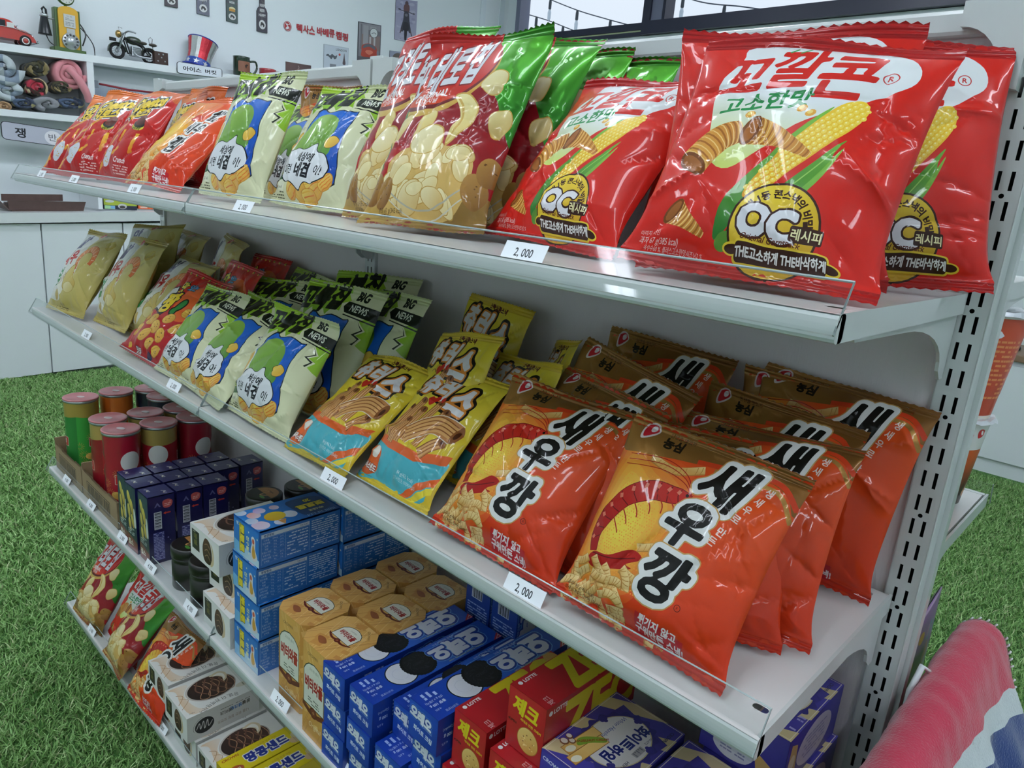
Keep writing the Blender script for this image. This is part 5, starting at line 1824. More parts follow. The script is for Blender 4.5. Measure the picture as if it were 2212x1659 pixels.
# --- blue sandwich cookie boxes
def art_cookie():
    w, d, h = 50, 222, 48
    t = Art(w, d, ('#1c50b8', '#1238a0', (25, 100), (10, 0)))
    t.add(ell(26, 120, 24, 60, 0, 30), '#2460c8')
    t.add(ell(25, 62, 22, 22, 0, 40), '#15161c').add(ell(25, 62, 20.4, 20.4, 0, 40), '#e2e2ea').add(stroke(ell(25, 60, 11, 10, 0, 24), .5), '#d0d0dc')
    t.add(np.array([(22 + 24.5 * (1 + .035 * (i % 2)) * math.cos(2 * PI * i / 64), 92 + 24.5 * (1 + .035 * (i % 2)) * math.sin(2 * PI * i / 64)) for i in range(64)]), '#0f0f12')
    t.add(ell(22, 92, 20.5, 20.5, 0, 40), '#212126').add(ell(22, 92, 19.6, 19.6, 0, 40), '#17171b')
    r = R_(7)
    for k in range(40):
        an, rr = r.uniform(0, 2 * PI), r.uniform(10, 18)
        x, y = 22 + rr * math.cos(an), 92 + rr * math.sin(an)
        t.add(stroke([(x - 1.6 * math.cos(an + .7), y - 1.6 * math.sin(an + .7)), (x + 1.6 * math.cos(an + .7), y + 1.6 * math.sin(an + .7))], .6), '#3a3a42')
    t.text('OREO', 22, 92, 6.4, '#34343a', rot=-90, bold=.02)
    for tt, y, s in (('오', 186, 40), ('레', 156, 34), ('오', 128, 30)):
        t.text(tt, 25, y, s, '#dfe0ea', sx=.95, rot=-90, bold=.075, out=[(.2, '#6aa4e0'), (.165, '#173a9c')])
    t.text('초콜릿 샌드위치 쿠키', 5, 150, 4.4, '#c8d4f0', rot=-90)
    t.text('Chocolate Sandwich Cookies with cream', 45.5, 158, 4.2, '#c8cc50', sx=.9, rot=-90, shear=.2)
    t.add([(38, 222), (50, 222), (50, 206)], '#c83038').add([(42, 221), (49.4, 221), (49.4, 211)], '#e4c8c8').add([(43.6, 220.2), (48.8, 220.2), (48.8, 212.8)], '#b82830')
    t.text('4.6%', 36, 12, 4.4, '#c8d4f0', rot=-90).text('총량 100 g', 28, 18, 5, '#d4def4', rot=-90, bold=.02).text('(50 g x 2봉지)', 21, 18, 4.4, '#c8d4f0', rot=-90).text('코코아분말', 43, 26, 4, '#c8d4f0', rot=-90)
    t.fine(5, 8, 16, 30, 3, '#a8bce8', 3)
    f = Art(w, h, ('#1f50c0', '#15389c', (10, 40), (40, 0)))
    f.text('오레오', 21, 33, 16, '#e4e6f0', sx=.86, rot=-8, bold=.07, out=[(.19, '#5c98dc'), (.155, '#173a9c')])
    f.text('화이트 크림', 25, 14, 7.6, '#e4e8f4', sx=.9, rot=-6, bold=.03)
    f.text('SANDWICH COOKIES', 30, 23.4, 2.2, '#b8c8ec', rot=-8)
    r_ = Art(d, h, '#163c9e')
    r_.text('4.6%', 12, 12, 5, '#c8d4f0', rot=180).text('100 g', 16, 22, 6, '#d4def4', rot=180, bold=.03).text('(2packs)', 16, 31, 5, '#c8d4f0', rot=180)
    r_.fine(30, 6, 60, 42, 7, '#a8bce8', 6)
    r_.text('오레오', 130, 24, 30, '#dfe0ea', bold=.07, out=[(.19, '#6aa4e0'), (.155, '#173a9c')])
    return dict(top=t, front=f, right=r_)
A_CK = art_cookie()
cw, cd, chh = .050, .222, .048
def cookies(x, ys, n, where):
    for i in range(n):
        pos = ('bottom', 'second', 'third', 'fourth')[i]
        if i == n - 1:
            pos = 'top'
        carton('%s blue cookie box of the %s' % (pos, where), 'blue cookie boxes', A_CK, x + rg.uniform(-.0015, .0015), ys[min(i, len(ys) - 1)], z3 + i * (chh + .0006), cw, cd, chh, '#163c9e', rg.uniform(-.008, .008))
cookies(-.5665, [-.296, -.295, -.297], 3, 'column touching the waffle cartons')
cookies(-.507, [-.294, -.298, -.297], 3, 'second column from the waffle cartons')
cookies(-.4475, [-.296, -.298, -.272], 3, 'third, lower column half hidden by its neighbour')
cookies(-.392, [-.285, -.29, -.288, -.294], 4, 'tall column beside the red cracker boxes')
# two boxes standing on end at the back
def standing(label, x, y):
    o = np.array([x, y, z3])
    base = o + np.array([.025, .025, 0])
    side = Art(50, 222, '#1a3f98')
    side.add(rect(12, 168, 34, 186), '#d8dcea').add([rect(13 + i * 1.7, 169, 13 + i * 1.7 + (.6 + .5 * (i % 3)), 185) for i in range(12)], '#20242c')
    side.add(ell(12, 204, 5, 5), '#b8c8e4').fine(4, 110, 46, 160, 12, '#a8bce8', 2)
    qs = [(side, o, (1, 0, 0), (0, 0, 1), None), (A_CK['top'], o + np.array([.05, 0, 0]), (0, 1, 0), (0, 0, 1), None), (side, o + np.array([0, .05, 0]), (0, -1, 0), (0, 0, 1), None), (side, o + np.array([.05, .05, 0]), (-1, 0, 0), (0, 0, 1), None)]
    t = mesh_obj('snack_box', faces_mesh('snack_box', qs, CARD, base), None, tuple(base))
    tag(t, label, 'snack box', 'blue cookie boxes')
    mesh_obj('end_flap', faces_mesh('end_flap', [(Art(50, 50, '#163c9e'), o + np.array([0, 0, .222]), (1, 0, 0), (0, 1, 0), None)], CARD, base), t)
standing('blue cookie box standing on end at the back, barcode showing', -.545, -.064)
standing('blue cookie box standing on end at the back, cream picture showing', -.488, -.066)

# --- red cracker boxes
def art_red():
    w, d, h = 50, 160, 69
    t = Art(w, d, ('#c02028', '#a8181f', (0, 100), (50, 0)))
    t.text('ZEC', 25, 95, 62, '#d8c41c', sx=.8, rot=90, bold=.05)
    t.add(ell(6, 9, 2.6, 2.6), '#e8e4e4').text('LOTTE', 6, 23, 6.2, '#ece6e6', rot=90, bold=.035)
    t.text('제크', 42, 12, 9, '#e0b8b8', rot=180, sx=.8)
    t.add(ell(12, 150, 14, 10, 0, 20), '#d8a850')
    f = Art(w, h, ('#c0222a', '#aa181e', (10, 60), (40, 0)))
    f.text('제크', 24, 52, 21, '#dccb20', sx=.9, shear=.1, rot=-4, bold=.045)
    f.text('제대로 만든 크래커', 32, 38, 3.6, '#dccb20', rot=-4, bold=.03)
    f.add(ell(30, 19, 14.4, 15, 0, 40), '#a87424').add(ell(30, 19, 13.6, 14.2, 0, 40), ('#ecc878', '#c9923c', (22, 30), (40, 6)))
    r = R_(4)
    for k in range(7):
        an = k * 2 * PI / 7
        f.add(ell(30 + 6.5 * math.cos(an), 19 + 6.5 * math.sin(an), .9, .9, 0, 8), '#8c5a1c')
    for k in range(26):
        f.add(ell(30 + r.uniform(-9, 9), 19 + r.uniform(-9, 9), 1, .7, r.uniform(0, 180), 6), r.choice(['#f4dc98', '#d8a44c']))
    f.text('OPEN', 8, 31, 4, '#20140f', bold=.03).add([(1.4, 31), (3, 32.4), (3, 29.6)], '#20140f')
    s = Art(d, h, '#b01c22')
    s.text('ZEC', 92, 34, 74, '#d8c41c', sx=.9, bold=.05)
    s.add(ell(7, 61, 2.8, 2.8), '#e8e4e4').text('LOTTE', 22, 61, 7, '#ece6e6', bold=.035)
    return dict(top=t, front=f, right=s)
A_RED = art_red()
for lab, x, y, k in (('bottom red cracker box of the left column', -.336, -.287, 0), ('middle red cracker box of the left column', -.337, -.289, 1), ('top red cracker box of the left column', -.334, -.279, 2),
                     ('bottom red cracker box of the right column', -.2655, -.29, 0), ('second red cracker box of the right column', -.266, -.288, 1), ('third red cracker box of the right column, half covered', -.267, -.291, 2), ('topmost red cracker box, highest of all', -.264, -.273, 3)):
    carton(lab, 'red cracker boxes', A_RED, x, y, z3 + k * .0697, .050, .16, .069, '#ac1a20', rg.uniform(-.01, .01))

# --- blue and beige wafer boxes
def art_wafer():
    w, d, h = 86, 126, 59
    t = Art(w, d, '#453f9a')
    for k in range(-2, 5):
        t.add([(0, k * 46), (0, k * 46 + 20), (w, k * 46 + 64), (w, k * 46 + 44)], '#cdb98c')
    t.add([rect(1.6, 1.6, w - 1.6, d - 1.6), rect(2.3, 2.3, w - 2.3, d - 2.3)], '#e6dcc4')
    c = np.array([45, 66])
    t.add([(10, 34), (72, 16), (82, 98), (18, 114)], '#403a8c')
    lace = np.array([(c[0] + (35 + 2.4 * math.cos(18 * a)) * math.cos(a), c[1] + (45 + 2.6 * math.cos(18 * a)) * math.sin(a)) for a in np.linspace(0, 2 * PI, 150, endpoint=False)])
    t.add(lace, '#37337e')
    t.add(ell(c[0], c[1], 30.5, 40, 0, 50), '#c9b888').add(ell(c[0], c[1], 29.4, 38.8, 0, 50), ('#e6e2dc', '#d6d0cc', (20, 90), (70, 40)))
    for an in (20, 95, 160, 230, 300):
        x, y = c[0] + 30 * math.cos(math.radians(an)), c[1] + 39 * math.sin(math.radians(an))
        for k in range(4):
            t.add(ell(x + 2.6 * math.cos(k * 1.57), y + 2.6 * math.sin(k * 1.57), 2.6, 2.6, 0, 12), '#3a3586')
    t.text('화이트', 54, 82, 15.5, '#1f2a78', sx=.95, rot=-90, bold=.045)
    t.text('하임', 50, 48, 15.5, '#1f2a78', sx=.95, rot=-90, bold=.045)
    t.text('White Hazelnut', 31, 76, 7, '#3a4c9c', shear=.3, rot=-90)
    t.text('WHITE', 66, 88, 4, '#4c4c60', rot=-90).text('HEIM', 68, 44, 5, '#4c4c60', rot=-90, bold=.02).add(rect(64, 60, 71, 76), '#a8a4a4').fine(64.5, 61, 70.5, 75, 5, '#6c6a74', 4)
    t.text('CROWN', 77, 108, 5, '#2c2c50', rot=-90, bold=.03)
    for x0, y0, x1, y1 in ((14, 14, 26, 62), (26, 8, 38, 58)):
        t.add(stroke([(x0 + 4, y0), (x1 - 4, y1)], 13), '#8c5c20').add(stroke([(x0 + 4, y0 + .6), (x1 - 4, y1 - .6)], 11.6), ('#e8c070', '#c28c3c', (x0, y0 + 20), (x1, y0)))
        t.add(ell(x0 + 5.4, y0 + 7, 4, 6, -15, 16), '#e8e2c8')
    t.add(curve([(22, 30), (16, 36), (20, 46), (34, 58), (38, 54), (28, 42)], 5), '#84a838').text('HAZELNUT CREAM', 27, 46, 4, '#a03820', rot=52, bold=.03)
    for x, y, r in ((9, 24, 5), (14, 30, 4), (8, 33, 4)):
        t.add(ell(x, y, r, r * .9), '#7c4c2c').add(ell(x - .6, y + .6, r * .75, r * .65), '#e6dccc')
    t.fine(76, 16, 82, 44, 5, '#a8a0d0', 5)
    f = Art(w, h, ('#403aa0', '#34308c', (20, 50), (60, 0)))
    f.text('CROWN', 14, 50, 6, '#d8d8ec', rot=-4, bold=.03)
    f.add(curve([(14, 14), (22, 30), (40, 34), (58, 26), (50, 8), (28, 4)], 5), '#d8d8e0').fine(22, 10, 48, 28, 5, '#8c8cb0', 3)
    f.add([(56, 30), (80, 18), (82, 4), (60, 10)], '#d0a860')
    r = Art(d, h, '#3a3598')
    r.add(ell(66, 28, 40, 24, 0, 40), '#c2bccc').fine(40, 14, 92, 42, 6, '#8c88b0', 8)
    r.add([(4, 6), (26, 14), (22, 44), (8, 50)], '#c9a868').add(ell(14, 26, 7, 10), '#e0d4b4')
    return dict(top=t, front=f, right=r)
A_WFR = art_wafer()
for col, (x, y, n, yaw, nm) in enumerate(((-.2125, -.277, 4, .01, 'front stack beside the red cracker boxes'), (-.1235, -.28, 4, -.012, 'front right stack below the clear guard corner'), (-.113, -.150, 5, -.02, 'back stack, nearest the right upright'))):
    for i in range(n):
        carton('%s blue and beige wafer box of the %s' % ('top' if i == n - 1 else ('bottom', 'second', 'third', 'fourth')[i], nm), 'blue and beige wafer boxes', A_WFR, x + (.006 * (i % 2) if col == 2 else 0), y, z3 + i * .0596, .086, .126, .059, '#3a3598', yaw if i < n - 1 else yaw * 1.2)

# --- white cake boxes
def art_white():
    w, d, h = 106, 148, 57
    t = Art(w, d, '#e2dfda')
    t.add(curve([(6, 4), (20, 14), (60, 8), (100, 14), (102, 60), (90, 30), (40, 22), (10, 40)], 5), ('#d8b48c', '#e2d8cc', (60, 0), (60, 40)))
    t.add(stroke(curve([(60, 4), (40, 20), (30, 10)], 5, False), 1.4), '#b48a64').add(stroke(curve([(76, 4), (56, 24), (44, 12)], 5, False), 1.2), '#b48a64')
    t.add(ell(46, 74, 37, 50, 0, 50), ('#c8bcb2', '#a89c94', (10, 40), (80, 110))).add(ell(46, 75, 34.5, 47, 0, 50), ('#4a3027', '#2a1a16', (20, 100), (60, 40)))
    for k in range(4):
        y0 = 50 + k * 17
        t.add(stroke(curve([(20, y0), (40, y0 + 10), (66, y0 - 6), (74, y0 + 8), (54, y0 + 18), (28, y0 + 14)], 6, False), 1.5), '#a87c5c')
        t.add(stroke(curve([(16, y0 + 8), (40, y0 - 4), (62, y0 + 10)], 6, False), 3), '#6a4636')
    t.add(curve([(14, 84), (8, 104), (20, 116), (36, 112), (44, 102), (30, 104), (20, 96)], 5), '#d9c6a4').add(curve([(17, 90), (13, 104), (22, 111), (34, 109), (38, 104), (28, 106), (20, 99)], 5), '#eee8de')
    t.text('몽쉘, 더 완벽해지다', 92, 66, 12, '#4c423e', sx=.86, rot=-84, arc=-9)
    t.text('NEW', 96, 14, 4.4, '#6c625c', rot=-90)
    t.add(ell(76, 128, 7, 16, 0, 24), '#d4cbb8').fine(72, 118, 80, 138, 3, '#8c8474', 2)
    f = Art(w, h, '#e4e2de')
    f.add(rect(6, 14, 34, 50), '#2a2a22').text('몽쉘', 20, 34, 13, '#6c6434', rot=-90, bold=.03).fine(10, 46, 22, 48.6, 1, '#c8c4b4', 1)
    f.add(curve([(52, 8), (46, 30), (56, 50), (72, 48), (80, 28), (74, 8)], 5), ('#5a3c2e', '#2c1c16', (50, 44), (76, 12)))
    f.add(curve([(74, 6), (82, 28), (76, 48), (86, 36), (86, 14)], 5), '#cfb890')
    for k in range(3):
        f.add(stroke(curve([(54, 16 + k * 11), (64, 22 + k * 10), (74, 14 + k * 11)], 5, False), 1.4), '#a88468')
    r = Art(d, h, '#cfccc8')
    r.add(ell(34, 26, 19, 17, 0, 40), '#17171a')
    r.add(stroke(curve([(18, 22), (24, 34), (26, 20), (32, 36), (34, 18), (40, 36), (42, 20), (50, 30)], 6, False), 1.5), '#cfccc8')
    r.add(stroke(ell(34, 26, 22, 20, 0, 30, 100, 200), .6), '#4c4844')
    r.text('나를 위한 힐링 모먼트', 92, 16, 8, '#8c6a54', sx=.9, rot=180)
    r.text('몽쉘', 120, 36, 9.5, '#4c443c', rot=180, bold=.03).text('생크림', 99, 35, 9.5, '#3c6ca8', rot=180, bold=.04).text('케이크', 78, 34, 9.5, '#4c443c', rot=180, bold=.03)
    r.fine(60, 42, 132, 45, 1, '#6c645c', 2)
    return dict(top=t, front=f, right=r)
A_WHT = art_white()
G_WH = 'white cake boxes'
carton('bottom white cake box beside the blue cake boxes on the third shelf', G_WH, A_WHT, -.957, -.286, z3, .106, .148, .057, '#dcd9d4', -.03, material=CARDM)
carton('middle white cake box, turned askew in its stack on the third shelf', G_WH, A_WHT, -.972, -.268, z3 + .0576, .106, .148, .057, '#dcd9d4', .05, material=CARDM)
carton('top white cake box of the stack on the third shelf', G_WH, A_WHT, -.992, -.29, z3 + .1152, .106, .148, .057, '#dcd9d4', .01, material=CARDM)
z4 = ZS['S4'] + .0004
carton('white cake box at the front of the bottom shelf under the nearest top one', G_WH, A_WHT, -1.158, -.268, z4, .106, .148, .057, '#dcd9d4', 0, material=CARDM)
carton('white cake box on top of the right stack on the bottom shelf', G_WH, A_WHT, -1.164, -.281, z4 + .0576, .106, .148, .057, '#dcd9d4', .0, material=CARDM)
carton('lower white cake box beside the orange prawn bag on the bottom shelf', G_WH, A_WHT, -1.278, -.262, z4, .106, .148, .057, '#dcd9d4', 0, material=CARDM)
carton('upper white cake box beside the orange prawn bag on the bottom shelf', G_WH, A_WHT, -1.28, -.27, z4 + .0576, .106, .148, .057, '#dcd9d4', .0, material=CARDM)
carton('white cake box on the bottom shelf next to the yellow biscuit boxes', G_WH, A_WHT, -1.044, -.268, z4, .106, .148, .057, '#dcd9d4', 0, material=CARDM)

# --- yellow biscuit boxes
def art_yellow():
    w, d, h = 52, 150, 50
    t = Art(w, d, '#e2c81c')
    t.text('땅콩샌드', 27, 84, 25, '#24348c', sx=.92, rot=90, bold=.05, out=[(.13, '#ece6e0')])
    t.text('CROWN', 8, 22, 8, '#b04818', rot=90, bold=.03, shear=.1)
    t.text('고소한 땅콩 크림', 9, 92, 5.6, '#b88428', rot=90)
    t.add(curve([(34, 6), (30, 20), (36, 32), (46, 30), (50, 16), (44, 6)], 5), '#b8542c').text('조리', 41, 19, 9, '#e8dcc8', rot=90, bold=.05)
    t.add(ell(40, 136, 9, 12), '#d8b48c').add(ell(28, 142, 8, 10), '#e4cc9c')
    f = Art(w, h, '#d8bc18')
    f.text('땅콩샌드', 26, 30, 11, '#24348c', bold=.04, out=[(.13, '#ece6e0')])
    f.add(ell(26, 12, 12, 8), '#c8904c')
    r = Art(d, h, '#d4b816')
    r.text('땅콩샌드', 75, 28, 20, '#24348c', bold=.05, out=[(.13, '#ece6e0')])
    return dict(top=t, front=f, right=r)
A_YEL = art_yellow()
for i, (lab, x, k) in enumerate((('lower yellow biscuit box next to the white cake boxes', -.936, 0), ('upper yellow biscuit box next to the white cake boxes', -.936, 1), ('lower yellow biscuit box of the second stack', -.878, 0), ('upper yellow biscuit box of the second stack', -.88, 1))):
    carton(lab, 'yellow biscuit boxes', A_YEL, x + .0, -.279, z4 + k * .0506 + .0, .0525, .15, .05, '#d4b816', rg.uniform(-.01, .01))
for i, (lab, x, k) in enumerate((('lower red cracker box on the bottom shelf', -.815, 0), ('upper red cracker box on the bottom shelf', -.815, 1))):
    pass

# --- navy wrapped boxes
def art_navy():
    w, d, h = 48, 50, 140
    t = Art(w, d, '#201e58')
    for x, y, an in ((14, 12, 20), (34, 36, 20)):
        t.add(stroke(curve([(x - 7, y - 3), (x - 2, y + 2), (x + 3, y - 1), (x + 8, y + 3)], 5, False), 2), '#d2cfc4').add(ell(x, y + 3, 2, 1.2), '#d2cfc4').add(ell(x + 5, y - 2, 2.2, 1), '#c8b878')
    f = Art(w, h, ('#1c1b50', '#15153c', (10, 120), (30, 0)))
    f.add([(0, 0), (w, 0), (w, 22), (0, 34)], '#7c2430')
    for x, y, rx, ry, an in ((16, 112, 7, 16, 20), (28, 96, 7, 17, 14), (14, 84, 6, 15, 10), (30, 66, 6, 15, 16), (16, 56, 6, 14, 10)):
        f.add(ell(x, y, rx, ry, an, 20), ('#e0c860', '#b8923a', (x - 5, y + 10), (x + 5, y - 10)))
    f.add(curve([(36, 92), (40, 96), (44, 84), (46, 58), (38, 56), (36, 70)], 4), '#dcdcd8')
    f.fine(6, 34, 36, 50, 4, '#c8ccd4', 3).text('칩스', 16, 16, 13, '#e4dcd0', bold=.05)
    r = Art(d, h, ('#1b1a50', '#151540', (10, 130), (40, 0)))
    r.add(rect(11, 72, 25, 108), '#cfd0d8').add([rect(12, 73 + i * 2.2, 24, 73 + i * 2.2 + (.7 + .5 * (i % 3))) for i in range(16)], '#23252e')
    r.add(curve([(29, 116), (28, 128), (38, 131), (46, 126), (44, 116), (36, 113)], 5), '#c05450').fine(31, 117, 43, 127, 3, '#e8b8b0', 4)
    r.add([(28, 103), (33, 106), (33, 104.4), (42, 104.4), (42, 101.6), (33, 101.6), (33, 100)], '#c83a2c')
    r.add([(12, 118), (18, 128), (24, 118), (21, 118), (18, 123), (15, 118)], '#6c6c98')
    r.add(rect(8, 6, 29, 66), '#3a3a78').fine(9, 7, 28, 65, 18, '#9a9cc8', 8, .85)
    r.add(ell(36, 50, 1.4, 1.4), '#8c8cc0').add(ell(40, 44, 1, 1), '#8c8cc0')
    return dict(top=t, front=f, right=r)
A_NAV = art_navy()
NAVM = printed('navy_film_wrap', 0.3, coat=.6, coat_rough=.1, bump=.35, bscale=35)
for nm, x, ys in (('column nearest the price guard end, right side', -1.238, (-.288, -.234, -.180)), ('middle column', -1.2935, (-.292, -.238, -.184, -.130, -.076)), ('column touching the cardboard tray', -1.348, (-.288, -.234, -.180, -.126))):
    for i, y in enumerate(ys):
        carton('navy film wrapped box, %s of the %s' % (('front', 'second', 'third', 'fourth', 'last')[i], nm), 'navy film wrapped boxes', A_NAV, x, y, z3, .048, .050, .142, '#22225a', rg.uniform(-.04, .04), material=NAVM)

# --- cardboard trays
KRAFT = mat('brown_corrugated_card', '#8c7658', rough=.85, vary=.1, vscale=25)
def tray(label, x0, x1, y0, y1, h):
    t = thing('cardboard_tray', label, 'cardboard tray', ((x0 + x1) / 2, (y0 + y1) / 2, z3), 'open cardboard trays')
    th = .004
    b = MB()
    b.box(x0, x1, y0, y1, z3 + .0006, z3 + .0036, KRAFT)
    b.build('tray_floor', None, t)
    b = MB()
    b.box(x0, x0 + th, y0, y1, z3 + .0006, z3 + h * 1.25, KRAFT).box(x1 - th, x1, y0, y1, z3 + .0006, z3 + h, KRAFT).box(x0, x1, y1 - th, y1, z3 + .0006, z3 + h * 1.3, KRAFT)
    b.build('side_walls', None, t)
    W, H = (x1 - x0) * 1000, h * 1000
    a = Art(W, H, '#97805f')
    n = 60
    top = [(W, 0), (W, H)] + [(W - W * i / 30, H - (3.5 if 8 < i < 22 else 0) - (1.2 if i % 3 == 0 else 0)) for i in range(1, 30)] + [(0, H), (0, 0)]
    a.add([rrect(W * .14, H * .18, W * .8, H * .72, 1), rrect(W * .14 + 1.6, H * .18 + 1.6, W * .8 - 1.6, H * .72 - 1.6, .5)], '#20201c')
    r = R_(int(W))
    x = W * .17
    bars = []
    while x < W * .77:
        q = r.uniform(.8, 3.2)
        bars.append(rect(x, H * .24, x + q, H * .66))
        x += q + r.uniform(.8, 2.6)
    a.add(bars, '#24241f')
    base = np.array(t.location)
    me = faces_mesh('front_wall', [(a, (x0, y0, z3 + .0006), (1, 0, 0), (0, 0, 1), np.array(top)), (Art(W, H, '#8c7656'), (x0, y0 + th, z3 + .0006), (1, 0, 0), (0, 0, 1), np.array(top))], printed('printed_kraft', .85), base)
    plab(mesh_obj('front_wall', me, t), 'torn front wall printed with black bars')
tray('cardboard tray of chip cans at the left end of the third shelf', -1.80, -1.602, -.284, -.03, .062)
tray('cardboard tray of red chip cans next to the navy boxes', -1.598, -1.372, -.284, -.03, .062)

# --- chip cans (the mascot face of the real cans is left out)
RIMM = mat('silver_can_rim', '#b9bcc0', rough=.3, metal=.9)
LIDM = mat('pink_soft_lid', '#c8787c', rough=.35, coat=.3)
def art_can(base, band, sub, bandtop=True):
    W, H = 2 * PI * 37, 178
    a = Art(W, H, base)
    if band:
        a.add(rect(0, H - 32, W, H), band)
        a.add(curve([(0, H - 34), (W * .25, H - 39), (W * .5, H - 34), (W * .75, H - 39), (W, H - 34), (W, H - 28), (0, H - 28)], 3), band)
    for c0 in (W * .25, W * .75):
        a.add(ell(c0, 118, 21, 23, 0, 30), '#e4e2de')
        a.add(rrect(c0 - 34, 66, c0 + 34, 90, 2), '#e8e4e0').add(rrect(c0 - 33, 67, c0 + 33, 89, 2), '#b81c24')
        a.text('PRINGLES', c0, 78, 15, '#f0ece8', sx=.72, bold=.06)
        a.text(sub, c0, 57, 8, '#f0ece8', sx=.85, bold=.04)
        r = R_(3)
        for k in range(5):
            x, y = c0 + r.uniform(-30, 30), r.uniform(10, 46)
            a.add(ell(x, y, 14, 9, r.uniform(-30, 30), 16), ('#ecc868', '#c08a34', (x - 10, y + 6), (x + 10, y - 6)))
    a.add(rect(W * .46, 96, W * .54, 118), '#d8dce0').fine(W * .465, 97, W * .535, 117, 6, '#3c4048', 2)
    a.fine(W * .42, 20, W * .58, 88, 12, '#e0c8c4', 5)
    r = R_(9)
    for k in range(4):
        cx, cy = W * .02 + r.uniform(-6, 30), 24 + k * 22
        for j in range(12):
            an = j * PI / 6
            a.add(stroke([(cx + 4 * math.cos(an), cy + 4 * math.sin(an)), (cx + 11 * math.cos(an), cy + 11 * math.sin(an))], .7), '#d8a050')
    return a
CANS = dict(red=art_can(('#a8202c', '#8c1822', (60, 0), (200, 0)), '#a8904c', 'ORIGINAL'), green=art_can(('#3a9c3c', '#2c7c34', (60, 0), (200, 0)), '#a08a3c', 'SOUR CREAM'),
            orange=art_can(('#e0782c', '#cf6420', (60, 0), (200, 0)), None, 'CHEESE'), blue=art_can(('#3c78b0', '#d07a2c', (90, 0), (150, 40)), '#20283c', 'BUTTER'),
            plain=art_can(('#a0182c', '#84142a', (60, 0), (200, 0)), None, 'HOT & SPICY'))
def can(kind, label, x, y, turn=0.0, r=.037, h=.187):
    a = CANS[kind]
    key = ('can',)
    if key not in a.cache:
        a.cache[key] = a.build(48, 4)
    v, f, c = a.cache[key]
    zb = z3 + .0044
    th = v[:, 0] / a.W * 2 * PI + turn - PI / 2
    P = np.stack([r * np.cos(th), r * np.sin(th), .004 + v[:, 1] / a.H * (h - .012)], 1)
    N = np.stack([np.cos(th), np.sin(th), np.zeros(len(th))], 1)
    t = mesh_obj('chip_can', array_mesh('chip_can', P, f, c, CANP, N), None, (x, y, zb))
    tag(t, label, 'chip can', 'chip cans')
    L = (x, y, zb)
    b = MB()
    b.lathe([(r - .001, 0), (r + .0006, .001), (r + .0006, .004), (r - .0002, .005)], 0, 0, 36, RIMM)
    me = b.build('bottom_rim', None, None)
    me.parent = t
    me.location = (0, 0, 0)
    b = MB()
    b.lathe([(r - .0002, h - .010), (r + .0012, h - .008), (r + .0014, h - .004), (r + .0002, h - .003), (r - .003, h - .004)], 0, 0, 36, RIMM)
    me = b.build('top_rim', None, None)
    me.parent = t
    me.location = (0, 0, 0)
    b = MB()
    b.lathe([(r + .0016, h - .0035), (r + .002, h - .001), (r + .001, h), (r - .003, h + .0003), (r - .005, h - .0012), (0, h - .0012)], 0, 0, 36, LIDM)
    g = ell(0, 0, .010, .006, 30, 20)
    b.prism([tuple(p) for p in g], h - .0012, h - .0004, 'z', mat('white_lid_print', '#d8c8c8', rough=.4))
    lid = b.build('lid', None, None)
    lid.parent = t
    lid.location = (0, 0, 0)
for k, lab, x, y, tn in (('green', 'green chip can nearest the front left tray corner', -1.742, -.236, .95), ('orange', 'orange chip can hidden behind the green one', -1.757, -.152, .9),
                         ('blue', 'blue and orange chip can at the back of the left tray', -1.745, -.072, 1.2), ('blue', 'blue chip can behind, against the back panel', -1.665, -.072, -.4),
                         ('red', 'red chip can with gold band, front left of the right tray', -1.553, -.236, .85), ('plain', 'deep red chip can right at the tray corner by the navy boxes', -1.468, -.238, .15),
                         ('red', 'red chip can second row, left', -1.556, -.155, .0), ('red', 'red chip can with gold band second row, right', -1.471, -.158, -.45),
                         ('red', 'red chip can third row, left', -1.556, -.075, .4), ('plain', 'deep red chip can third row, right', -1.474, -.077, .2),
                         ('red', 'red chip can of the rightmost row, middle', -1.409, -.205, .3) if False else ('plain', 'deep red chip can beside the middle of the navy boxes', -1.4125, -.118, .3)):
    if lab.startswith('deep red chip can beside'):
        y = -.066
        x = -1.42 + .008
        can('red', lab, -1.3975 + .0, -.0655 + .0, .55) if False else None
        continue
    can(k, lab, x, y, tn)

# --- dark round tins
TINM = mat('black_tin_paper', '#16120f', rough=.35, coat=.3)
TINL = printed('printed_tin_lid', .3, coat=.3)
def tin_lid_art():
    a = Art(66, 66, '#1a1614')
    a.add(ell(33, 33, 27, 27, 0, 36, 0, 180), '#a8743c').text('CREAM', 33, 46, 6, '#3c2410', bold=.03)
    a.add(stroke(curve([(20, 34), (30, 46), (34, 24), (46, 34)], 6, False), 2.2), '#c08c50')
    a.add(ell(46, 22, 8, 3.4), '#4c8c34')
    return a
A_TIN = tin_lid_art()
def tin(label, x, y, z):
    t = thing('round_tin', label, 'round tin', (x, y, z), 'black round tins')
    r, h = .033, .082
    b = MB()
    b.lathe([(r - .002, z), (r, z + .002), (r, z + .05), (r - .0012, z + .051), (r - .0012, z + .056), (r, z + .057), (r, z + .062)], x, y, 36, TINM)
    b.build('can_body', None, t)
    b = MB()
    b.lathe([(r, z + .0625), (r + .0012, z + .063), (r + .0012, z + .080), (r - .001, z + .082), (r - .004, z + .0815), (0, z + .0813)], x, y, 36, TINM)
    lid = b.build('lid', None, t)
    me = faces_mesh('lid_print', [(A_TIN, (x - .033, y - .033, z + .0818), (1, 0, 0), (0, 1, 0), ell(33, 33, 29, 29, 0, 36))], TINL, np.array(t.location))
    mesh_obj('lid_print', me, lid)
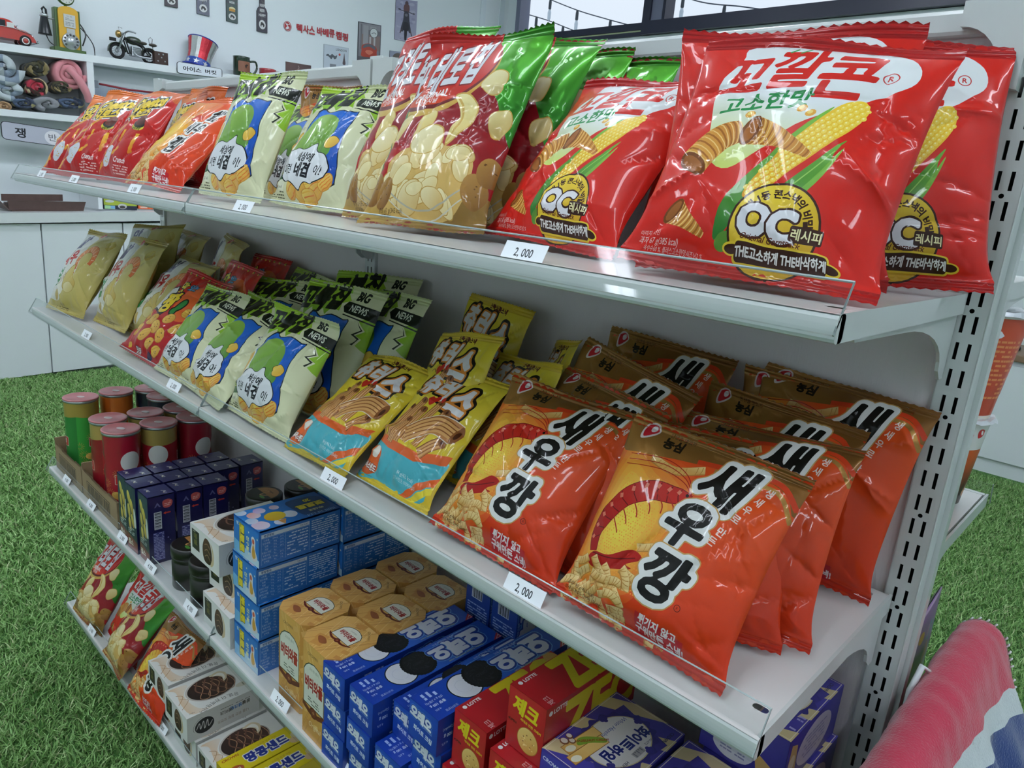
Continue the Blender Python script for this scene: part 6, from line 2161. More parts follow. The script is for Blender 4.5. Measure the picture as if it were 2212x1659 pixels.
for lab, x, y, n in (('black round tin standing in front beside the navy boxes', -1.086, -.252, 0), ('black round tin half hidden by the white cake boxes', -1.012, -.250, 0) ,
                     ('lower black tin of the stack behind the white cake boxes', -1.045, -.128, 0), ('upper black tin behind the white cake boxes', -1.045, -.128, 1),
                     ('lower black tin of the middle stack near the panel', -.965, -.09, 0), ('upper black tin of the middle stack near the panel', -.965, -.09, 1),
                     ('lower black tin of the stack against the panel', -1.04, -.05, 0), ('upper black tin of the stack against the panel', -1.04, -.05, 1)):
    tin(lab, x, y, z3 + n * .0826)

# ------------------------------------------------------------------ rear side of the unit, chair and blanket
def rear_shelf(z, lab, dd=.37):
    x0, x1 = XB[1] + .002, XR
    t = thing('shelf', lab, 'shelf', ((x0 + x1) / 2, .06 + dd / 2, z), 'rear shelves of the shelving unit')
    b = MB(); b.box(x0, x1 - .006, .066, .06 + dd - .01, z - .014, z, STEEL2); b.build('deck', None, t)
    b = MB(); b.rbox(x0, x1 - .004, .06 + dd - .008, .06 + dd + .002, z - .018, z + .0006, .003, STEEL, axis='x'); b.build('front_lip', None, t)
    b = MB()
    b.box(x1 - .003, x1, .064, .06 + dd, z - .018, z + .0008, STEEL)
    b.prism([(.064, z - .018), (.06 + dd - .05, z - .018), (.24, z - .026), (.13, z - .05), (.074, z - .09), (.064, z - .09)], x1 - .0055, x1 - .0035, 'x', STEEL)
    b.build('bracket', None, t)
    g = thing('shelf_guard', 'clear guard along the ' + lab.replace('white metal ', ''), 'acrylic guard', ((x0 + x1) / 2, .06 + dd, z))
    b = MB()
    yf = .06 + dd
    b.prism([(yf + .003, z - .014), (yf + .004, z - .014), (yf - .012, z + .020), (yf - .0135, z + .0195)], x0, x1 + .003, 'x', ACR)
    b.build('clear_strip', None, g)
    b = MB()
    b.prism([(yf + .003, z - .014), (yf + .0045, z - .014), (yf - .0115, z + .0205), (yf - .0135, z + .0195)], x1 + .003, x1 + .004, 'x', EDGE)
    b.build('cut_edge', None, g)
rear_shelf(ZS['S2'] - .002, 'white metal rear shelf that carries the noodle cups')
rear_shelf(ZS['S1'] + .004, 'white metal upper rear shelf beside the right upright', .33)
rear_shelf(-.30, 'white metal lower rear shelf behind the right upright')

CUPW = mat('white_paper_cup', '#e8e6e2', rough=.45)
FOILM = mat('crinkled_white_foil_lid', '#dfe1e6', rough=.3, metal=.25, bump=.8, bscale=45)
PINKL = mat('pink_cup_lid', '#d48a8a', rough=.35, coat=.4)
CUPP = printed('printed_cup_paper', .4, coat=.35)
def art_cup(kind):
    W, H = 300, 110
    if kind == 'orange':
        a = Art(W, H, ('#cf4a22', '#b83c1c', (0, 100), (0, 0)))
        for k in range(5):
            a.fine(8 + k * 60, 22, 56 + k * 60, 88, 13, '#e08a4c', k)
        a.add(rect(0, 0, W, 4), '#e8ded0')
    elif kind == 'prawn':
        a = Art(W, H, '#dcdcd8')
        a.add(rect(0, 0, W, 76), ('#cf5a20', '#2a1c18', (0, 74), (0, 20)))
        for c0 in (75, 225):
            a.add(curve([(c0 - 50, 100), (c0 - 46, 104), (c0 - 38, 102), (c0 - 38, 95), (c0 - 47, 92)], 4), '#c8202c').add(ell(c0 - 42, 99, 2, 3.4, 30), '#f0ecec')
            a.text('농심', c0 - 12, 97, 13, '#2c2420', bold=.05).text('인생을 맛있게', c0 - 12, 106, 4.4, '#4c4440')
            a.text('개운한!', c0, 74, 17, '#e8b42c', sx=.9, shear=.2, bold=.02)
            a.text('새우탕', c0 + 6, 50, 24, '#eae6e2', sx=.92, rot=4, bold=.07, out=[(.12, '#2c1410')])
            a.add(ell(c0, 16, 40, 15, 4, 30), '#16120f').add(ell(c0, 18, 36, 11, 4, 30), '#a8642c')
            r = R_(3)
            for k in range(24):
                a.add(stroke(curve([(c0 + r.uniform(-30, 30), 18 + r.uniform(-6, 6)) for _ in range(3)], 4, False), 1.1), r.choice(['#e0b46c', '#c88c44']))
            for k in range(5):
                a.add(ell(c0 + r.uniform(-24, 24), 20 + r.uniform(-5, 5), 3.4, 2, 20, 8), r.choice(['#d8442c', '#5c8c34', '#e8a060']))
    else:
        a = Art(W, H, '#dfe0dc')
        a.add([(0, 0), (W, 0), (W, 60), (0, 84)], ('#d88a4c', '#c46a30', (0, 70), (0, 0)))
        a.add(stroke([(0, 90), (W, 66)], 3), '#8c8a86').add(stroke([(0, 96), (W, 72)], 2), '#5c564c')
    return a
CUPA = {k: art_cup(k) for k in ('orange', 'prawn', 'plain')}
def cup(kind, lab, x, y, z, turn, r0=.037, r1=.049, h=.118, lid='foil'):
    a = CUPA[kind]
    if 'cup' not in a.cache:
        a.cache['cup'] = a.build(60, 4)
    v, f, c = a.cache['cup']
    th = v[:, 0] / a.W * 2 * PI + turn - PI / 2
    tt = v[:, 1] / a.H
    rr = r0 + (r1 - r0) * tt
    P = np.stack([rr * np.cos(th), rr * np.sin(th), tt * h], 1)
    N = np.stack([np.cos(th), np.sin(th), np.full(len(th), -.1)], 1)
    t = mesh_obj('noodle_cup', array_mesh('noodle_cup', P, f, c, CUPP, N), None, (x, y, z))
    tag(t, lab, 'noodle cup', 'noodle cups on the rear shelf')
    b = MB()
    b.lathe([(r1 - .001, h - .001), (r1 + .003, h), (r1 + .0032, h + .003), (r1 + .001, h + .004)], 0, 0, 40, CUPW)
    o = b.build('rim', None, None); o.parent = t; o.location = (0, 0, 0)
    b = MB()
    rg2 = R_(int(x * 999) + 5)
    n = 40
    vs, fs = [(0, 0, h + .006)], []
    for k, q in enumerate((.3, .55, .8, 1.0, 1.05)):
        for i in range(n):
            an = 2 * PI * i / n
            amp = .003 if lid == 'foil' else .0006
            rr_ = (r1 + .004) * q * (1 + (rg2.uniform(-.02, .03) if k == 4 and lid == 'foil' else 0))
            vs.append((rr_ * math.cos(an), rr_ * math.sin(an), h + .0045 + rg2.uniform(0, amp) * (1.6 if k in (2, 3) else 1) - (.004 if k == 4 else 0)))
    fs += [(0, 1 + i, 1 + (i + 1) % n) for i in range(n)]
    for k in range(4):
        fs += [(1 + k * n + i, 1 + (k + 1) * n + i, 1 + (k + 1) * n + (i + 1) % n, 1 + k * n + (i + 1) % n) for i in range(n)]
    b.add(vs, fs, FOILM if lid == 'foil' else PINKL, lid != 'foil')
    o = b.build('lid', None, None); o.parent = t; o.location = (0, 0, 0)
zc = ZS['S2'] - .0014
cup('prawn', 'white and orange noodle cup under the tall orange one, prawn soup picture', -.062, .352, zc, .55)
cup('orange', 'tall orange noodle cup with foil lid, stacked on the prawn one', -.056, .352, zc + .1245, .3, .04, .056, .135)
cup('plain', 'noodle cup with pink lid close behind the upright, lower one', -.062, .148, zc, .2, lid='pink')
cup('plain', 'noodle cup with pink lid between the nearest one and the prawn cup', -.068, .248, zc, 1.0, lid='pink')
cup('orange', 'orange noodle cup stacked over the pink lid, beside the tall one', -.064, .246, zc + .1235, .9)
cup('plain', 'noodle cup far back at the end of the rear shelf row', -.18, .352, zc, .5, lid='pink')

# yellow bag and colourful pouches on the rear side
BAGQ['Z1'] = ('cu', (-.095, .17, ZS['S1'] + .0045, 3.1, .12, 0.0, .15, .18))
bag('Z1', 'yellow snack bag on the upper rear shelf right of the upright', None, z0=ZS['S1'] + .0045, ymax=.40)
def pouch(label, x, y, z, w, h, c0, c1, tilt):
    a = Art(w * 1000, h * 1000, (c0, c1, (0, h * 1000), (w * 400, 0)))
    r = R_(int(x * -1000) + 3)
    for k in range(16):
        a.add(ell(r.uniform(0, w * 1000), r.uniform(0, h * 1000), r.uniform(6, 18), r.uniform(5, 14), r.uniform(0, 90), 14), r.choice(['#5a78c0', '#b878b8', '#d8a04c', '#7c50a0', '#5ca0b8', '#c85a8c']))
    a.add([rrect(1, 1, w * 1000 - 1, h * 1000 - 1, 9), rrect(4, 4, w * 1000 - 4, h * 1000 - 4, 8)], '#c7a8cc')
    ol = rrect(0, 0, w * 1000, h * 1000, 12)
    v, f, col = a.build(16, 20, ol)
    u, t = v[:, 0] / (w * 1000), v[:, 1] / (h * 1000)
    bul = .012 * np.clip(np.sin(PI * u), 0, 1) ** .6 * np.clip(np.sin(PI * t), 0, 1) ** .5
    VV, FF, CC = [], [], []
    for sg in (-1, 1):
        # thin axis across x: the broad side faces the aisle end
        P = np.stack([sg * (bul + .0006), (u - .5) * w, t * h], 1)
        VV.append(P); FF.append((f if sg > 0 else f[:, ::-1]) + (0 if sg < 0 else len(v))); CC.append(col if sg > 0 else col[:, ::-1])
    o = mesh_obj('snack_pouch', array_mesh('snack_pouch', np.vstack(VV), np.vstack(FF), np.vstack(CC), FILM), None, (x, y, z))
    o.rotation_euler = (0, tilt, .04)
    tag(o, label, 'snack pouch', 'purple pouches on the lower rear shelf')
pouch('purple pouch with blue print right behind the upright', -.014, .195, -.297, .17, .318, '#a070b0', '#7c3c90', .03)
pouch('darker purple pouch in front of its twin behind the upright', -.012, .135, -.297, .12, .27, '#8c50a0', '#6c2c80', .02)

# white wire chair carrying the blanket
WIRE = mat('white_coated_tube', '#e4e8ea', rough=.35, coat=.3)
ch = thing('metal_chair', 'white tube frame chair under the red and blue blanket', 'chair', (.16, -.02, FLOOR))
b = MB()
b.tube([(.30, -.19, FLOOR + .005), (.10, -.195, -.42), (.055, -.2, -.02), (.05, -.17, .008), (.05, .14, .008), (.055, .17, -.02), (.10, .165, -.42), (.30, .16, FLOOR + .005)], .009, WIRE, 10)
b.build('back_frame', None, ch)
for y in (-.19, .16):
    b = MB(); b.tube([(.06, y, FLOOR + .005), (.20, y, -.62), (.36, y, -.425)], .009, WIRE, 10); b.build('leg', None, ch)
b = MB(); b.rbox(.09, .42, -.19, .16, -.425, -.405, .03, mat('white_chair_seat', '#dfe3e4', rough=.5)); b.build('seat', None, ch)
b = MB(); b.tube([(.03, .0, -.06), (.027, .012, .012), (.03, .026, .036), (.036, .04, .026), (.038, .045, -.05)], .0032, WIRE, 8); b.build('wire_loop', None, ch)

def blanket():
    Y0, Y1, BL, BR_ = -.34, .215, -.34, .62
    a = Art((Y1 - Y0) * 1000, (BR_ - BL) * 1000, '#c2304c')
    T = lambda pts: [np.array([((y - Y0) * 1000, (b_ - BL) * 1000) for y, b_ in pts])]
    k = .035
    a.add(T([(-.5, -.03), (-.2, .03), (-.10, .012 + k), (-.02, .016 + k), (.057, .022 + k), (.123, .032 + k), (.15, .03 + k), (.222, .05 + k), (.3, .06 + k), (.3, .7), (-.5, .7)]), '#cdd4d6')
    a.add(T([(-.019, .046 + k), (.117, .055 + k), (.17, .062 + k), (.23, .084 + k), (.3, .09 + k), (.3, .45), (.18, .30), (.06, .13 + k), (.0, .062 + k)]), '#24407c')
    a.add(T([(-.2, .10 + k), (-.06, .14 + k), (.06, .26), (.14, .45), (-.3, .45)]), '#24407c')
    v, f, col = a.build(70, 110)
    y = v[:, 0] / 1000 + Y0
    bb = v[:, 1] / 1000 + BL
    R0, xc, zc_ = .026, .054, .004
    half = R0 * PI / 2
    th = np.clip(bb / R0, -PI / 2, PI / 2)
    # over the bar, then hanging down both sides
    over = np.sign(bb) * np.maximum(np.abs(bb) - half * .72, 0)
    th = np.clip(bb / R0, -PI / 2 * .72, PI / 2 * .72)
    X = xc + R0 * np.sin(th)
    Z = zc_ + R0 * np.cos(th)
    dr = np.where(bb > 0, 1, 0)
    X = X + np.where(over > 0, over * .44, -np.minimum(-over, .02) * .2)
    Z = Z - np.abs(over) * np.where(bb > 0, .9, 1)
    Z = Z + .026 * (.2 - y) * .35 + .004
    # folds
    e = np.clip(np.abs(over) / .08, 0, 1)
    fold = .006 * np.sin(y * 46 + bb * 9) + .004 * np.sin(y * 90 - bb * 16) + .010 * np.exp(-((y + .015) / .012) ** 2)
    X = X + e * fold + .0006 * np.sin(y * 160 + 40 * bb) * (1 - e)
    Z = Z + .0008 * np.sin(y * 74 + np.sin(y * 31) * 3) + .0003 * np.sin(y * 190 + bb * 90)
    # the far hem droops
    q = np.clip((y - .12) / .095, 0, 1)
    Z = Z - .010 * q ** 2
    P = np.stack([X, y, Z], 1)
    m = printed('fleece', .9, bump=.6, bscale=420)
    bs = m.node_tree.nodes['Principled BSDF']
    bs.inputs['Sheen Weight'].default_value = .5
    bs.inputs['Sheen Roughness'].default_value = .4
    base = np.array([.06, -.06, -.4])
    me = array_mesh('fleece_blanket', P - base, f, col, m)
    me.polygons.foreach_set('use_smooth', np.ones(len(me.polygons), bool))
    o = mesh_obj('fleece_blanket', me, None, tuple(base))
    sm = o.modifiers.new('thick', 'SOLIDIFY'); sm.thickness = .004; sm.offset = 1
    tag(o, 'red, white and blue fleece blanket draped over a chair by the shelf end', 'blanket')
    # white blanket stitch along the far hem
    key = np.array([y, bb]).T
    b = MB()
    for i in range(40):
        bt = -.05 + i * .0105
        k0 = np.argmin((key[:, 0] - Y1) ** 2 + (key[:, 1] - bt) ** 2)
        k1 = np.argmin((key[:, 0] - (Y1 - .009)) ** 2 + (key[:, 1] - bt) ** 2)
        p0, p1 = Vector(P[k0]), Vector(P[k1])
        up = Vector((.5, 0, .8)) * .0035
        b.tube([p0 + Vector((0, .003, -.001)), p0 + up, p1 + up * 1.1, p1], .0011, mat('white_yarn', '#dfe3e2', rough=.8), 6)
    s = b.build('hem_stitching', None, o)
    s['kind'] = 'stuff'
blanket()

# cabinet along the window wall
def rear_cab():
    t = thing('base_cabinet', 'white base cabinet along the window wall at the right', 'cabinet', (.4, 4.25, FLOOR))
    b = MB(); b.box(-1.1, 2.2, 4.02, WY - .004, FLOOR, -.19, CABM); b.build('carcass', None, t)
    for i in range(4):
        b = MB(); x = -1.09 + i * .82; b.box(x, x + .81, 4.0, 4.018, FLOOR + .09, -.215, CABM); b.build('door', None, t)
    b = MB(); b.rbox(-1.12, 2.22, 3.985, WY - .004, -.189, -.15, .006, mat('wood_tone_top', '#8a7058', rough=.5), axis='x'); b.build('cabinet_top', None, t)
rear_cab()
def bundle():
    t = thing('stick_bundle', 'dark coil holding pale wooden sticks on the white cabinet', 'basket', (-.62, 4.2, -.15))
    p = at(2172, 672, 1, 4.2)
    dx = p.x + .62
    b = MB()
    for k in range(4):
        b.tube([(p.x + (.1 - .012 * k) * math.cos(a_ * PI / 12), 4.2 + (.1 - .012 * k) * math.sin(a_ * PI / 12), -.14 + .035 * k) for a_ in range(24)], .02, mat('black_rattan', '#17151a', rough=.6), 8, closed=True)
    b.build('coil', None, t)
    for k, (u, v_) in enumerate(((-.05, .05), (.02, .08), (.07, .04))):
        b = MB(); b.tube([(p.x - .06 + k * .05, 4.2 - .05, -.13), (p.x - .06 + k * .05 + u, 4.2 - .09, -.02 + v_ * .4)], .008, mat('pale_wood_stick', '#b08c64', rough=.7), 8); b.build('stick', None, t)
bundle()

# ------------------------------------------------------------------ left wall: cabinets, shelf unit and what stands there
CX, UX = -4.75, -4.95          # fronts of the base cabinets and of the wall shelf unit
def zl(px, py, X):
    return at(px, py, 0, X)
SL = .043                      # the unit runs up a little along the wall, as in the photograph
def sloped(b, x0, x1, y0, y1, z0, z1, m, sl=SL, yr=.4):
    """board that follows the wall's run"""
    f = lambda y: sl * (y - yr)
    b.add([(x, y, z + f(y)) for z in (z0, z1) for y in (y0, y1) for x in (x0, x1)], [(0, 2, 3, 1), (4, 5, 7, 6), (0, 1, 5, 4), (2, 6, 7, 3), (0, 4, 6, 2), (1, 3, 7, 5)], m)
def base_cab():
    t = thing('base_cabinet', 'long white base cabinet with gapped doors under the pale worktop', 'cabinet', (-4.93, 1.2, FLOOR))
    b = MB(); b.box(WX + .004, CX - .022, -.8, 3.4, FLOOR, .02, CABM); b.build('carcass', None, t)
    y = at(103, 650, 0, CX).y - .44 * 3
    ds = []
    for i in range(9):
        w = .436 if i != 4 else .9
        b = MB(); sloped(b, CX - .02, CX, y, y + .432, FLOOR + .02, .058, CABM, SL * .9); ds.append(b.build('door', None, t))
        y += .44
    b = MB(); b.box(CX - .03, CX - .012, -.8, 3.4, FLOOR, FLOOR + .02, GAPM); b.build('plinth_gap', None, t)
    w = MB(); sloped(w, WX + .004, CX + .025, -.8, 3.4, .066, .122, TOPM, .05)
    wt = w.build('worktop', origin=(-4.93, 1.2, .09))
    tag(wt, 'pale rounded worktop lying on the white cabinet', 'worktop')
base_cab()
ZT = at(60, 113, 0, UX).z      # top board, lower front edge
def wall_unit():
    t = thing('wall_shelf', 'white open wall shelf holding rolled blankets, ornaments on top', 'shelf', (-5.05, .9, .7))
    zb = at(60, 250, 0, UX).z
    yd = at(197, 180, 0, UX).y
    b = MB()
    sloped(b, WX + .004, UX, -.6, 3.2, ZT - .012, ZT + .028, CABM); b.build('top_board', None, t)
    b = MB(); sloped(b, WX + .004, UX, -.6, 3.2, zb - .014, zb + .022, CABM, .03); b.build('bottom_board', None, t)
    for y in (yd, yd + 1.1, -.58):
        b = MB(); b.box(WX + .004, UX - .002, y - .018, y + .018, zb + .02, ZT + .0 + SL * (y - .4), CABM); b.build('divider', None, t)
    b = MB(); b.box(WX + .004, WX + .012, -.6, 3.2, zb, ZT, CABM); b.build('back_board', None, t)
    b = MB(); b.box(UX - .01, UX - .006, yd + .02, yd + 1.08, ZT - .16, ZT - .155, GAPM); 
    return zb, yd
ZB, YD = wall_unit()
ztop = lambda y: ZT + .0285 + SL * (y - .4)

PAPER = printed('printed_board', .5)
METALP = printed('printed_tin_plate', .35, coat=.3)
def plate(name, label, cat, corners, art, X, thick=.006, material=None, outline=None, group=None, edge='#3a3c40', ry=.0):
    """flat board parallel to the left wall; corners: photograph pixels TL, TR, BR, BL"""
    P = [at(px, py, 0, X) for px, py in corners]
    y0, y1 = (P[0].y + P[3].y) / 2, (P[1].y + P[2].y) / 2
    zt0, zt1, zb1, zb0 = P[0].z, P[1].z, P[2].z, P[3].z
    W, H = art.W, art.H
    v, f, col = art.build(2, 2, outline)
    u, t = v[:, 0] / W, v[:, 1] / H
    Y = y0 + (y1 - y0) * u
    Z = (zb0 + (zb1 - zb0) * u) * (1 - t) + (zt0 + (zt1 - zt0) * u) * t
    base = np.array([X, (y0 + y1) / 2, (zb0 + zt1) / 2])
    V = np.stack([np.full(len(Y), X + thick), Y, Z], 1) - base
    o = mesh_obj(name, array_mesh(name, V, f, col, material or METALP), None, tuple(base))
    tag(o, label, cat, group)
    ol = outline if outline is not None else rect(0, 0, W, H)
    b = MB()
    pts = [(y0 + (y1 - y0) * p[0] / W, (zb0 + (zb1 - zb0) * p[0] / W) * (1 - p[1] / H) + (zt0 + (zt1 - zt0) * p[0] / W) * p[1] / H) for p in ol]
    b.prism([(p[0], p[1]) for p in pts], X + .0005, X + thick - .0005, 'x', mat('board_edge_' + edge[1:], edge, rough=.5))
    e = b.build('edge_rim', None, None); e.parent = o; e.location = -Vector(base); 
    return o

# bottle openers on the wall
def opener_art(base, words, shape=None):
    a = Art(50, 130, base)
    for i in range(24):
        r = R_(i + len(words))
        a.add(rect(r.uniform(0, 44), r.uniform(0, 126), r.uniform(6, 50), r.uniform(4, 130)) if False else ell(r.uniform(0, 50), r.uniform(0, 130), r.uniform(2, 8), r.uniform(2, 6), r.uniform(0, 180), 9), r.choice([base, '#4a4a52', '#5c5a5c']))
    for i, w in enumerate(words):
        a.text(w, 25, 92 - i * 17, 13, '#c8c8c8', sx=.85, bold=.04)
    a.add(ell(25, 26, 17, 17, 0, 24), '#3c3c40').add(ell(25, 26, 16, 16, 0, 24), '#d6d6d6')
    a.add(curve([(16, 22), (20, 34), (30, 32), (36, 24), (30, 18), (27, 24), (22, 24), (20, 18)], 4), '#3c3a3a')
    return a
GO = 'bottle opener boards on the wall'
tag_sh = np.array([(0, 0), (50, 0), (50, 112), (38, 130), (12, 130), (0, 112)], float)
bot_sh = np.array([(0, 0), (50, 0), (50, 70), (44, 82), (37, 88), (37, 130), (13, 130), (13, 88), (6, 82), (0, 70)], float)
plate('bottle_opener', 'dark bottle opener board cut off by the picture top, leftmost of the wall row', 'bottle opener', [(354, -46), (383, -42), (381, 17), (354, 12)], opener_art('#4a4248', ['BEER']), WX, .012, None, None, GO)
plate('bottle_opener', 'grey bottle opener board with HAPPY lettering, second of the wall row', 'bottle opener', [(423, -40), (452, -36), (449, 35), (424, 29)], opener_art('#6a6c7c', ['DRINK', 'BE', 'HAPPY']), WX, .012, None, None, GO)
oa = opener_art('#4c5a58', ['BEER'])
oa.add(ell(25, 62, 14, 9), '#d8cfa0').add(rect(12, 50, 38, 62), '#c08a3c')
plate('bottle_opener', 'green tag shaped bottle opener board with a beer glass picture', 'bottle opener', [(487, -14), (513, -9), (511, 51), (488, 45)], oa, WX, .012, None, tag_sh, GO)
plate('bottle_opener', 'dark bottle shaped opener board, nearest the red wall lettering', 'bottle opener', [(554, -14), (577, -9), (575, 72), (553, 67)], opener_art('#4a4650', ['KEEP', 'BEER', 'HAPPY']), WX, .012, None, bot_sh, GO)

# red lettering with its round emblem
def lettering():
    p0, p1 = at(635, 68, 0, WX), at(752, 82, 0, WX)
    t = thing('wall_lettering', 'red lettering with a round emblem on the white wall', 'wall sign', (WX + .004, (p0.y + p1.y) / 2, p0.z))
    RED = mat('red_cut_vinyl', '#b03a40', rough=.5)
    txt = [('텍', 646, 61), ('사', 660, 63.5), ('스', 673, 65.5), ('바', 690, 68), ('베', 703, 70.5), ('큐', 716, 72.5), ('캠', 731, 77), ('핑', 745, 80.5)]
    for ch_, px, py in txt:
        c = at(px, py, 0, WX)
        s = abs(at(px + 6.3, py, 0, WX).y - at(px - 6.3, py, 0, WX).y)
        a = Art(100, 100, '#000000'); ls = grow(ch_, .04)
        al = np.vstack(ls); k = s / (al[:, 0].max() - al[:, 0].min()); kz = .056 / (al[:, 1].max() - al[:, 1].min()) * 1.05
        V = [Vector((float(q[0]), float(q[1]))) for l in ls for q in l]
        E, n0 = [], 0
        for l in ls:
            E += [(n0 + i, n0 + (i + 1) % len(l)) for i in range(len(l))]; n0 += len(l)
        r = delaunay_2d_cdt(V, E, [], 0, 1e-5, False)
        vv = np.array([(q.x, q.y) for q in r[0]]); ff = np.array([f for f in r[2]])
        ff = ff[inside(vv[ff].mean(1), ls)]
        b = MB()
        b.add([(WX + .006, c.y + q[0] * k, c.z + q[1] * kz) for q in vv], [tuple(f) for f in ff], RED)
        b.build('letter', None, t)
    c = at(620.5, 56.5, 0, WX)
    r = abs(at(629, 56.5, 0, WX).y - at(612, 56.5, 0, WX).y) / 2
    a = Art(100, 100, '#b03a40')
    a.add([ell(50, 50, 44, 44, 0, 30), ell(50, 50, 40, 40, 0, 30)], '#d8c8c8').add(stroke([(26, 74), (72, 30)], 9), '#dfe6ea').add(stroke([(60, 66), (78, 78)], 6), '#dfe6ea').add(curve([(28, 22), (40, 44), (54, 40), (60, 22)], 4), '#dfe6ea').add(ell(44, 66, 8, 8), '#dfe6ea')
    v, f, col = a.build(2, 2, ell(50, 50, 50, 50, 0, 40))
    V = np.stack([np.full(len(v), WX + .006), c.y + (v[:, 0] - 50) / 50 * r, c.z + (v[:, 1] - 50) / 50 * r * 1.05], 1) - np.array(t.location)
    mesh_obj('emblem', array_mesh('emblem', V, f, col, PAPER), t)
lettering()

# posters
def art_bike():
    a = Art(100, 220, ('#9a98b4', '#a8a6bc', (0, 220), (0, 0)))
    r = R_(2)
    for k in range(30):
        a.add(ell(r.uniform(0, 100), r.uniform(0, 220), r.uniform(4, 16), r.uniform(3, 9), 0, 10), r.choice(['#a4a2ba', '#9492ac', '#b0aec2']))
    a.add(curve([(42, 206), (50, 214), (57, 206), (56, 194), (44, 194)], 4), '#5c4a50').add(curve([(40, 194), (60, 194), (64, 170), (58, 150), (42, 150), (36, 170)], 4), '#6a4c4c')
    a.add(stroke([(18, 164), (40, 158), (60, 158), (84, 150)], 4), '#3a3842').add(ell(17, 166, 6, 4), '#45434c').add(ell(84, 152, 6, 4), '#45434c')
    a.add(curve([(40, 152), (60, 152), (66, 110), (74, 60), (66, 50), (50, 90), (36, 50), (26, 62), (36, 112)], 4), '#3c3c46').add(ell(50, 140, 7, 8), '#77747e')
    a.add(curve([(40, 100), (60, 100), (64, 70), (58, 56), (42, 56), (36, 70)], 4), '#2c2a32').add(curve([(44, 60), (56, 60), (55, 12), (50, 6), (45, 12)], 4), '#24222a')
    a.add(stroke([(30, 64), (24, 40)], 5), '#54464c').add(stroke([(72, 60), (80, 34)], 5), '#54464c')
    return a
plate('wall_poster', 'tall mauve tin poster of a rider on a motorcycle seen from ahead', 'poster', [(854, -4), (901, 3), (897, 95), (852, 85)], art_bike(), WX, .006, METALP)
def art_tram():
    a = Art(120, 220, ('#8c8a90', '#77757c', (0, 220), (0, 0)))
    r = R_(5)
    for k in range(14):
        a.add(rect(r.uniform(0, 100), 90, r.uniform(20, 120), r.uniform(150, 220)), r.choice(['#9a989c', '#6c6a70', '#b4b2b4', '#84706c']))
    a.add(ell(82, 176, 21, 24, 0, 30), '#3c3a40').add(ell(82, 176, 19, 22, 0, 30), '#d0d4d4').add(stroke([(70, 172), (84, 178), (94, 172)], 3), '#4c4c50')
    a.add(curve([(20, 80), (24, 110), (60, 122), (96, 108), (100, 78), (96, 52), (24, 54)], 4), '#b0402c').add(curve([(28, 96), (60, 106), (92, 94), (88, 112), (60, 120), (34, 112)], 4), '#5c6068').add(curve([(40, 78), (60, 66), (80, 78), (72, 88), (48, 88)], 4), '#d87860')
    a.add(rect(0, 0, 120, 54), '#5c5a60').text('TRAM', 60, 30, 20, '#b8b8bc', bold=.04)
    a.add([rect(0, 0, 120, 220), rect(4, 4, 116, 216)], '#4a4a52')
    return a
plate('wall_poster', 'grey city poster with a clock and a red car, left of the rider poster', 'poster', [(773, 46), (822, 55), (820, 150), (771, 145)], art_tram(), WX, .006, METALP)
a_ = Art(120, 120, '#c3ccd6')
a_.text('LONDON', 84, 104, 15, '#4c4c54', sx=.8, bold=.01).add(curve([(10, 70), (20, 78), (30, 72), (40, 80), (54, 72), (64, 78), (60, 62), (50, 58), (44, 66), (36, 56), (24, 66)], 4), '#5c6068').add(ell(76, 82, 5, 6), '#c04c44').add(curve([(92, 40), (96, 70), (99, 92), (102, 70), (106, 40)], 4), '#5c5054').add(rect(30, 14, 60, 34), '#7c8088').add([rect(0, 0, 120, 120), rect(1.5, 1.5, 118, 118)], '#a8b0ba')
plate('wall_poster', 'pale LONDON print with small drawings above the shelf rail', 'poster', [(699, 95), (752, 104), (751, 158), (698, 152)], a_, WX, .006, PAPER, edge='#8c949c')
a_ = Art(120, 70, ('#6c5450', '#4c3a3c', (0, 70), (120, 0)))
a_.add(ell(60, 30, 26, 12, 8, 24), '#8c6c60').add(ell(60, 32, 18, 7, 8, 24), '#5c3c34').add(stroke(curve([(56, 40), (62, 50), (58, 60)], 4, False), 3), '#a08c88')
plate('wall_poster', 'small brown print of a cup, half hidden behind the shelf rail', 'poster', [(617, 133), (672, 142), (670, 172), (616, 166)], a_, WX, .006, PAPER)
a_ = Art(110, 100, ('#9aa0b4', '#a8aec0', (0, 100), (110, 0)))
a_.add(curve([(14, 30), (14, 74), (34, 92), (58, 86), (64, 60), (56, 30)], 5), '#6c625c').add(curve([(20, 30), (22, 60), (38, 72), (54, 62), (54, 30)], 5), '#b49c90').text('Marine', 88, 66, 9, '#7c84a4')
plate('wall_poster', 'blue grey print with a dark haired head, below the rider poster', 'poster', [(841, 109), (890, 115), (888, 160), (840, 155)], a_, WX, .006, PAPER)
a_ = Art(60, 60, '#a08c90')
plate('wall_poster', 'small pinkish print low on the wall beside the chip bags', 'poster', [(927, 82), (952, 86), (951, 118), (926, 113)], a_, WX, .006, PAPER)

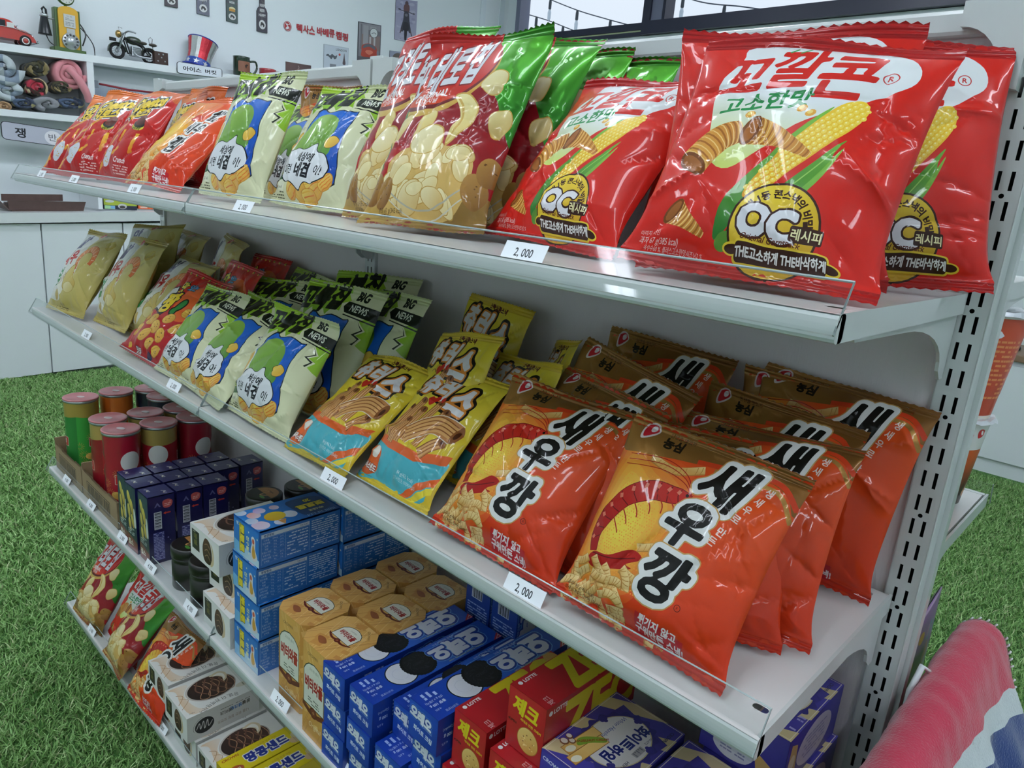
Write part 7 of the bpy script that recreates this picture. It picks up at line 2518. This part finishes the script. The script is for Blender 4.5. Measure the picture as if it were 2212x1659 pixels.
# signs on the shelf unit
def sign(label, corners, words, base, sticker=False):
    a = Art(200, 66, base)
    ol = rrect(0, 0, 200, 66, 14, 5)
    a.add([ol, rrect(2.4, 2.4, 197.6, 63.6, 12, 5)], '#23252c')
    for w, x, s in words:
        a.text(w, x, 32, s, '#191b22', bold=.025)
    if sticker:
        a.add(ell(150, 30, 26, 26, 0, 30), '#e8e4ea').text('반', 148, 31, 30, '#50505c')
    return plate('shelf_sign', label, 'sign', corners, a, UX + .004, .004, PAPER, ol)
sign('white rounded sign with five black letters under the glittery hat', [(381, 132), (480, 149), (479, 169), (382, 158)], [('아이스', 66, 30), ('버킷', 148, 30)], '#e4e8f0')
sign('grey rounded sign below the blankets, partly behind the red snack bags', [(1, 260), (150, 283), (150, 320), (3, 300)], [('쟁', 54, 38)], '#b9bac8', True)

# model car
def model_car():
    y0 = at(73, 95, 0, -5.02).y
    Z = ztop(y0 - .1) + .0006
    t = thing('model_car', 'red round backed model car at the left end of the wall shelf', 'model car', (-5.03, y0 - .14, Z))
    RED = mat('red_model_paint', '#b8352c', rough=.25, coat=.8)
    prof = [(-.30, .03), (-.30, .05), (-.285, .078), (-.25, .105), (-.20, .135), (-.15, .14), (-.115, .128), (-.09, .098), (-.05, .09), (-.02, .075), (.0, .045), (.0, .03)]
    b = MB()
    k = .92
    def body(w, pr, m):
        n = len(pr)
        vs, fs = [], []
        for j, (sx, sc) in enumerate(((-1, .86), (-.8, 1), (.8, 1), (1, .86))):
            for (yy, zz) in pr:
                vs.append((-5.03 + sx * w, y0 + yy * k * (1 if abs(sx) < .9 else .985), Z + (zz - .03) * (sc if zz > .05 else 1) * k + .03 * k))
        for j in range(3):
            for i in range(n - 1):
                fs.append((j * n + i, j * n + i + 1, (j + 1) * n + i + 1, (j + 1) * n + i))
            fs.append((j * n + n - 1, j * n, (j + 1) * n, (j + 1) * n + n - 1))
        fs += [tuple(range(n)), tuple(range(4 * n - 1, 3 * n - 1, -1))]
        b.add(vs, fs, m, False)
    body(.055, curve(prof, 3, False).tolist(), RED)
    b.build('car_body', None, t)
    for sx in (-.056, .05):
        for yy in (-.055, -.235):
            b = MB()
            xf = Matrix.Translation((-5.03 + sx, y0 + yy * k, Z + .03)) @ Matrix.Rotation(PI / 2, 4, 'Y')
            b.lathe([(0, -.006), (.029, -.006), (.03, 0), (.029, .008), (.02, .0085), (.0195, .0095)], 0, 0, 24, mat('black_rubber', '#1a1a1c', rough=.8), xf=xf)
            b.lathe([(.0195, .009), (.0185, .0098), (.014, .0098), (.0135, .0092)], 0, 0, 24, mat('white_wall_tyre', '#d8d2d0', rough=.5), xf=xf)
            b.lathe([(.0135, .0092), (.009, .0105), (.004, .012), (0, .0125)], 0, 0, 20, mat('red_hub', '#b04038', rough=.3), xf=xf)
            b.build('wheel', None, t)
    b = MB(); b.tube([(-4.985, y0 + .004, Z + .03), (-4.97, y0 + .008, Z + .032), (-5.03, y0 + .012, Z + .032), (-5.09, y0 + .004, Z + .03)], .006, mat('bright_chrome', '#d8dade', rough=.15, metal=1), 8); b.build('bumper', None, t)
    b = MB(); b.box(-4.9755, -4.974, y0 - .135, y0 - .1, Z + .085, Z + .112, mat('white_window_trim', '#d8d8d4', rough=.4)); b.box(-4.9755, -4.974, y0 - .20, y0 - .142, Z + .088, Z + .12, mat('dark_car_glass', '#2c3034', rough=.1)); b.build('side_window', None, t)
    b = MB(); b.ball((-4.99, y0 - .012, Z + .06), .008, .006, .010, mat('bright_chrome')); b.build('headlamp', None, t)
    b = MB(); b.tube([(-4.972, y0 - .02, Z + .068), (-4.970, y0 - .10, Z + .086), (-4.972, y0 - .25, Z + .088)], .0016, mat('bright_chrome'), 6); b.build('trim_strip', None, t)
    b = MB(); b.tube([(-4.97, y0 - .095, Z + .092), (-4.962, y0 - .088, Z + .105)], .003, mat('bright_chrome'), 6); b.build('door_mirror', None, t)
model_car()

def pump_phone():
    c = at(150, 112, 0, -5.0)
    y, X = c.y, -5.02
    Z = ztop(y) + .0006
    t = thing('pump_telephone', 'yellow and green telephone shaped like an old fuel pump', 'telephone', (X, y, Z))
    YE, GR = mat('yellow_enamel', '#d8a422', rough=.35), mat('dark_green_enamel', '#44602c', rough=.4)
    b = MB(); b.rbox(X - .05, X + .05, y - .085, y + .085, Z, Z + .02, .01, GR); b.build('foot', None, t)
    b = MB(); b.rbox(X - .035, X + .028, y - .066, y + .066, Z + .02, Z + .235, .006, GR); b.build('green_sides', None, t)
    b = MB()
    pts = [(y - .052, Z + .02), (y + .052, Z + .02), (y + .052, Z + .22)] + [(y + .052 * math.cos(q * PI / 10), Z + .22 + .028 * math.sin(q * PI / 10)) for q in range(1, 10)] + [(y - .052, Z + .22)]
    b.prism(pts, X + .0285, X + .042, 'x', YE); b.build('front_panel', None, t)
    b = MB(); b.box(X + .0425, X + .046, y - .026, y + .034, Z + .135, Z + .205, mat('silver_plate', '#b4b6b4', rough=.35, metal=.4)); b.box(X + .0425, X + .045, y - .014, y + .03, Z + .098, Z + .13, mat('silver_plate')); pl = b.build('metal_plate', None, t)
    a = Art(60, 70, '#c4c6c4'); a.text('PAY TEL', 30, 60, 8, '#55585a').fine(8, 8, 52, 52, 6, '#7c7f80', 3)
    me = faces_mesh('plate_print', [(a, (X + .0462, y - .026, Z + .135), (0, 1, 0), (0, 0, 1), None)], PAPER, np.array(t.location)); mesh_obj('plate_print', me, pl)
    xf = Matrix.Translation((X + .042, y + .004, Z + .06)) @ Matrix.Rotation(PI / 2, 4, 'Y')
    b = MB(); b.lathe([(.046, 0), (.046, .008), (.042, .012), (.028, .013), (.026, .018), (.012, .026), (0, .028)], 0, 0, 32, mat('silver_dial', '#c3c6ca', rough=.25, metal=.5), xf=xf); dl = b.build('dial', None, t)
    b = MB()
    for k in range(10):
        an = k * 2 * PI / 12 + .6
        b.lathe([(.0062, .0135), (.0062, .0142), (0, .0142)], .035 * math.cos(an), .035 * math.sin(an), 10, mat('dial_hole_dark', '#4a4c50', rough=.5), xf=xf)
    s = b.build('finger_holes', None, dl)
    b = MB(); b.tube([(X, y, Z + .245), (X, y, Z + .262)], .008, GR, 10); b.build('neck', None, t)
    xf = Matrix.Translation((X - .012, y + .002, Z + .305)) @ Matrix.Rotation(PI / 2, 4, 'Y')
    b = MB(); b.lathe([(0, 0), (.046, 0), (.048, .012), (.044, .026), (.04, .026)], 0, 0, 32, GR, xf=xf); cl = b.build('clock_case', None, t)
    a = Art(80, 80, '#c9ccc8')
    for k in range(12):
        an = k * PI / 6
        a.add(stroke([(40 + 29 * math.cos(an), 40 + 29 * math.sin(an)), (40 + 35 * math.cos(an), 40 + 35 * math.sin(an))], 3), '#3c4044')
    a.add(stroke([(40, 40), (54, 56)], 3.4), '#3c4044').add(stroke([(40, 40), (24, 62)], 2.4), '#3c4044').add(ell(40, 40, 3, 3), '#3c4044')
    me = faces_mesh('clock_face', [(a, (X + .0145, y + .002 - .04, Z + .265), (0, 1, 0), (0, 0, 1), ell(40, 40, 40, 40, 0, 36))], PAPER, np.array(t.location)); mesh_obj('clock_face', me, cl)
    BLK = mat('black_bakelite', '#1c1e24', rough=.3)
    b = MB(); b.lathe([(.012, Z + .175), (.018, Z + .17), (.034, Z + .08), (.036, Z + .075), (0, Z + .075)], X + .02, y - .12, 20, BLK)
    b.lathe([(.014, Z + .168), (.022, Z + .172), (.02, Z + .185), (.010, Z + .187)], X + .02, y - .12, 20, mat('silver_dial'))
    b.tube([(X + .02, y - .125, Z + .185), (X + .02, y - .128, Z + .21), (X + .02, y - .118, Z + .222), (X + .02, y - .108, Z + .21), (X + .02, y - .107, Z + .18)], .006, BLK, 8)
    b.tube([(X + .02, y - .11, Z + .168), (X + .015, y - .066, Z + .168)], .005, mat('silver_dial'), 8)
    b.build('handset', None, t)
    b = MB(); b.tube(curve2([Vector(q) for q in ((X + .02, y - .115, Z + .076), (X + .025, y - .1, Z + .04), (X + .03, y - .07, Z + .02), (X + .02, y - .05, Z + .012))], 6), .003, BLK, 6); b.build('handset_cord', None, t)
    b = MB(); b.tube(curve2([Vector(q) for q in ((X + .01, y + .068, Z + .17), (X + .02, y + .085, Z + .14), (X + .03, y + .09, Z + .11), (X + .04, y + .075, Z + .07), (X + .03, y + .07, Z + .05))], 6), .004, BLK, 6)
    b.tube(curve2([Vector(q) for q in ((X + .01, y + .07, Z + .15), (X + .03, y + .10, Z + .11), (X + .045, y + .125, Z + .06), (X + .05, y + .128, Z + .006))], 6), .003, BLK, 6); b.build('pump_hose', None, t)
pump_phone()

def motorbike():
    c0, c1 = at(236, 125, 0, -5.02), at(356, 142, 0, -5.02)
    L = c1.y - c0.y
    X = -5.03
    Z0 = ztop((c0.y + c1.y) / 2) + .0008
    t = thing('model_motorcycle', 'dark green model motorcycle with side box beside the yellow phone', 'model motorcycle', (X, (c0.y + c1.y) / 2, Z0))
    G, K, S, BR_ = mat('dark_green_model_paint', '#24301f', rough=.3, coat=.5), mat('black_rubber'), mat('dull_steel', '#a8acb0', rough=.3, metal=.9), mat('brown_case_leather', '#3c2620', rough=.5)
    y = lambda f: c0.y + L * f
    z = lambda f: Z0 + L * f
    for nm, fy in (('front_wheel', .15), ('rear_wheel', .72)):
        xf = Matrix.Translation((X, y(fy), z(.14))) @ Matrix.Rotation(PI / 2, 4, 'Y')
        b = MB()
        ring = [(L * .115 * math.cos(q * PI / 16), L * .115 * math.sin(q * PI / 16), 0) for q in range(32)]
        b.tube(ring, L * .027, K, 10, closed=True, xf=xf)
        b.lathe([(L * .03, -.008), (L * .034, 0), (L * .03, .008)], 0, 0, 16, S, xf=xf)
        for q in range(12):
            an = q * PI / 6
            b.tube([(L * .03 * math.cos(an), L * .03 * math.sin(an), 0), (L * .1 * math.cos(an + .2), L * .1 * math.sin(an + .2), 0)], .0012, S, 5, xf=xf)
        b.build(nm, None, t)
        b = MB()
        n = 14
        vs, fs = [], []
        for q in range(n + 1):
            an = math.radians(-10 + 190 * q / n)
            for sx in (-1, 1):
                vs.append((X + sx * L * .045, y(fy) - math.cos(an) * L * .155, z(.14) + math.sin(an) * L * .155))
        for q in range(n):
            fs.append((2 * q, 2 * q + 2, 2 * q + 3, 2 * q + 1))
        b.add(vs, fs, G, True)
        mo = b.build('mudguard', None, t)
        mo.modifiers.new('t', 'SOLIDIFY').thickness = .004
    b = MB(); b.ball((X, y(.45), z(.37)), L * .06, L * .15, L * .075, G); b.build('fuel_tank', None, t)
    for f in (.62, .8):
        b = MB(); b.ball((X, y(f), z(.36)), L * .06, L * .075, L * .03, mat('dark_saddle', '#4c463e', rough=.6)); b.tube([(X, y(f), z(.34)), (X, y(f) - .004, z(.26))], .004, S, 6); b.build('saddle', None, t)
    b = MB(); b.rbox(X - .03, X + .03, y(.38), y(.56), z(.10), z(.26), .01, S)
    for k in range(5):
        b.rbox(X - .04, X + .04, y(.40), y(.54), z(.14 + k * .025), z(.15 + k * .025), .006, S)
    b.build('engine', None, t)
    b = MB()
    for sx in (-.018, .018):
        b.tube([(X + sx, y(.15), z(.14)), (X + sx, y(.27), z(.42)), (X + sx, y(.29), z(.47))], .005, S, 8)
        b.tube([(X + sx, y(.28), z(.4)), (X + sx, y(.36), z(.14)), (X + sx, y(.6), z(.12)), (X + sx, y(.72), z(.14))], .005, K, 8)
        b.tube([(X + sx, y(.3), z(.38)), (X + sx, y(.6), z(.3)), (X + sx, y(.74), z(.16))], .005, K, 8)
    b.build('fork_and_frame', None, t)
    b = MB(); b.tube(curve2([Vector(q) for q in ((X - .07, y(.36), z(.47)), (X - .05, y(.30), z(.49)), (X, y(.29), z(.47)), (X + .05, y(.32), z(.5)), (X + .075, y(.42), z(.48)))], 4), .005, S, 8); b.tube([(X - .03, y(.25), z(.47)), (X - .035, y(.23), z(.58)), (X - .02, y(.28), z(.56))], .0025, S, 6); b.build('handlebar', None, t)
    b = MB(); b.ball((X, y(.19), z(.44)), .02, .018, .022, mat('brass_lamp', '#b09058', rough=.25, metal=.8)); b.build('headlamp', None, t)
    b = MB(); b.rbox(X + .005, X + .008, y(.02), y(.14), z(.3), z(.36), .001, K); b.build('number_plate', None, t)
    b = MB(); b.tube(curve2([Vector(q) for q in ((X + .03, y(.42), z(.16)), (X + .035, y(.5), z(.1)), (X + .035, y(.8), z(.1)))], 5), .007, S, 8); b.build('exhaust_pipe', None, t)
    b = MB(); b.rbox(X + .03, X + .075, y(.74), y(1.0), z(.02), z(.24), .008, BR_); bx = b.build('side_box', None, t)
    b = MB()
    for yy, zz in ((.8, .07), (.87, .14), (.93, .08), (.9, .2), (.82, .19)):
        b.ball((X + .0755, y(yy), z(zz)), .0025, .005, .005, S, 8)
    b.build('rivets', None, bx)
    b = MB(); b.tube([(X, y(.74), z(.36)), (X - .01, y(.735), z(.46)), (X, y(.76), z(.49)), (X + .01, y(.785), z(.46)), (X, y(.78), z(.36))], .0025, S, 6); b.build('back_rest', None, t)
motorbike()

def hat():
    c = at(432, 150, 0, -5.0)
    X, y = -5.045, c.y
    Z = ztop(y) + .001
    t = thing('glitter_hat', 'red, silver and blue glitter top hat tilted on the wall shelf', 'party hat', (X, y, Z))
    xf = Matrix.Translation((X, y, Z + .012)) @ Matrix.Rotation(math.radians(-17), 4, 'X') @ Matrix.Rotation(math.radians(-6), 4, 'Y')
    n = 24
    k = 1.0
    b = MB(); b.lathe([(.072, .0), (.094, -.004), (.098, .004), (.094, .008), (.07, .006)], 0, 0, 32, mat('blue_glitter', '#2c3c9c', rough=.3, metal=.4, bump=1, bscale=160), xf=xf); b.build('brim', None, t)
    cols = [mat('red_glitter', '#c0303c', rough=.25, metal=.5, bump=1, bscale=150), mat('silver_glitter', '#b9bcba', rough=.25, metal=.6, bump=1, bscale=150)]
    b = MB()
    vs, fs = [], []
    for j, (r, z) in enumerate(((.073, .05), (.076, .10), (.086, .15), (.094, .185))):
        for i in range(n):
            an = 2 * PI * i / n
            vs.append((r * math.cos(an), r * math.sin(an), z))
    for w in range(2):
        f2 = []
        for j in range(3):
            for i in range(n):
                if ((i + 2) // 3) % 2 == w:
                    f2.append((j * n + i, j * n + (i + 1) % n, (j + 1) * n + (i + 1) % n, (j + 1) * n + i))
        b.add(vs, f2, cols[w], False, xf)
    b.build('crown', None, t)
    b = MB(); b.lathe([(.094, .185), (.097, .188), (.094, .192), (.05, .194), (0, .194)], 0, 0, 32, mat('blue_glitter'), xf=xf); b.build('crown_top', None, t)
    b = MB(); b.lathe([(.0745, .0), (.0765, .003), (.0765, .05), (.0745, .053)], 0, 0, 32, mat('blue_satin_band', '#2c4a9c', rough=.35), xf=xf); bd = b.build('hat_band', None, t)
    for i in range(8):
        an = i * PI / 4 + .2
        sp = star(0, 0, .021)
        b = MB()
        vs = []
        for p in sp:
            a2 = an + p[0] / .077
            vs.append((.0785 * math.cos(a2), .0785 * math.sin(a2), .027 + p[1]))
        vs.append((.0785 * math.cos(an), .0785 * math.sin(an), .027))
        b.add(vs, [(q, (q + 1) % 10, 10) for q in range(10)], mat('silver_star', '#d8dadc', rough=.25, metal=.3), False, xf)
        b.build('star', None, bd)
hat()

def mug(lab, px, py, hh, r, m, patch=None):
    c = at(px, py, 0, -5.0)
    X, y = -5.0, c.y
    Z = ztop(y) + .001
    t = thing('mug', lab, 'mug', (X, y, Z), 'mugs on the wall shelf')
    b = MB(); b.lathe([(r * .9, Z), (r, Z + .006), (r * .98, Z + hh - .01), (r * 1.02, Z + hh), (r * .9, Z + hh), (r * .88, Z + .01), (0, Z + .008)], X, y, 28, m); b.build('cup', None, t)
    b = MB(); b.tube(curve2([Vector(q) for q in ((X + .01, y + r * .95, Z + hh * .82), (X + .015, y + r * 1.7, Z + hh * .85), (X + .015, y + r * 1.85, Z + hh * .5), (X + .012, y + r * 1.4, Z + hh * .2), (X + .01, y + r * .95, Z + hh * .25))], 5), r * .13, m, 8); b.build('handle', None, t)
    if patch:
        a = Art(90, 70, patch)
        a.add(curve([(48, 48), (42, 40), (50, 24), (56, 40), (66, 46), (56, 52)], 4), '#2c1c18')
        v, f, col = a.build(10, 2, rrect(0, 0, 90, 70, 6))
        th = (v[:, 0] / 90 - .5) * 1.7
        V = np.stack([r * 1.015 * np.cos(th), r * 1.015 * np.sin(th), hh * .2 + v[:, 1] / 70 * hh * .55], 1)
        mesh_obj('printed_patch', array_mesh('printed_patch', V, f, col, PAPER), t)
mug('dark green mug with a brown patch beside the glittery hat', 522, 160, .125, .056, mat('dark_green_glaze', '#243828', rough=.2, coat=.5), '#8c5a44')
mug('red mug mostly hidden behind the shelf rail', 578, 165, .07, .058, mat('red_glaze', '#a8343c', rough=.2, coat=.5))

# rolled blankets in the left compartment
def cloth_print(name, cols, scale, seed, checks=False):
    m = mat(name, cols[0], rough=.95, sheen=.4, bump=.5, bscale=300)
    nt = m.node_tree
    tc = nt.nodes.new('ShaderNodeTexCoord')
    b = nt.nodes['Principled BSDF']
    if checks:
        n = nt.nodes.new('ShaderNodeTexChecker'); n.inputs['Scale'].default_value = scale
        n.inputs['Color1'].default_value = (*C(cols[0]), 1); n.inputs['Color2'].default_value = (*C(cols[1]), 1)
        nt.links.new(tc.outputs['Object'], n.inputs['Vector']); nt.links.new(n.outputs['Color'], b.inputs['Base Color'])
    elif len(cols) > 1:
        n = nt.nodes.new('ShaderNodeTexNoise'); n.inputs['Scale'].default_value = scale; n.inputs['Detail'].default_value = 1
        r = nt.nodes.new('ShaderNodeValToRGB'); r.color_ramp.interpolation = 'CONSTANT'
        for i, c in enumerate(cols):
            e = r.color_ramp.elements[i] if i < 2 else r.color_ramp.elements.new(.5)
            e.color = (*C(c), 1)
        for i, p in enumerate(np.linspace(.0, .62, len(cols))):
            r.color_ramp.elements[i].position = p if i == 0 else .36 + .24 * (i - 1) / max(1, len(cols) - 2)
        nt.links.new(tc.outputs['Object'], n.inputs['Vector']); nt.links.new(n.outputs['Fac'], r.inputs['Fac']); nt.links.new(r.outputs['Color'], b.inputs['Base Color'])
    return m
def roll(lab, px, py, r, m, depth=.18, turns=3.5, sq=1.0, inner=None, tail=0):
    c = at(px, py, 0, UX - .02)
    X1 = UX - .02
    t = thing('rolled_blanket', lab, 'blanket', (X1 - depth / 2, c.y, c.z), 'rolled blankets in the wall shelf')
    th = r / turns * 1.05
    b = MB()
    n = int(turns * 22)
    vs, fs = [], []
    rg2 = R_(int(px * 7 + py))
    for i in range(n + 1):
        an = 2 * PI * turns * i / n
        rr = r * (.12 + .88 * i / n)
        for k, q in enumerate((rr, rr - th * (.75 + .1 * math.sin(an * 3)))):
            for x in (X1 + .008 * math.sin(an * 1.7 + px) * (1 if k else .3), X1 - depth):
                vs.append((x, c.y + q * math.cos(an), c.z + q * math.sin(an) * sq))
    for i in range(n):
        a0, a1 = 4 * i, 4 * (i + 1)
        fs += [(a0, a0 + 1, a1 + 1, a1), (a0 + 2, a1 + 2, a1 + 3, a0 + 3), (a0, a1, a1 + 2, a0 + 2), (a0 + 1, a0 + 3, a1 + 3, a1 + 1)]
    fs += [(0, 2, 3, 1), (4 * n, 4 * n + 1, 4 * n + 3, 4 * n + 2)]
    b.add(vs, fs, m, True)
    b.build('roll', None, t)
    if tail:
        b = MB()
        p = [Vector((X1 + .004, c.y - r * .1, c.z + r * .25)), Vector((X1 + .03, c.y + r * .35, c.z - r * .3)), Vector((X1 + .03, c.y + r * .75, c.z - r * 1.0)), Vector((X1 + .015, c.y + r * .95, c.z - r * 1.55))]
        b.tube(curve2(p, 5), [r * .2] * 5 + [r * .24] * 6 + [r * .22] * 5, inner or m, 10); b.build('loose_end', None, t)
    return t
GREY = cloth_print('grey_check_fleece', ['#b9c2c6', '#8290a0'], 14, 1, True)
CAMO = cloth_print('camouflage_fleece', ['#26261e', '#4a4630', '#8a7a50', '#2c2c26'], 18, 2)
REDC = cloth_print('red_camouflage_fleece', ['#8c1c2c', '#b02c40', '#c8b088', '#3c241c'], 16, 3)
BLUC = cloth_print('blue_camouflage_fleece', ['#2c3648', '#4c5c78', '#8c8458', '#343c50'], 14, 4)
PINK = mat('pink_fleece', '#d88c94', rough=.95, sheen=.4, bump=.5, bscale=200)
GRYF = mat('grey_fleece', '#8e8f94', rough=.95, sheen=.3, bump=.5, bscale=260)
TANF = mat('tan_fleece', '#a88460', rough=.95, sheen=.3, bump=.5, bscale=260)
roll('pink rolled blanket with a loose end hanging down', 151, 158, .095, PINK, tail=1, turns=3)
roll('camouflage rolled blanket in the upper middle', 80, 147, .068, CAMO, turns=2.2, sq=.75)
roll('red and camouflage rolled blanket in the middle', 84, 190, .06, REDC, turns=2.6)
roll('grey check rolled blanket at the upper left', 8, 146, .105, GREY, turns=2.0)
roll('grey check folded blanket below the upper grey one', 22, 194, .105, GREY, turns=1.8, sq=.6)
roll('dark camouflage roll under the pink blanket', 135, 187, .052, CAMO, turns=3, sq=.75)
roll('blue camouflage roll on the bottom board', 152, 222, .085, BLUC, turns=2.2, sq=.45)
roll('navy blue roll on the bottom board at the left', 50, 222, .07, BLUC, turns=2.2, sq=.5)
roll('small tan roll at the lower left', 10, 230, .044, TANF, turns=2.6, sq=.7)
roll('plain grey folded blanket leaning at the front of the compartment', 106, 224, .085, GRYF, turns=1.7, sq=.55)

# zip bag in the right compartment
def zipbag():
    P = [at(px, py, 0, UX - .06) for px, py in ((206, 178), (340, 200), (335, 262), (205, 250))]
    c = sum(P, Vector()) / 4
    t = thing('zip_pouch', 'clear zip pouch with a red zip standing in the wall shelf', 'pouch', tuple(c))
    b = MB(); b.add([tuple(p) for p in P] + [(p.x - .05, p.y, p.z) for p in P], [(0, 3, 2, 1), (4, 5, 6, 7), (0, 1, 5, 4), (2, 3, 7, 6), (1, 2, 6, 5), (0, 4, 7, 3)], clear_plastic('pouch_vinyl', (.86, .88, .92), .15)); b.build('vinyl_body', None, t)
    b = MB(); b.tube([P[0] + Vector((.004, .02, -.005)), P[0] * .5 + P[1] * .5 + Vector((.004, 0, -.012)), P[1] + Vector((.004, -.02, -.004))], .006, mat('red_zip_tape', '#8c2430', rough=.6), 8); b.build('zip', None, t)
    for p in (P[0], P[1]):
        b = MB(); b.rbox(p.x, p.x + .012, p.y - .015, p.y + .015, p.z - .03, p.z + .012, .004, mat('grey_clip', '#7c828c', rough=.4)); b.build('corner_clip', None, t)
zipbag()

# trays and boxes on the worktop
def on_top(px, py, X):
    p = at(px, py, 0, X)
    return p.y, .122 + .05 * (p.y - .4) + .0008
def trays():
    y0, z0 = on_top(10, 465, -4.86)
    y1, _ = on_top(178, 465, -4.86)
    t = thing('serving_trays', 'stack of brown wood grain trays on the worktop', 'tray', (-4.9, (y0 + y1) / 2, z0))
    m = mat('brown_tray_plastic', '#5c4640', rough=.5, vary=.12, vscale=30)
    h = .05
    for k in range(5):
        b = MB(); z = z0 + .006 * k + .002 * k
        sl_ = .05
        b.add([(x, y, zz + sl_ * (y - y0)) for zz in (z, z + .006) for y in (y0 + .03 + .003 * k, y1 - .004 * k) for x in (-5.06, -4.83 - .002 * k)], [(0, 2, 3, 1), (4, 5, 7, 6), (0, 1, 5, 4), (2, 6, 7, 3), (0, 4, 6, 2), (1, 3, 7, 5)], m); b.build('tray', None, t)
    b = MB()
    b.add([(-4.832, y0 + .02, z0 + .01), (-4.832, y1, z0 + .02), (-4.812, y1 + .01, z0 + .075), (-4.812, y0 + .01, z0 + .062), (-4.838, y0 + .02, z0 + .01), (-4.838, y1, z0 + .02), (-4.818, y1 + .01, z0 + .075), (-4.818, y0 + .01, z0 + .062)], [(0, 1, 2, 3), (7, 6, 5, 4), (0, 4, 5, 1), (3, 2, 6, 7), (0, 3, 7, 4), (1, 5, 6, 2)], m)
    b.build('raised_edge', None, t)
    b = MB(); b.add([(-5.05, y0 + .03, z0 + .045), (-5.05, y1 - .05, z0 + .06), (-5.05, y1 - .05, z0 + .10), (-5.05, y0 + .03, z0 + .085), (-5.042, y0 + .03, z0 + .045), (-5.042, y1 - .05, z0 + .06), (-5.042, y1 - .05, z0 + .10), (-5.042, y0 + .03, z0 + .085)], [(0, 1, 2, 3), (7, 6, 5, 4), (0, 4, 5, 1), (3, 2, 6, 7), (0, 3, 7, 4), (1, 5, 6, 2)], m); b.build('rear_edge', None, t)
    b = MB()
    b.add([(-4.83, y0 + .02, z0 + .004), (-5.06, y0 + .02, z0 + .004), (-5.06, y0 - .03, z0 + .09), (-4.83, y0 - .03, z0 + .06), (-4.83, y0 + .026, z0 + .004), (-5.06, y0 + .026, z0 + .004), (-5.06, y0 - .024, z0 + .09), (-4.83, y0 - .024, z0 + .06)], [(0, 1, 2, 3), (7, 6, 5, 4), (0, 4, 5, 1), (3, 2, 6, 7), (0, 3, 7, 4), (1, 5, 6, 2)], m); b.build('end_edge', None, t)
trays()
def counter_box(lab, px0, px1, pt, art, X, d=.12):
    y0, z0 = on_top(px0, 474, X)
    y1, _ = on_top(px1, 474, X)
    h = at(px0, pt, 0, X).z - z0
    base = np.array([X - d / 2, (y0 + y1) / 2, z0 + .01])
    o = np.array([X, y0, z0 + .01])
    pl = Art(60, 60, art.base if isinstance(art.base, str) else art.base[0])
    sc = lambda a_, w_, h_: Art(w_, h_, pl.base)
    W, H = (y1 - y0) * 1000, h * 1000
    q = [(art, o, np.array([0, (y1 - y0) * 1000 / art.W, 0]), np.array([0, 0, h * 1000 / art.H]), None)]
    q += [(Art(d * 1000, H, pl.base), o + np.array([-d, 0, 0]), (1, 0, 0), (0, 0, 1), None), (Art(d * 1000, H, pl.base), o + np.array([0, y1 - y0, 0]), (-1, 0, 0), (0, 0, 1), None), (Art(W, d * 1000, pl.base), o + np.array([0, 0, h]), (0, 1, 0), (-1, 0, 0), None)]
    t = mesh_obj('snack_box', faces_mesh('snack_box', q, CARDM, base), None, tuple(base))
    return tag(t, lab, 'snack box', 'boxes on the worktop')
a_ = Art(90, 56, '#23283c')
a_.add([(0, 22), (90, 22), (90, 56), (0, 56)], '#a9b83c').add(ell(16, 42, 12, 7), '#c8cccc').text('짜장범벅', 64, 46, 11, '#4c5420', sx=.8, bold=.03).add(ell(50, 18, 12, 14), '#c8c8c8').add(ell(50, 14, 8, 8), '#3c3430').add(rect(2, 2, 30, 20), '#a8d8a0').add(rect(18, 4, 30, 18), '#78a8d8')
counter_box('green and dark box standing on the worktop near the shelf end', 226, 297, 432, a_, -4.84)
a_ = Art(90, 56, '#d8602c')
a_.add(rect(8, 26, 22, 52), '#e8d8d0').add(rect(6, 6, 26, 16), '#e8c8b8').add(curve([(40, 30), (46, 44), (56, 36), (66, 42), (62, 30), (52, 26)], 4), '#ece4dc').add([(30, 0), (90, 0), (90, 22)], '#b83c28').text('컵', 78, 40, 16, '#ece4dc', bold=.05)
counter_box('orange box on the worktop right of the green one', 300, 366, 437, a_, -4.84)
b = MB()
yy, zz = on_top(219, 472, -4.8)
b.box(WX + .005, -4.80, yy - .012, yy + .012, zz + .012, zz + .30, CABM)
tag(b.build('shelf_divider', origin=(-4.97, yy, zz + .012)), 'white upright divider on the worktop left of the green box', 'divider')
